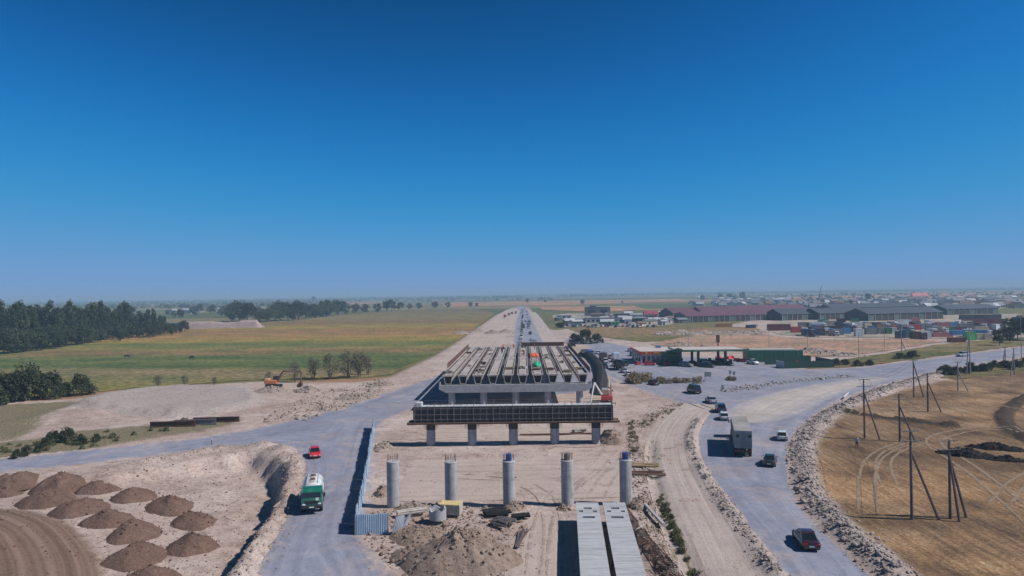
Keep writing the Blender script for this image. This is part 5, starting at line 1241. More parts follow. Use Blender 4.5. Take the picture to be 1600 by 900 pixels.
# --- more cars standing about the filling station
for k, (px, py, tx, ty, pm, sh, lab) in enumerate(((970, 568, 960, 562, P_SILVER, 'sedan', 'silver saloon hemmed in behind the white box van'), (976, 571, 966, 565, P_BLACK, 'suv', 'black off-roader beside the dark tipper in the queue'), (953, 560, 944, 554, P_GREY, 'sedan', 'grey saloon beside the dark boxed lorry'), (934, 553, 926, 549, P_WHITE, 'hatch', 'white hatchback behind the blue cabbed tipper'), (1072, 573, 1084, 574, P_GREY, 'suv', 'grey off-roader in front of the canopy posts'), (1092, 572, 1102, 573, P_BLACK, 'sedan', 'black saloon beside the blue off-roader'), (1113, 569, 1103, 568, P_SILVER, 'hatch', 'silver hatchback deep under the canopy'), (1128, 568, 1138, 569, P_NAVY, 'suv', 'navy off-roader at the open canopy end'), (1048, 567, 1056, 568, P_WHITE, 'sedan', 'white saloon before the green fascia'), (1034, 569, 1042, 569, P_BLACK, 'suv', 'black off-roader at the shop door'), (1015, 571, 1024, 571, P_RED, 'hatch', 'red hatchback before the shop windows'), (988, 556, 992, 548, P_BLACK, 'suv', 'black off-roader along the shop side wall'), (990, 551, 994, 544, P_NAVY, 'sedan', 'navy saloon parked behind the shop side wall'))):
    loc, rz = place(px, py, tx, ty); car(sh, pm, loc, rz, lab)
# ------------------------------------------------------------------ filling station
M_WALLW = mat('whitewashed_wall', (0.50, 0.50, 0.52), .8, .12, .5, dirt=(.38, .36, .35), dirt_amt=.4)
M_ROOFL = mat('pale_flat_roof', (0.50, 0.45, 0.42), .85, .15, .3, dirt=(.40, .35, .33), dirt_amt=.5)
M_ORF = mat('orange_fascia', (0.50, 0.075, 0.03), .45, .12, .6); M_GRF = mat('green_fascia', (0.012, 0.115, 0.055), .4, .15, .6); M_GRD = mat('dark_green_sheet', (0.012, 0.06, 0.045), .5, .2, .6); M_GRW = mat('green_sheet', (0.02, 0.15, 0.085), .5, .15, .5)
M_REDP = mat('red_plastic', (0.62, 0.03, 0.035), .5, .12, 2.0); M_SIGN = mat('sign_grey', (0.17, 0.18, 0.20), .6, .15, 2.0); M_YSTRIPE = mat('yellow_lettering', (0.60, 0.48, 0.08), .6, .1, 2.0)
def wall_windows(t, name, x0, x1, y, z0, z1, n, face=-1, w=None, m=M_GLASS):
    for k in range(n):
        c = x0 + (x1 - x0) * (k + .5) / n; ww = w or (x1 - x0) / n * .6
        q = MB(); q.box((c, y + face * .04, (z0 + z1) / 2), (ww, .08, z1 - z0)); q.build(name, m, t)
x, y = G(1001, 569)
t = thing('station_shop', 'filling station shop with orange fascia and pale flat roof', 'building', (x, y, 0))
q = MB(); q.box((6.8, 10, 1.8), (13.4, 20, 3.6)); q.build('wall', M_WALLW, t)
q = MB(); q.box((6.8, 10, 4.27), (13.5, 20.1, .12)); q.build('roof', M_ROOFL, t)
q = MB(); q.box((3.45, -.15, 3.8), (7.0, .3, 1.1)); o = q.build('fascia', M_ORF, t)
q = MB(); q.box((2.0, -.33, 3.8), (.7, .06, .7)); q.box((5.2, -.33, 3.8), (1.6, .06, .25)); q.build('fascia_mark', M_YSTRIPE, o)
q = MB(); q.box((-.15, 10, 3.8), (.3, 20.5, 1.1)); q.build('fascia', M_ORF, t)
q = MB(); q.box((10.4, -.15, 3.7), (6.8, .32, 1.3)); q.build('fascia', M_GRF, t)
q = MB(); q.box((10.4, -.06, 1.6), (6.6, .14, 2.7)); q.build('green_panel', M_GRW, t)
wall_windows(t, 'window', .4, 6.8, 0, .5, 2.7, 4)
q = MB(); q.box((8.0, -.16, 1.1), (1.0, .1, 2.2)); q.build('door', M_GLASS, t)
for k in range(4):
    q = MB(); q.box((-.06, 2.5 + k * 5, 1.7), (.14, 1.8, 1.9)); q.build('window', M_GLASS, t)
q = MB(); q.bevbox((9, 15, 4.75), (1.8, 1.4, .9), .08); q.build('roof_unit', P_BLUE, t)
x, y = G(1058, 573)
t = thing('station_canopy', 'long green edged filling station canopy on dark posts', 'canopy', (x, y, 0))
cl, cd, cz = 22.5, 13.5, 5.3
q = MB(); q.box((cl / 2, cd / 2, cz + .1), (cl - .1, cd - .1, .12)); q.build('roof', M_ROOFL, t)
for nm, c, d in (('fascia', (cl / 2, -.08, cz - .12), (cl, .16, .66)), ('fascia', (cl / 2, cd + .08, cz - .12), (cl, .16, .66)), ('fascia', (-.08, cd / 2, cz - .12), (.16, cd, .66)), ('fascia', (cl + .08, cd / 2, cz - .12), (.16, cd, .66))):
    q = MB(); q.box(c, d); q.build(nm, M_GRF, t)
q = MB(); q.box((cl * .62, -.175, cz + .02), (cl * .72, .03, .12)); q.build('fascia_stripe', M_WALLW, t)
q = MB(); q.box((cl / 2, cd / 2, cz - .1), (cl - .4, cd - .4, .1)); q.build('soffit', M_GRD, t)
for cx in (1.6, 7.5, 16.5):
    for cy in (2.0, cd - 3):
        q = MB(); q.bevbox((cx, cy, cz / 2 - .2), (.8, .8, cz - .5), .08); q.build('post', M_GRD, t)
q = MB(); q.prism([(-1.4, cz - .4), (1.8, cz - .4), (1.8, cz + .5), (.4, cz + .9), (-1.4, cz + .3)], 'y', -.5, .4); q.build('emblem_board', M_GRD, t)
for k, cx in enumerate((3.4, 9.8, 13.0, 18.6)):
    xx, yy = x + cx, y + (3.5 if k % 2 else 8.5)
    p = thing('fuel_pump', f'green fuel pump under the canopy, {("at the shop end", "second from the shop", "third from the shop", "at the open end")[k]}', 'fuel pump', (xx, yy, .03))
    q = MB(); q.bevbox((0, 0, .95), (1.0, .6, 1.9), .08); q.build('cabinet', M_GRF, p); q = MB(); q.box((0, -.31, 1.35), (.6, .03, .5)); q.build('display', M_TRIM, p); q = MB(); q.box((0, 0, .06), (1.8, 1.2, .12)); q.build('plinth', M_CONC_L, p)
x, y = G(1170, 566)
t = thing('tank_enclosure', 'tall green sheet metal enclosure wall beyond the canopy', 'wall', (x, y, 0), R(-6))
for k in range(12):
    q = MB(); q.box((.75 + k * 1.5, 0, 2.0), (1.44, .12, 4.0)); q.build('sheet', M_GRW, t)
for k in range(6):
    q = MB(); q.box((-.06, .75 + k * 1.5, 2.0), (.12, 1.44, 4.0)); q.build('sheet', M_GRW, t)
q = MB(); q.box((9, .2, 4.05), (18.2, .3, .1)); q.build('capping', M_BLOCKS, t)
q = MB(); q.bevbox((9, 6, 2.2), (16, 5, 4.0), .2); q.build('store', M_BLOCKS, t)
x, y = G(1226, 576)
t = thing('green_fence', 'dark green metal fence around the yard corner by the shrubs', 'fence', (x, y, 0), R(5))
for k in range(10):
    q = MB(); q.box((.8 + k * 1.6, 0, 1.1), (1.55, .1, 2.2)); q.build('fence_panel', M_GRD, t)
    q = MB(); q.box((k * 1.6, 0, 1.2), (.09, .14, 2.4)); q.build('post', M_TRIM, t)
for k in range(10):
    q = MB(); q.box((-.3 + 1.6 * k, 12, 1.4), (1.55, .1, 2.8)); q.build('fence_panel', M_GRD, t)
for k in range(6):
    q = MB(); q.box((16.2, 1 + k * 1.9, 1.2), (.1, 1.85, 2.4)); q.build('fence_panel', M_GRD, t)
for k in range(3):
    q = MB(); q.box((-.1, 1 + k * 1.9, 1.1), (.1, 1.85, 2.2)); q.build('fence_panel', M_WALLW, t)
for k, (px, py) in enumerate(((1131, 563), (1139, 561), (1144, 560), (1151, 564), (1160, 565), (1205, 566), (1216, 567), (997, 570), (1041, 571), (1122, 561))):
    x, y = G(px, py); o = MB(); o.prism([(-.9, 0), (.9, 0), (.6, .35), (.35, 1.0), (-.35, 1.0), (-.6, .35)], 'x', -.9, .9); o = o.build('traffic_barrier', M_REDP); o.location = (x, y, .03); o.rotation_euler[2] = k * .7
    tag(o, 'red plastic traffic barrier on the station forecourt', 'traffic barrier', 'red barriers on the forecourt', 'thing')
# signs
def sign(px, py, w, h, z, label, m=M_SIGN, posts=2):
    x, y = G(px, py); t = thing('road_sign', label, 'sign', (x, y, 0), R(5)); q = MB(); q.box((0, 0, z + h / 2), (w, .08, h)); q.build('board', m, t)
    for k in range(posts):
        q = MB(); q.cyl(((k - (posts - 1) / 2) * w * .7, .09, 0), ((k - (posts - 1) / 2) * w * .7, .09, z + h), .05, n=6); q.build('post', M_STEEL, t)
sign(1106, 594, 1.9, 1.3, 1.0, 'wide grey board sign standing in the scrub strip'); sign(1141, 590, .7, 1.0, 1.0, 'left of two small grey signs by the scrub end', posts=1); sign(1147, 591, .7, 1.0, .9, 'right of two small grey signs by the scrub end', posts=1); sign(1129, 613, .6, 1.1, .7, 'grey sign post at the tip of the pale island', posts=1)
sign(1247, 573, 1.2, .7, 1.2, 'small red board by the green fence', M_REDP, 1)
x, y = G(331, 695); t = thing('marker_post', 'white and black marker post at the edge of the road', 'marker post', (x, y, 0)); q = MB(); q.cyl((0, 0, 0), (0, 0, .8), .06, n=8); q.build('lower_post', M_TRIM, t); q = MB(); q.cyl((0, 0, .8), (0, 0, 1.3), .065, n=8); q.build('top', M_WALLW, t)
x, y = G(1122, 548); t = thing('price_sign', 'rusty brown pylon sign on the bare lot', 'sign', (x, y, 0)); q = MB(); q.box((0, 0, 2), (.4, .3, 4)); q.build('post', M_RUST, t); q = MB(); q.box((0, 0, 5), (1.4, .4, 3.2)); q.build('board', M_RUST, t)

# ------------------------------------------------------------------ power poles
M_POLE = mat('weathered_pole', (0.13, 0.105, 0.10), .85, .3, 2.0); M_POLEC = mat('concrete_pole', (0.30, 0.28, 0.28), .85, .2, 2.0)
def pole(px, py, hpx, brace, label, arms=2, m=M_POLE, head=None, group='power poles on the stubble field', r=.15, twin=0):
    x, y = G(px, py); sc = y / FPX; h = hpx * sc; z = hz(x, y) if abs(x) < 300 and y < 500 else 0
    t = thing('power_pole', label, 'power pole', (x, y, z), 0, group)
    q = MB(); q.cyl((0, 0, -.4), (0, 0, h), r * 1.15, r * .75, 8); q.build('shaft', m, t, True)
    for b in brace:
        bx, by, fr = b; X2, Y2 = G(bx, by); q = MB(); q.cyl((X2 - x, Y2 - y, -.3), (0, 0, h * fr), r, r * .8, 7); q.build('brace', m, t, True)
    for k in range(arms):
        zz = h * (.985 - .11 * k); w = .95 if k == 0 else 1.25; q = MB(); q.box((0, -.12, zz), (2 * w, .09, .09), .12); a = q.build('crossarm', M_STEEL, t)
        for s in (-1, -.55, .55, 1):
            q = MB(); q.cyl((s * w * .95, -.12 + s * .1, zz + .04), (s * w * .95, -.12 + s * .1, zz + .24), .045, .03, 6); q.build('insulator', M_WALLW, a)
    return Vector((x, y, z + h))
pt = {}
pt['a'] = pole(1425, 813, 138, [(1468, 812, .76)], 'tall braced wooden pole nearest the rock bank end of the stubble')
pt['b'] = pole(1485, 810, 122, [(1500, 815, .82), (1511, 808, .80)], 'wooden pole propped by two braces on the stubble')
pt['c'] = pole(1351, 685, 92, [(1376, 688, .78)], 'braced wooden pole behind the standing man')
pt['d'] = pole(1406, 690, 75, [(1432, 691, .76)], 'braced wooden pole beyond the soil trench')
pt['e'] = pole(1428, 621, 58, [(1444, 621, .92)], 'slim braced pole near the rock bank', 1)
pt['f'] = pole(1450, 643, 60, [(1472, 644, .78)], 'braced pole in the middle of the stubble', 1)
pt['g'] = pole(1497, 611, 45, [(1514, 612, .70)], 'pale braced pole near the dark scrub', 1, M_POLEC)
pt['h'] = pole(1516, 586, 78, [(1510, 587, .92)], 'tall pale twin pole at the road edge', 2, M_POLEC)
pt['i'] = pole(1585, 586, 42, [(1579, 587, .9)], 'twin pole before the dark scrub by the frame edge', 1, M_POLEC)
pt['j'] = pole(1571, 573, 30, [(1566, 573, .9)], 'short twin pole inside the dark scrub', 1, M_POLEC)
pt['k'] = pole(1409, 556, 42, [(1420, 556, .55)], 'thin braced pole on the weedy road bank', 1, M_POLEC)
for k, (px, py, h) in enumerate(((1342, 562, 42), (1202, 552, 38), (1262, 549, 30), (1076, 545, 44), (955, 533, 30), (977, 536, 32), (1382, 545, 36), (1596, 560, 70), (849, 504, 14))):
    pt[f'l{k}'] = pole(px, py, h, [], f'slim lamp pole {("by the green fence shrubs", "at the edge of the bare lot", "on the bare lot", "behind the station shop", "by the big bush", "between bush and shop", "on the far side of the bare lot", "at the roadside by the frame edge", "beside the highway shoulder")[k]}', 0, M_POLEC, group='slim poles around the lots', r=.1)
def wire(a, b, off, label):
    mb = MB(); pts = []
    for i in range(13):
        s = i / 12; p = a.lerp(b, s) + Vector((off, 0, -.12)); p.z -= 4 * s * (1 - s) * (a - b).length * .018; pts.append(p)
    mb.tube(pts, .02, 3); o = mb.build('power_line', M_TRIM); tag(o, label, 'power line', 'power lines between the poles', 'thing')
for a, b, lb in (('a', 'c', 'tallest braced pole and the pole by the man'), ('b', 'd', 'twin braced pole and the pole beyond the trench'), ('c', 'e', 'pole by the man and the slim braced pole'), ('d', 'f', 'pole beyond the trench and the mid field pole'), ('f', 'g', 'mid field pole and the pale braced pole'), ('e', 'k', 'slim braced pole and the road bank pole'), ('g', 'h', 'pale braced pole and the tall twin pole')):
    for off in (-.8, .8): wire(pt[a], pt[b], off, f'thin wire between the {lb}')

# ------------------------------------------------------------------ sheds, yards, village
M_PURPLE = mat('purple_red_roof', (0.135, 0.06, 0.085), .55, .15, .1); M_SLATE = mat('slate_grey_roof', (0.055, 0.065, 0.085), .6, .15, .1); M_SHEDW = mat('dark_shed_wall', (0.045, 0.055, 0.06), .7, .2, .2); M_SHEDG = mat('grey_green_shed_wall', (0.10, 0.135, 0.14), .7, .15, .2)
def gable(L, D, ev, rd, mw, mr, t, over=.5, alongx=True):
    q = MB(); P_ = [(0, 0), (D, 0), (D, ev), (D / 2, rd - .12), (0, ev)]
    (q.prism(P_, 'x', 0, L) if alongx else q.prism(P_, 'y', 0, L)); w = q.build('wall', mw, t)
    q = MB()
    for a, b in (((-over, ev - over * (rd - ev) / (D / 2)), (D / 2, rd)), ((D + over, ev - over * (rd - ev) / (D / 2)), (D / 2, rd))):
        ring = [(a[0], a[1] - .02), (b[0], b[1] - .02), (b[0], b[1] + .16), (a[0], a[1] + .16)]
        q.prism(ring, 'x' if alongx else 'y', -over, L + over)
    r = q.build('roof', mr, t); return w, r
def shed(px, py, L, D, ev, rd, mr, mw, label, bays=0, rz=.30):
    x, y = G(px, py); t = thing('storage_shed', label, 'shed', (x, y, 0), rz, 'long storage sheds'); gable(L, D, ev, rd, mw, mr, t)
    for k in range(bays):
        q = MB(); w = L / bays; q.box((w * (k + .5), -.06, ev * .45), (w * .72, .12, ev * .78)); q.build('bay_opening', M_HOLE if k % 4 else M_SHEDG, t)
        q = MB(); q.box((w * k + .15, -.2, ev / 2), (.25, .3, ev)); q.build('bay_post', M_CONC_L, t)
    return t
shed(1052, 498, 34, 26, 5, 9.5, M_PURPLE, M_SHEDW, 'purple roofed shed with a dark gable at the village edge', 5)
shed(1098, 497, 86, 24, 5.5, 10, M_PURPLE, M_SHEDW, 'longest purple roofed shed in the second row', 0)
shed(1073, 504, 87, 20, 4.8, 8, M_PURPLE, M_SHEDG, 'front purple roofed shed with open post bays', 18)
shed(1165, 494, 70, 24, 6, 10, M_PURPLE, M_SHEDW, 'purple roofed shed farthest back', 0)
shed(1222, 501, 38, 22, 5, 9, M_SLATE, M_SHEDW, 'slate roofed shed next to the purple roofs', 8)
shed(1281, 500, 48, 22, 5.2, 9.2, M_SLATE, M_SHEDW, 'slate roofed shed in the middle of the grey row', 10)
shed(1357, 502, 72, 24, 5.5, 9.5, M_SLATE, M_SHEDW, 'widest slate roofed shed behind the lorry yard', 12)
shed(1300, 490, 110, 22, 5.5, 9, M_SLATE, M_SHEDG, 'long slate shed behind the grey row', 0)
shed(1480, 492, 60, 20, 5, 8.5, M_SLATE, M_SHEDW, 'slate shed at the right end of the yard', 9)
def block(px, py, L, D, h, mw, mr, label, wins=5, name='building', roof=None):
    x, y = G(px, py); t = thing(name, label, 'building', (x, y, 0), -.02)
    if roof: gable(L, D, h, roof, mw, mr, t)
    else:
        q = MB(); q.box((L / 2, D / 2, h / 2), (L, D, h)); q.build('wall', mw, t); q = MB(); q.box((L / 2, D / 2, h + .15), (L + .4, D + .4, .3)); q.build('roof', mr, t)
    wall_windows(t, 'window', .5, L - .5, 0, h * .35, h * .75, wins)
    return t
block(915, 494, 26, 14, 9, M_SHEDG, M_SLATE, 'grey metal hall with a dark door bay behind the yards', 2)
block(922, 491, 7, 3, 9.5, M_SHEDW, M_SLATE, 'dark entrance tower of the grey metal hall', 1)
block(915, 506, 34, 12, 4.2, M_WALLW, M_SLATE, 'long low white building with a dark flat roof', 9)
M_ROSE = mat('rose_roof', (0.30, 0.05, 0.075), .6, .15, .3); M_CREAMW = mat('cream_wall', (0.52, 0.45, 0.36), .8, .12, .3); M_REDROOF = mat('bright_red_roof', (0.50, 0.04, 0.06), .55, .12, .2); M_PALE_R = mat('pale_roof', (0.42, 0.43, 0.46), .6, .15, .2); M_BRN_R = mat('brown_roof', (0.16, 0.095, 0.08), .7, .2, .2); M_GRY_R = mat('grey_roof', (0.17, 0.18, 0.21), .65, .2, .2)
block(1008, 502, 11, 9, 6, M_CREAMW, M_ROSE, 'cream two storey house with a rose red roof', 4, roof=8.5)
block(884, 506, 18, 10, 4, M_WALLW, M_PALE_R, 'pale shed with a dark gateway beside the highway weeds', 2)
block(1042, 494, 12, 8, 4, M_CREAMW, M_PALE_R, 'pale flat roofed building next to the purple sheds', 3)
block(870, 499, 14, 8, 3.6, M_WALLW, M_PALE_R, 'white roofed hut nearest the highway', 3)
block(960, 497, 30, 10, 4, M_SHEDG, M_GRY_R, 'grey workshop row behind the white building', 8)
block(985, 504, 14, 8, 3.5, M_SHEDW, M_PALE_R, 'low workshop beside the cream house', 4)
block(955, 509, 6, 3, 2.8, M_LGREEN if False else P_LGREEN, P_LGREEN, 'bright green kiosk before the long white building', 2)
block(1427, 466.5, 34, 14, 5, M_CREAMW, M_REDROOF, 'large house with a bright red roof in the village', 5, roof=13)
block(1478, 481, 36, 10, 4, M_WALLW, M_PALE_R, 'long white roofed building at the village edge', 6)
block(1350, 479, 26, 10, 4, M_WALLW, M_PALE_R, 'white roofed building behind the slate sheds', 5)
# village houses
def house_proto(L, D, h, rd, mw, mr, key):
    t = thing('village_house', key, 'house', (0, 0, -500), 0, 'village houses on the plain'); gable(L, D, h, rd, mw, mr, t)
    wall_windows(t, 'window', .4, L - .4, 0, h * .35, h * .75, 3); return t
kinds = [(12, 9, 3.4, 6.4, M_WALLW, M_PALE_R, 'village house with a pale metal roof beyond the sheds'), (14, 10, 3.6, 7, M_CREAMW, M_BRN_R, 'village house with a brown roof beyond the sheds'), (11, 10, 3.4, 6.8, M_CREAMW, M_GRY_R, 'village house with a grey roof beyond the sheds'), (13, 9, 3.5, 6.5, M_WALLW, M_PURPLE, 'village house with a purple red roof beyond the sheds'), (16, 11, 4, 7.5, M_WALLW, M_GRY_R, 'larger village house with a grey roof and white walls')]
protos = [house_proto(*k) for k in kinds]; used = [False] * 5
def put_house(px, py, k, s=1.0):
    x, y = G(px, py)
    if not used[k]: o = protos[k]; used[k] = True
    else: o = copy_tree(protos[k])
    o.location = (x, y, 0); o.rotation_euler = (0, 0, random.choice((0, .2, -.25, 1.57, 1.4)) + random.uniform(-.1, .1)); o.scale = (s, s, s)
hs = 0
while hs < 262:
    px = random.uniform(1085, 1640); u = random.random(); py = (487 if px > 1240 else 481) - 19 * u ** .7 - (px - 1250) * .009
    hz0 = 458.5 - (px - 800) * .0150
    if py < hz0 + 9: continue
    put_house(px, py, random.choice((0, 0, 1, 2, 2, 3, 4))); hs += 1
for px, py in ((272, 489), (298, 490), (312, 488), (344, 487), (285, 487), (40, 481), (180, 482), (330, 481), (390, 480), (60, 478), (150, 484), (218, 481)):
    put_house(px, py, 0)
# huts, lean-tos and parked lorries filling the yards by the highway
hut_m = (M_PALE_R, M_GRY_R, M_PURPLE, M_PALE_R, M_BRN_R)
for k in range(44):
    px = random.uniform(868, 1062); py = random.uniform(492, 511) + (px - 960) * -.01; L = random.uniform(4, 12); D = random.uniform(3, 7); h = random.uniform(2.4, 3.6); x, y = G(px, py)
    t = thing('yard_hut', f'small yard hut with a {("pale metal", "grey", "purple red", "pale sheet", "brown")[k % 5]} roof beside the highway', 'hut', (x, y, .05), random.choice((0, .3, .3, 1.57)), 'huts in the yards beside the highway'); gable(L, D, h, h + random.uniform(.5, 1.6), (M_WALLW, M_SHEDG, M_CREAMW, M_SHEDW)[k % 4], hut_m[k % 5], t, .3)
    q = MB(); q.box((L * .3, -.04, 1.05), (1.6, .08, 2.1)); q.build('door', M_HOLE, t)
for k in range(26):
    px = 872 + 150 * (k + random.random()) / 26; py = 510.5 + random.uniform(-1.5, 1.5); x, y = G(px, py)
    car(random.choice(('sedan', 'suv', 'van', 'hatch')), (P_BLACK, P_WHITE, P_RED, P_NAVY, P_SILVER)[k % 5], (x, y, .12), R(random.uniform(60, 120)), f'{("black", "white", "red", "navy", "silver")[k % 5]} car parked along the front of the yards by the highway', 'cars parked along the yards')
# lorry yard: containers, trailers and cabs
def cont_mat(nm, c): return mat('container_' + nm, c, .5, .12, .4, dirt=(.2, .17, .15), dirt_amt=.4)
CM = {'maroon': cont_mat('maroon', (.14, .02, .03)), 'red': cont_mat('red', (.5, .06, .05)), 'grey': cont_mat('grey', (.22, .24, .26)), 'white': cont_mat('white', (.62, .64, .66)), 'navy': cont_mat('navy', (.03, .06, .11)), 'black': cont_mat('black', (.025, .028, .032)), 'blue': cont_mat('blue', (.08, .25, .5)), 'green': cont_mat('green', (.02, .2, .09)), 'brown': cont_mat('brown', (.1, .05, .045)), 'lgreen': cont_mat('lgreen', (.08, .5, .15)), 'tan': cont_mat('tan', (.5, .42, .3)), 'pink': cont_mat('pink', (.42, .16, .15)), 'teal': cont_mat('teal', (.05, .14, .17)), 'orange': cont_mat('orange', (.55, .2, .05))}
def container(px, py, wpx, hpx, col, label, D=2.5, z=0.0, rz=0.0):
    x, y = G(px, py); sc = y / FPX; L, h = max(2.4, wpx * sc), max(2.0, hpx * sc)
    t = thing('container', label, 'container', (x, y, z + .14), rz, 'containers and trailers in the yard')
    q = MB(); q.box((0, D / 2, h / 2), (L, D, h)); q.build('box', CM[col], t)
    for s in (-1, 1):
        q = MB(); q.box((s * (L / 2 - .06), -.02, h / 2), (.14, .08, h + .04)); q.build('corner_post', CM[col], t)
    q = MB(); q.box((0, -.02, h - .05), (L, .08, .14)); q.build('top_rail', CM[col], t)
    n = max(3, int(L / .8))
    for k in range(n):
        q = MB(); q.box((-L / 2 + L * (k + .5) / n, -.012, h / 2), (L / n * .45, .03, h * .86)); q.build('rib', CM[col], t)
CN = {'navy': 'dark blue', 'lgreen': 'bright green', 'pink': 'faded red'}
C_LIST = [(1218, 517, 34, 10, 'maroon', 'flat, at the weedy end of the yard'), (1245, 520, 15, 9, 'red', 'beside the long maroon one'), (1258, 511, 18, 7, 'grey', 'behind the red one'), (1276, 513, 18, 9, 'white', 'behind the dark blue lorries'), (1264, 525, 18, 10, 'navy', 'facing the bare lot, first of three'), (1283, 525, 12, 11, 'black', 'next to the dark blue one on the lot edge'), (1300, 515, 26, 5, 'black', 'low, in the second row'), (1311, 524, 14, 9, 'grey', 'beside the white cab on the lot edge'), (1324, 522, 11, 9, 'blue', 'squeezed behind the grey one'), (1336, 511, 30, 7, 'white', 'in the back row before the widest shed'), (1343, 526, 11, 12, 'white', 'tallest on the lot edge'), (1362, 523, 16, 10, 'grey', 'with a maroon end, mid yard'), (1368, 510, 34, 6, 'black', 'long and low before the widest shed'), (1378, 522, 10, 10, 'grey', 'plain, next to the green one'), (1389, 522, 8, 9, 'green', 'with a white lorry box behind'), (1397, 521, 9, 9, 'white', 'beside the green one'), (1408, 529, 11, 11, 'navy', 'at the front corner of the yard'), (1419, 528, 9, 12, 'teal', 'beside the front corner one'), (1433, 530, 14, 11, 'brown', 'at the yard front'), (1445, 531, 8, 10, 'brown', 'with a bush before it'), (1452, 529, 7, 10, 'white', 'narrow, beside the brown ones'), (1463, 519, 10, 9, 'grey', 'mid yard behind the white one'), (1474, 527, 30, 5, 'pink', 'open frames at the yard front'), (1497, 535, 24, 7, 'maroon', 'at the bottom of the front stack'), (1498, 534, 18, 7, 'blue', 'on top of the maroon one', 2.9), (1518, 532, 13, 13, 'lgreen', 'beside the stacked pair'), (1533, 531, 12, 9, 'tan', 'rounded, beside the bright green one'), (1545, 531, 11, 9, 'tan', 'last before the dark tree'), (1540, 507, 66, 8, 'maroon', 'longest, in the back row'), (1533, 499, 62, 7, 'black', 'long, before the slate shed'), (1413, 508, 22, 8, 'white', 'in the back row beside the pink one'), (1430, 507, 14, 10, 'pink', 'in the back row'), (1405, 515, 20, 6, 'red', 'roof only showing, mid yard'), (1431, 516, 16, 8, 'red', 'mid yard among white ones'), (1447, 515, 18, 9, 'grey', 'mid yard, dark'), (1420, 518, 14, 8, 'white', 'mid yard behind the teal one'), (1475, 514, 20, 10, 'pink', 'tall, mid yard'), (1490, 512, 16, 8, 'blue', 'pale, in the back row'), (1484, 520, 14, 8, 'green', 'open topped, mid yard'), (1500, 519, 20, 8, 'maroon', 'mid yard behind the stack'), (1512, 513, 24, 7, 'grey', 'in the back row right of the pale blue one'), (1535, 519, 22, 8, 'tan', 'mid yard behind the tanks'), (1560, 515, 24, 8, 'grey', 'by the dark tree'), (1525, 524, 14, 8, 'blue', 'behind the bright green one'), (1553, 524, 14, 7, 'white', 'behind the tanks'), (1592, 508, 14, 12, 'teal', 'by the frame edge'), (1580, 520, 20, 7, 'brown', 'under the dark tree'), (1174, 513, 14, 5, 'navy', 'alone on the rough ground'), (1181, 512, 3, 5, 'white', 'small, beside the lone dark blue one'), (1132, 511, 24, 5, 'orange', 'row of machine frames on the rough ground')]
for c in C_LIST:
    container(c[0], c[1], c[2], c[3], c[4], f'{CN.get(c[4], c[4])} container {c[5]}', z=c[6] if len(c) > 6 else 0)
for k, (px, py, cm, bm) in enumerate(((1292, 523, P_WHITE, P_WHITE), (1303, 525, P_WHITE, P_GREY), (1283, 512, P_WHITE, P_SILVER), (1256, 524, P_NAVY, P_NAVY), (1272, 526, P_NAVY, P_BLACK), (1330, 514, P_WHITE, P_WHITE), (1352, 512, P_WHITE, P_BLUE), (1385, 514, P_SILVER, P_WHITE), (1396, 511, P_WHITE, P_WHITE), (1425, 522, P_WHITE, P_SILVER), (1458, 524, P_PINK, P_WHITE), (1470, 521, P_WHITE, P_TAN), (1510, 526, P_WHITE, P_SILVER), (1452, 509, P_RED, P_WHITE))):
    x, y = G(px, py); box_truck((x, y, .14), R(-90 + (k % 3 - 1) * 25), f'parked lorry with {("white", "grey", "silver", "dark blue", "black", "plain white", "blue", "big white", "small white", "pale silver", "soft white", "tan", "bright silver", "white")[k]} body in the lorry yard, {("by the lot edge", "by the grey container", "in the second row", "first by the weeds", "beside the first dark one", "before the widest shed", "before the long black container", "behind the green container", "at the back", "mid yard", "with a faded red cab", "by the pink frames", "behind the stack", "with a red cab")[k]}', cm, bm, 8, 2.4, 'lorries parked in the yard')
for k in range(46):
    px = random.uniform(1240, 1565); py = random.uniform(506, 522) + (4 if px > 1400 else 0); cl = random.choice(list(CM)); pl = ('white', 'grey', 'navy', 'blue', 'maroon', 'brown', 'tan', 'green')[k % 8]
    container(px, py, random.uniform(7, 20), random.uniform(7, 9), pl, f'{CN.get(pl, pl)} container packed among the others in the middle rows of the yard', rz=random.uniform(-.3, .5))
# tower crane mast beyond the sheds
x, y = G(1277, 478); t = thing('crane_mast', 'thin leaning crane boom beyond the slate sheds', 'crane', (x, y, 0)); q = MB(); q.cyl((0, 0, 2), (9, 4, 31), .55, .3, 5); q.build('boom', M_TRIM, t); q = MB(); q.bevbox((0, 0, 1.8), (5, 3, 3), .3); q.build('carrier', P_YELLOW, t)
# pink stockpile wall by the left wood
M_PINKW = soil_mat('pinkish_spoil_wall', (.27, .20, .19), (.36, .28, .26), (.45, .36, .34), .3)
x, y = G(345, 513); o = MB(); L = 66
V = []; n = 44
for i in range(n + 1):
    xx = -L / 2 + L * i / n; hh = 5.2 + 1.6 * float(fbm(xx, 0, 12, 3, 3)) + 1.0 * i / n; e = min(1, i / 3, (n - i) / 3)
    V += [(xx, -4, -.2), (xx, -1.4, hh * .75 * e), (xx, 1.5, hh * e), (xx, 12, -.2)]
o.add(V, [(4 * i + j, 4 * i + 4 + j, 4 * i + 5 + j, 4 * i + 1 + j) for i in range(n) for j in range(3)]); o = o.build('spoil_bank', M_PINKW); o.location = (x, y, 0); o.rotation_euler[2] = .10
tag(o, 'long pinkish spoil bank at the end of the left wood', 'spoil bank', None, 'thing')
x, y = G(266, 510); block(260, 513, 8, 5, 4, P_BLUE, P_BLUE, 'small blue hut where the left wood ends', 1)
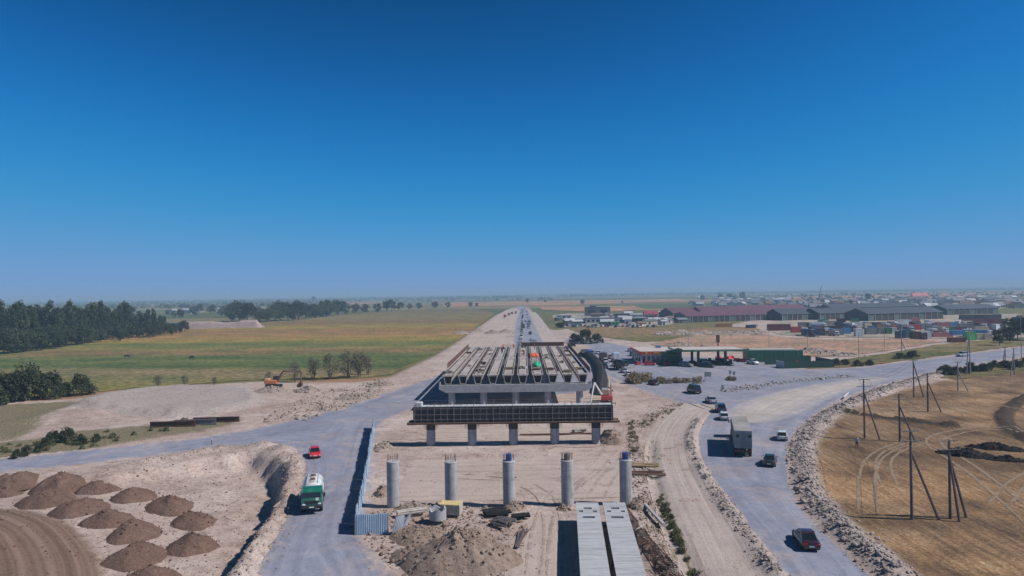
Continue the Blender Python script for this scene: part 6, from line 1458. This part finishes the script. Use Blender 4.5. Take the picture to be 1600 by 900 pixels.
# ------------------------------------------------------------------ trees and shrubs
def leaf_mat(name, lo, mid, hi):
    m, n, l, b = _nodes(name)
    g = n.new('ShaderNodeNewGeometry'); P = g.outputs['Position']
    n1 = noise(n, l, P, .55, 4, .6); oi = n.new('ShaderNodeObjectInfo')
    v = math_n(n, l, 'ADD', math_n(n, l, 'MULTIPLY', n1.outputs[0], .75), math_n(n, l, 'MULTIPLY', oi.outputs['Random'], .25))
    v = math_n(n, l, 'ADD', v, math_n(n, l, 'MULTIPLY', math_n(n, l, 'SUBTRACT', g.outputs['Random Per Island'], .5), .35))
    r = ramp(n, [(.25, lo), (.5, mid), (.75, hi)]); l.new(v, r.inputs[0]); l.new(r.outputs[0], b.inputs['Base Color'])
    b.inputs['Roughness'].default_value = .7; b.inputs['Specular IOR Level'].default_value = .25
    return m
M_LEAF = leaf_mat('poplar_leaves', (.018, .032, .018), (.046, .07, .03), (.11, .13, .055)); M_LEAF_D = leaf_mat('dark_shrub_leaves', (.016, .026, .014), (.034, .05, .023), (.07, .08, .035)); M_LEAF_G = leaf_mat('grey_dusty_leaves', (.07, .06, .055), (.12, .105, .09), (.19, .165, .135)); M_LEAF_Y = leaf_mat('dry_yellow_scrub', (.16, .13, .075), (.27, .22, .13), (.40, .34, .21)); M_LEAF_W = leaf_mat('green_weeds', (.045, .06, .022), (.09, .115, .045), (.16, .17, .075))
M_BARK = mat('bark', (.10, .08, .065), .9, .3, 1.5)
def crown_mesh(name, m, h0, h1, rad, n, leaf, seed, shape='oval', clumps=26):
    r_ = np.random.default_rng(seed)
    # clump centres through the crown, leaves around each clump
    u = r_.uniform(0, 1, clumps); a = r_.uniform(0, 6.283, clumps)
    if shape == 'poplar': env = np.sin(np.pi * np.clip(u * .93 + .05, 0, 1)) ** .6 * (1 - .45 * u)
    elif shape == 'bush': env = np.sqrt(np.clip(1 - u ** 2, 0, 1))
    else: env = np.sqrt(np.clip(1 - (2 * u - 1) ** 2, .03, 1))
    rr = rad * env * np.sqrt(r_.uniform(.15, 1, clumps)) * r_.uniform(.75, 1.15, clumps)
    C = np.stack([rr * np.cos(a), rr * np.sin(a), h0 + (h1 - h0) * u], 1)
    k = r_.integers(0, clumps, n); cs = (rad * .36) * r_.uniform(.6, 1.25, clumps)
    d = r_.normal(0, 1, (n, 3)); d /= np.linalg.norm(d, axis=1)[:, None]; d *= (r_.uniform(.2, 1, n) ** .5)[:, None]
    P = C[k] + d * cs[k][:, None] * np.array([1, 1, 1.15 if shape != 'poplar' else 1.7])
    P[:, 2] = np.maximum(P[:, 2], .1)
    t1 = r_.normal(0, 1, (n, 3)); t1 /= np.linalg.norm(t1, axis=1)[:, None]; t2 = np.cross(t1, r_.normal(0, 1, (n, 3))); t2 /= np.linalg.norm(t2, axis=1)[:, None]
    s = leaf * r_.uniform(.55, 1.3, n)[:, None]
    V = np.stack([P - t1 * s, P + t2 * s * .6, P + t1 * s, P - t2 * s * .6], 1).reshape(-1, 3)
    return np_mesh(name, V, np.arange(4 * n).reshape(-1, 4), m)
def trunk_mesh(h, r, seed, limbs=5, rad=1.5, stems=1, h0=1.5):
    rr = random.Random(seed); mb = MB()
    for s in range(stems):
        ox, oy = (0, 0) if stems == 1 else (rr.uniform(-.4, .4), rr.uniform(-.4, .4)); lx, ly = rr.uniform(-.3, .3) * stems, rr.uniform(-.3, .3) * stems
        mb.cyl((ox, oy, -.3), (ox + lx, oy + ly, h * .55), r, r * .6, 7); mb.cyl((ox + lx, oy + ly, h * .55), (ox + lx * 1.6, oy + ly * 1.6, h * .92), r * .6, r * .15, 6)
        for k in range(limbs):
            z = h0 + (h * .8 - h0) * (k + .5) / limbs; a = rr.uniform(0, 6.28); L = rad * rr.uniform(.5, .9)
            mb.cyl((ox + lx * z / h, oy + ly * z / h, z), (ox + math.cos(a) * L, oy + math.sin(a) * L, z + L * .8), r * .4, r * .1, 5)
    return mb.mesh('trunk', M_BARK, True)
def tree_proto(name, label, cat, m, h, h0, rad, n, leaf, seed, shape, group, trunk_r=.2, stems=1, clumps=26):
    cm = crown_mesh('crown', m, h0, h, rad, n, leaf, seed, shape, clumps); z = np.empty(len(cm.vertices) * 3, np.float32); cm.vertices.foreach_get('co', z); hm = float(np.percentile(z[2::3], 99.3))
    return dict(crown=cm, trunk=trunk_mesh(h, trunk_r, seed, 5, rad, stems, h0), name=name, cat=cat, h=hm)
def plant(pr, px, py, hpx, label, group=None, wide=1.0, z=0.0):
    x, y = G(px, py); sc = y / FPX; s = hpx * sc / pr['h']; z = hz(x, y) if (abs(x) < 150 and y < 300) else 0
    t = thing(pr['name'], label, pr['cat'], (x, y, z), random.uniform(0, 6.28), group); t.scale = (s * wide, s * wide, s)
    link('crown', pr['crown'], t); link('trunk', pr['trunk'], t); return t
POP = [tree_proto('poplar_tree', '', 'tree', M_LEAF, 22, 2.5, 3.6, 3200, .42, 200 + k, 'poplar', '', .28, 1, 40) for k in range(5)]
RND = [tree_proto('broadleaf_tree', '', 'tree', M_LEAF if k % 2 else M_LEAF_D, 10, 2.2, 4.2, 2600, .34, 220 + k, 'oval', '', .25, 1, 30) for k in range(4)]
BSH = [tree_proto('shrub', '', 'shrub', M_LEAF_D, 5, .3, 3.0, 2400, .24, 240 + k, 'bush', '', .1, 4, 26) for k in range(4)]
GRY = [tree_proto('dusty_tree', '', 'tree', M_LEAF_G, 8, 1.4, 3.0, 1500, .17, 260 + k, 'oval', '', .14, 4, 26) for k in range(3)]
SCR = [tree_proto('dry_scrub', '', 'scrub', M_LEAF_Y, 1.6, .05, 1.3, 500, .14, 280 + k, 'bush', '', .03, 4, 12) for k in range(3)]
WEE = [tree_proto('weed_clump', '', 'weeds', M_LEAF_W, 1.2, .05, 1.0, 420, .12, 290 + k, 'bush', '', .02, 4, 10) for k in range(3)]
# the wood on the left: rows of poplars, darker broadleaf trees at its foot
for k in range(62):
    px = -25 + 285 * (k + random.random()) / 62; base = 548 - px * .10 - random.uniform(0, 10); top = 478 + random.uniform(-8, 8) + (px > 200) * 12 + (10 if 165 < px < 185 else 0)
    plant(random.choice(POP), px, base, base - top, 'tall dark poplar standing in the left wood' if px < 130 else 'poplar near the thinning end of the left wood', 'poplars of the left wood', random.uniform(.85, 1.3))
for k in range(46):
    px = -20 + 310 * (k + random.random()) / 46; base = 553 - px * .115 + random.uniform(-3, 2); plant(random.choice(RND), px, base, random.uniform(22, 40) * (1 - px / 700), 'low broadleaf tree at the foot of the left wood', 'broadleaf trees along the left wood', 1.1)
for k in range(20):
    px = 260 + 180 * k / 20 + random.uniform(-5, 5); plant(random.choice(RND), px, 494 + random.uniform(-5, 4), random.uniform(8, 16), 'tree among the far houses behind the spoil bank', 'trees behind the spoil bank')
for px, py, h in ((362, 503, 30), (374, 502, 32), (386, 502, 29), (197, 508, 34), (430, 502, 26), (438, 501, 30), (450, 500, 27), (466, 500, 30), (478, 498, 24), (492, 497, 22), (500, 496, 22), (515, 494, 22), (528, 493, 24), (540, 491, 18), (555, 490, 16), (570, 489, 14), (590, 488, 14), (612, 486, 18), (625, 485, 13), (655, 483, 10), (680, 482, 11), (700, 481, 9), (735, 480, 8), (745, 480, 7), (420, 503, 22), (405, 504, 18), (604, 486, 16), (640, 484, 10), (510, 495, 26), (457, 501, 22)):
    plant(random.choice(RND), px, py, h, 'tree of the broken row crossing the far side of the field', 'tree row beyond the field', random.uniform(1, 1.4))
for k, (px, py, h, lab) in enumerate(((824, 474, 7, 'lone round tree on the far ripe field beside the highway line'), (852, 473, 5, 'pair of small trees on the ripe field'), (910, 476, 8, 'lone round tree at the middle of the ripe field'), (972, 474, 4, 'tiny lone tree before the far green band'), (1098, 470, 9, 'tree at the left village edge'), (1125, 468, 10, 'tall tree clump behind the village, left one'), (1140, 468, 10, 'tall tree clump behind the village, middle one'), (1160, 468, 12, 'tallest tree behind the village'), (1356, 472, 13, 'dark tree rising among the village roofs'), (1285, 478, 10, 'round tree beside the crane boom'), (1330, 476, 7, 'wide tree behind the slate sheds'), (490, 472, 9, 'far tall tree clump on the left horizon'), (1428, 462, 6, 'dark tree above the bright red roof'), (1425, 530, 10, 'small tree by the brown containers'))):
    plant(RND[k % 4], px, py, h, lab)
for k, (px, py, h, w, lab) in enumerate(((1562, 540, 26, 1.0, 'dark bushy tree at the corner of the lorry yard'), (1590, 530, 36, 1.1, 'tall dark tree behind the yard corner'), (1578, 536, 26, 1.0, 'dark tree between the two yard trees'), (1610, 532, 40, 1, 'dark tree at the frame edge by the yard'))):
    plant(RND[(k * 2) % 4], px, py, h, lab, None, w)
# shrubs at the field edge
for k, (px, py, h, w, lab) in enumerate(((10, 628, 46, 1.0, 'dark shrub at the field corner, first of the big clump'), (45, 626, 56, 1.0, 'largest dark shrub of the field edge clump'), (78, 622, 40, 1.0, 'dark shrub at the thinner end of the clump'), (128, 618, 34, 1.0, 'separate dark shrub past the big clump'), (-15, 632, 50, 1, 'dark shrub cut by the frame edge'), (100, 619, 22, 1.1, 'low shrub between the clump and the separate one'), (915, 537, 22, 1.1, 'big green bush beside the slip lane'), (899, 536, 15, 1.2, 'bush joined to the big one by the slip lane'), (933, 536, 15, 1.1, 'bush on the shop side of the big one'), (875, 512, 8, 2, 'low bushes along the highway weeds'), (1252, 573, 8, 2.0, 'low shrub by the green fence end'), (1305, 571, 11, 1.6, 'shrub on the road bank past the fence'), (1341, 572, 10, 1.4, 'round green shrub on the road bank'), (1358, 571, 9, 1.4, 'last green shrub of the road bank row'), (1405, 561, 10, 1.6, 'green shrub by the thin braced pole'), (1425, 560, 12, 1.6, 'round green shrub at the weedy bank'), (1320, 570, 9, 1.6, 'dark shrub in the road bank row'), (1280, 573, 9, 2, 'grey green shrub past the green fence'))):
    plant(BSH[k % 4], px, py, h, lab, None, w)
for k in range(22):
    px = 1470 + 150 * (k + random.random()) / 22; py = 583 - (px - 1470) * .08 + random.uniform(-5, 5); plant(BSH[k % 4], px, py, random.uniform(7, 14), 'dark scrub bush between the gravel road and the stubble', 'dark scrub by the stubble', 1.3)
for k, (px, py, h, w, lab) in enumerate(((460, 597, 32, .8, 'slim dusty tree beside the excavator arm'), (490, 592, 33, 1.0, 'dusty grey tree, first of the field edge group'), (515, 593, 40, 1.0, 'dusty grey tree, second of the field edge group'), (543, 591, 42, 1.1, 'spreading dusty tree with several stems'), (562, 590, 40, 1.0, 'dusty tree with a thin crown'), (574, 586, 30, .9, 'last dusty tree of the field edge group'), (420, 594, 14, 1.2, 'dusty bush behind the excavator'), (247, 609, 18, 1.0, 'grey bush at the edge of the gravel stockpile'), (288, 605, 18, .9, 'dark dusty bush on the field edge'), (205, 612, 6, 1.6, 'low grey tuft beside the stockpile'), (335, 601, 12, 1.0, 'pale dry bush on the field edge'))):
    plant(GRY[k % 3], px, py, h, lab, 'dusty trees at the field edge', w)
# verge shrubs, scrub strips and weeds
for k, (px, py, h) in enumerate(((85, 692, 20), (105, 690, 22), (70, 698, 14), (40, 712, 16), (125, 694, 16), (150, 690, 12), (60, 706, 12), (25, 716, 14))):
    plant(BSH[k % 4], px, py, h, 'green shrub in the weedy verge of the left road', 'shrubs on the left verge', 1.1)
for k in range(34):
    px, py = random.choice([(random.uniform(120, 380), 0), (random.uniform(0, 180), 1)]); 
    py = (700 - px * .12 + random.uniform(-8, 6)) if py == 0 else 702 - px * .06 + random.uniform(-8, 8)
    plant(random.choice(WEE), px, py, random.uniform(4, 8), 'weed clump on the left verge', 'weed clumps on the left verge', 1.3)
for k in range(46):
    px = 985 + 112 * random.random() ** 1.4; py = 597 + random.uniform(-2.5, 3); plant(random.choice(SCR), px, py, random.uniform(5, 11) * (1.5 if px < 1015 else .8), 'dry yellow scrub in the strip before the station', 'dry scrub before the station', 1.1)
for k in range(8): plant(random.choice(SCR), 1136 + 14 * random.random(), 594 + random.uniform(-1, 2), 6, 'dry scrub tuft under the two small signs', 'dry scrub under the signs', 1.1)
for k in range(64):
    i = random.random(); px = 1030 + 62 * i; py = 775 + 140 * i + random.uniform(-8, 8); px += random.uniform(-3, 3); plant(random.choice(WEE), px, py, random.uniform(4, 9), 'green weed clump along the ditch by the dirt track', 'weeds along the dirt track ditch', 1.2)
for k in range(26):
    px = 984 + 12 * random.random(); py = 660 + 60 * random.random(); plant(random.choice(SCR), px, py, random.uniform(3, 6), 'dusty scrub tuft between the site and the dirt track', 'scrub tufts beside the site', 1.2)
for k in range(24):
    px = 1000 + 70 * random.random(); py = 668 - (px - 1000) * .55 + random.uniform(-5, 5); plant(random.choice(SCR), px, py, random.uniform(2, 5), 'scrub tuft on the rubble spit', 'scrub tufts on the rubble spit', 1.3)
# far woods: masses of crowns along the horizon, one object
def far_woods(name, bands, label):
    V, F, o = [], [], 0
    base = [(0, 0, 1), (.9, 0, .35), (.28, .86, .35), (-.73, .53, .35), (-.73, -.53, .35), (.28, -.86, .35), (.75, .3, -.5), (-.2, .8, -.5), (-.8, 0, -.5), (-.2, -.8, -.5), (.6, -.5, -.5)]
    tri = [(0, 1, 2), (0, 2, 3), (0, 3, 4), (0, 4, 5), (0, 5, 1), (1, 6, 2), (2, 6, 7), (2, 7, 3), (3, 7, 8), (3, 8, 4), (4, 8, 9), (4, 9, 5), (5, 9, 10), (5, 10, 1), (1, 10, 6)]
    for x0, x1, d0, d1, n, h0, h1 in bands:
        for _ in range(n):
            d = random.uniform(d0, d1); x = random.uniform(x0, x1) * d; h = random.uniform(h0, h1) * random.uniform(.6, 1.1); w = h * random.uniform(.5, 1.1)
            c = math.cos(_ * 1.7); s_ = math.sin(_ * 1.7)
            for bx, by, bz in base:
                j = random.uniform(.75, 1.25); V.append((x + (bx * c - by * s_) * w * j, d + (bx * s_ + by * c) * w * j, h * .55 + bz * h * .5 * j))
            F += [tuple(o + q for q in t) for t in tri]; o += len(base)
    me = np_mesh(name, np.array(V), np.array(F), M_LEAF); return tag(link(name, me), label, None, None, 'stuff')
far_woods('far_woods', [(-.85, .0, 3200, 5200, 1500, 7, 14), (-.85, .85, 5200, 9000, 3600, 8, 16), (-.85, -.3, 1500, 3200, 700, 6, 12), (.05, .85, 3800, 5200, 1200, 6, 13), (.3, .85, 1500, 3000, 240, 5, 9), (-.45, .05, 2200, 3400, 160, 5, 10)], 'far belts of trees closing the plain along the horizon')

# ------------------------------------------------------------------ people and animals
def skin_body(name, joints, edges, mats, zsplit=None):
    me = bpy.data.meshes.new(name); me.from_pydata([j[0] for j in joints], edges, []); o = link(name, me)
    md = o.modifiers.new('skin', 'SKIN'); ss = o.modifiers.new('sub', 'SUBSURF'); ss.levels = 1; ss.render_levels = 1
    for v, j in zip(me.skin_vertices[0].data, joints): v.radius = (j[1], j[1])
    me.skin_vertices[0].data[0].use_root = True
    dg = bpy.context.evaluated_depsgraph_get(); out = bpy.data.meshes.new_from_object(o.evaluated_get(dg)); bpy.data.objects.remove(o)
    out.materials.clear()
    for m in mats: out.materials.append(m)
    if zsplit:
        for p in out.polygons: p.material_index = zsplit(p.center); p.use_smooth = True
    return out
M_SKIN = mat('skin', (.42, .25, .17), .6, .08, 4); M_TROU = mat('dark_trousers', (.03, .035, .05), .85, .15, 5); M_SHIRT = mat('light_shirt', (.5, .5, .52), .85, .1, 5); M_SHIRT2 = mat('navy_overalls', (.03, .045, .1), .85, .15, 5); M_VEST = mat('orange_vest', (.7, .17, .03), .8, .1, 5); M_HAIR = mat('dark_hair', (.015, .012, .01), .8, .2, 5)
JT = [((0, 0, .95), .155), ((0, 0, 1.18), .15), ((0, 0, 1.40), .17), ((0, .0, 1.52), .065), ((0, .015, 1.60), .085), ((0, .02, 1.70), .10), ((0, .01, 1.76), .07),
      ((.19, 0, 1.42), .07), ((.27, .02, 1.16), .05), ((.26, .12, .93), .042), ((.26, .16, .84), .04), ((-.19, 0, 1.42), .07), ((-.27, .02, 1.16), .05), ((-.25, .14, .94), .042), ((-.24, .19, .86), .04),
      ((.10, 0, .88), .10), ((.11, .04, .48), .07), ((.12, .0, .08), .05), ((.12, .13, .04), .045), ((-.10, 0, .88), .10), ((-.12, -.05, .48), .07), ((-.13, -.10, .08), .05), ((-.13, .03, .04), .045)]
ED = [(0, 1), (1, 2), (2, 3), (3, 4), (4, 5), (5, 6), (2, 7), (7, 8), (8, 9), (9, 10), (2, 11), (11, 12), (12, 13), (13, 14), (0, 15), (15, 16), (16, 17), (17, 18), (0, 19), (19, 20), (20, 21), (21, 22)]
def pmesh(shirt):
    def zs(c):
        if c.z > 1.74 or (c.z > 1.62 and c.y < -.02): return 3
        if c.z > 1.5 or (c.z < .97 and abs(c.x) > .2): return 2
        return 1 if c.z > .98 else 0
    return skin_body('body', JT, ED, [M_TROU, shirt, M_SKIN, M_HAIR], zs)
PM = [pmesh(M_SHIRT), pmesh(M_SHIRT2), pmesh(M_VEST)]
def person(x, y, z, k, rz, label, group=None):
    t = thing('person', label, 'person', (x, y, z), rz, group); link('body', PM[k], t)
    if k: q = MB(); q.cyl((0, .01, 1.74), (0, .01, 1.80), .125, .11, 12); q.cyl((0, .01, 1.80), (0, .01, 1.86), .11, .05, 12); q.build('hard_hat', M_ORNG if k == 1 else M_PLATE, t, True)
    return t
x, y = G(1339, 700); person(x, y, hz(x, y), 0, 2.6, 'person in a light shirt and dark trousers standing on the stubble')
for k, (px, py) in enumerate(((781, 549), (786, 546), (775, 551), (808, 545), (841, 547), (812, 556), (790, 552), (838, 561))):
    x, y = on_deck(px, py); b = round((x - BX) / 3.2 + 4.5); x = BX + (b - 4.5) * 3.2; person(x + .3, y, ZD, 1 + k % 2, k * 1.1, f'worker in {"dark overalls" if k % 2 == 0 else "an orange vest"} standing on the bridge beams', 'workers on the deck')
# two dark cows grazing
CJ = [((0, 0, 1.05), .36), ((.55, 0, 1.08), .36), ((-.6, 0, 1.10), .33), ((.95, 0, 1.05), .2), ((1.3, 0, .65), .14), ((1.5, 0, .32), .13), ((1.6, 0, .18), .08),
      ((.6, .2, .72), .14), ((.58, .2, .4), .08), ((.58, .2, .02), .07), ((.6, -.2, .72), .14), ((.7, -.2, .4), .08), ((.7, -.2, .02), .07), ((-.68, .2, .8), .18), ((-.6, .2, .62), .12), ((-.8, .2, .38), .07), ((-.78, .2, .02), .065), ((-.68, -.2, .8), .18), ((-.55, -.2, .62), .12), ((-.72, -.2, .38), .07), ((-.7, -.2, .02), .065), ((-.95, 0, 1.2), .06), ((-1.02, 0, .6), .03)]
CE = [(0, 1), (0, 2), (1, 3), (3, 4), (4, 5), (5, 6), (1, 7), (7, 8), (8, 9), (1, 10), (10, 11), (11, 12), (2, 13), (13, 14), (14, 15), (15, 16), (2, 17), (17, 18), (18, 19), (19, 20), (2, 21), (21, 22)]
M_COW = mat('dark_hide', (.02, .016, .014), .8, .3, 2.0)
cow_me = skin_body('body', CJ, CE, [M_COW], lambda c: 0)
for k, (px, py) in enumerate(((198, 560), (300, 562))):
    x, y = G(px, py); t = thing('cow', ('dark cow grazing on the green band nearer the wood', 'dark cow grazing nearer the ditch, farther from the wood')[k], 'cow', (x, y, .18), (0.2, 3.0)[k]); link('body', cow_me, t)
    q = MB()
    for s in (-1, 1): q.cyl((1.28, s * .1, .72), (1.2, s * .3, .86), .03, .015, 5)
    q.build('horns', M_BLOCKS, t)
# ------------------------------------------------------------------ the dusty air over the plain
hm = bpy.data.materials.new('haze_air'); hm.use_nodes = True; hn, hl = hm.node_tree.nodes, hm.node_tree.links
hn.clear(); hv = hn.new('ShaderNodeVolumePrincipled'); ho = hn.new('ShaderNodeOutputMaterial'); hl.new(hv.outputs[0], ho.inputs['Volume'])
hv.inputs['Color'].default_value = (0.56, 0.80, 1.0, 1); hv.inputs['Density'].default_value = 3.0e-4; hv.inputs['Anisotropy'].default_value = 0.0
hb = MB(); hb.box((0, 9400, 24), (40000, 20200, 56)); hz_o = hb.build('haze', hm); hz_o['kind'] = 'stuff'; hz_o['label'] = 'dusty blue haze hanging over the plain'
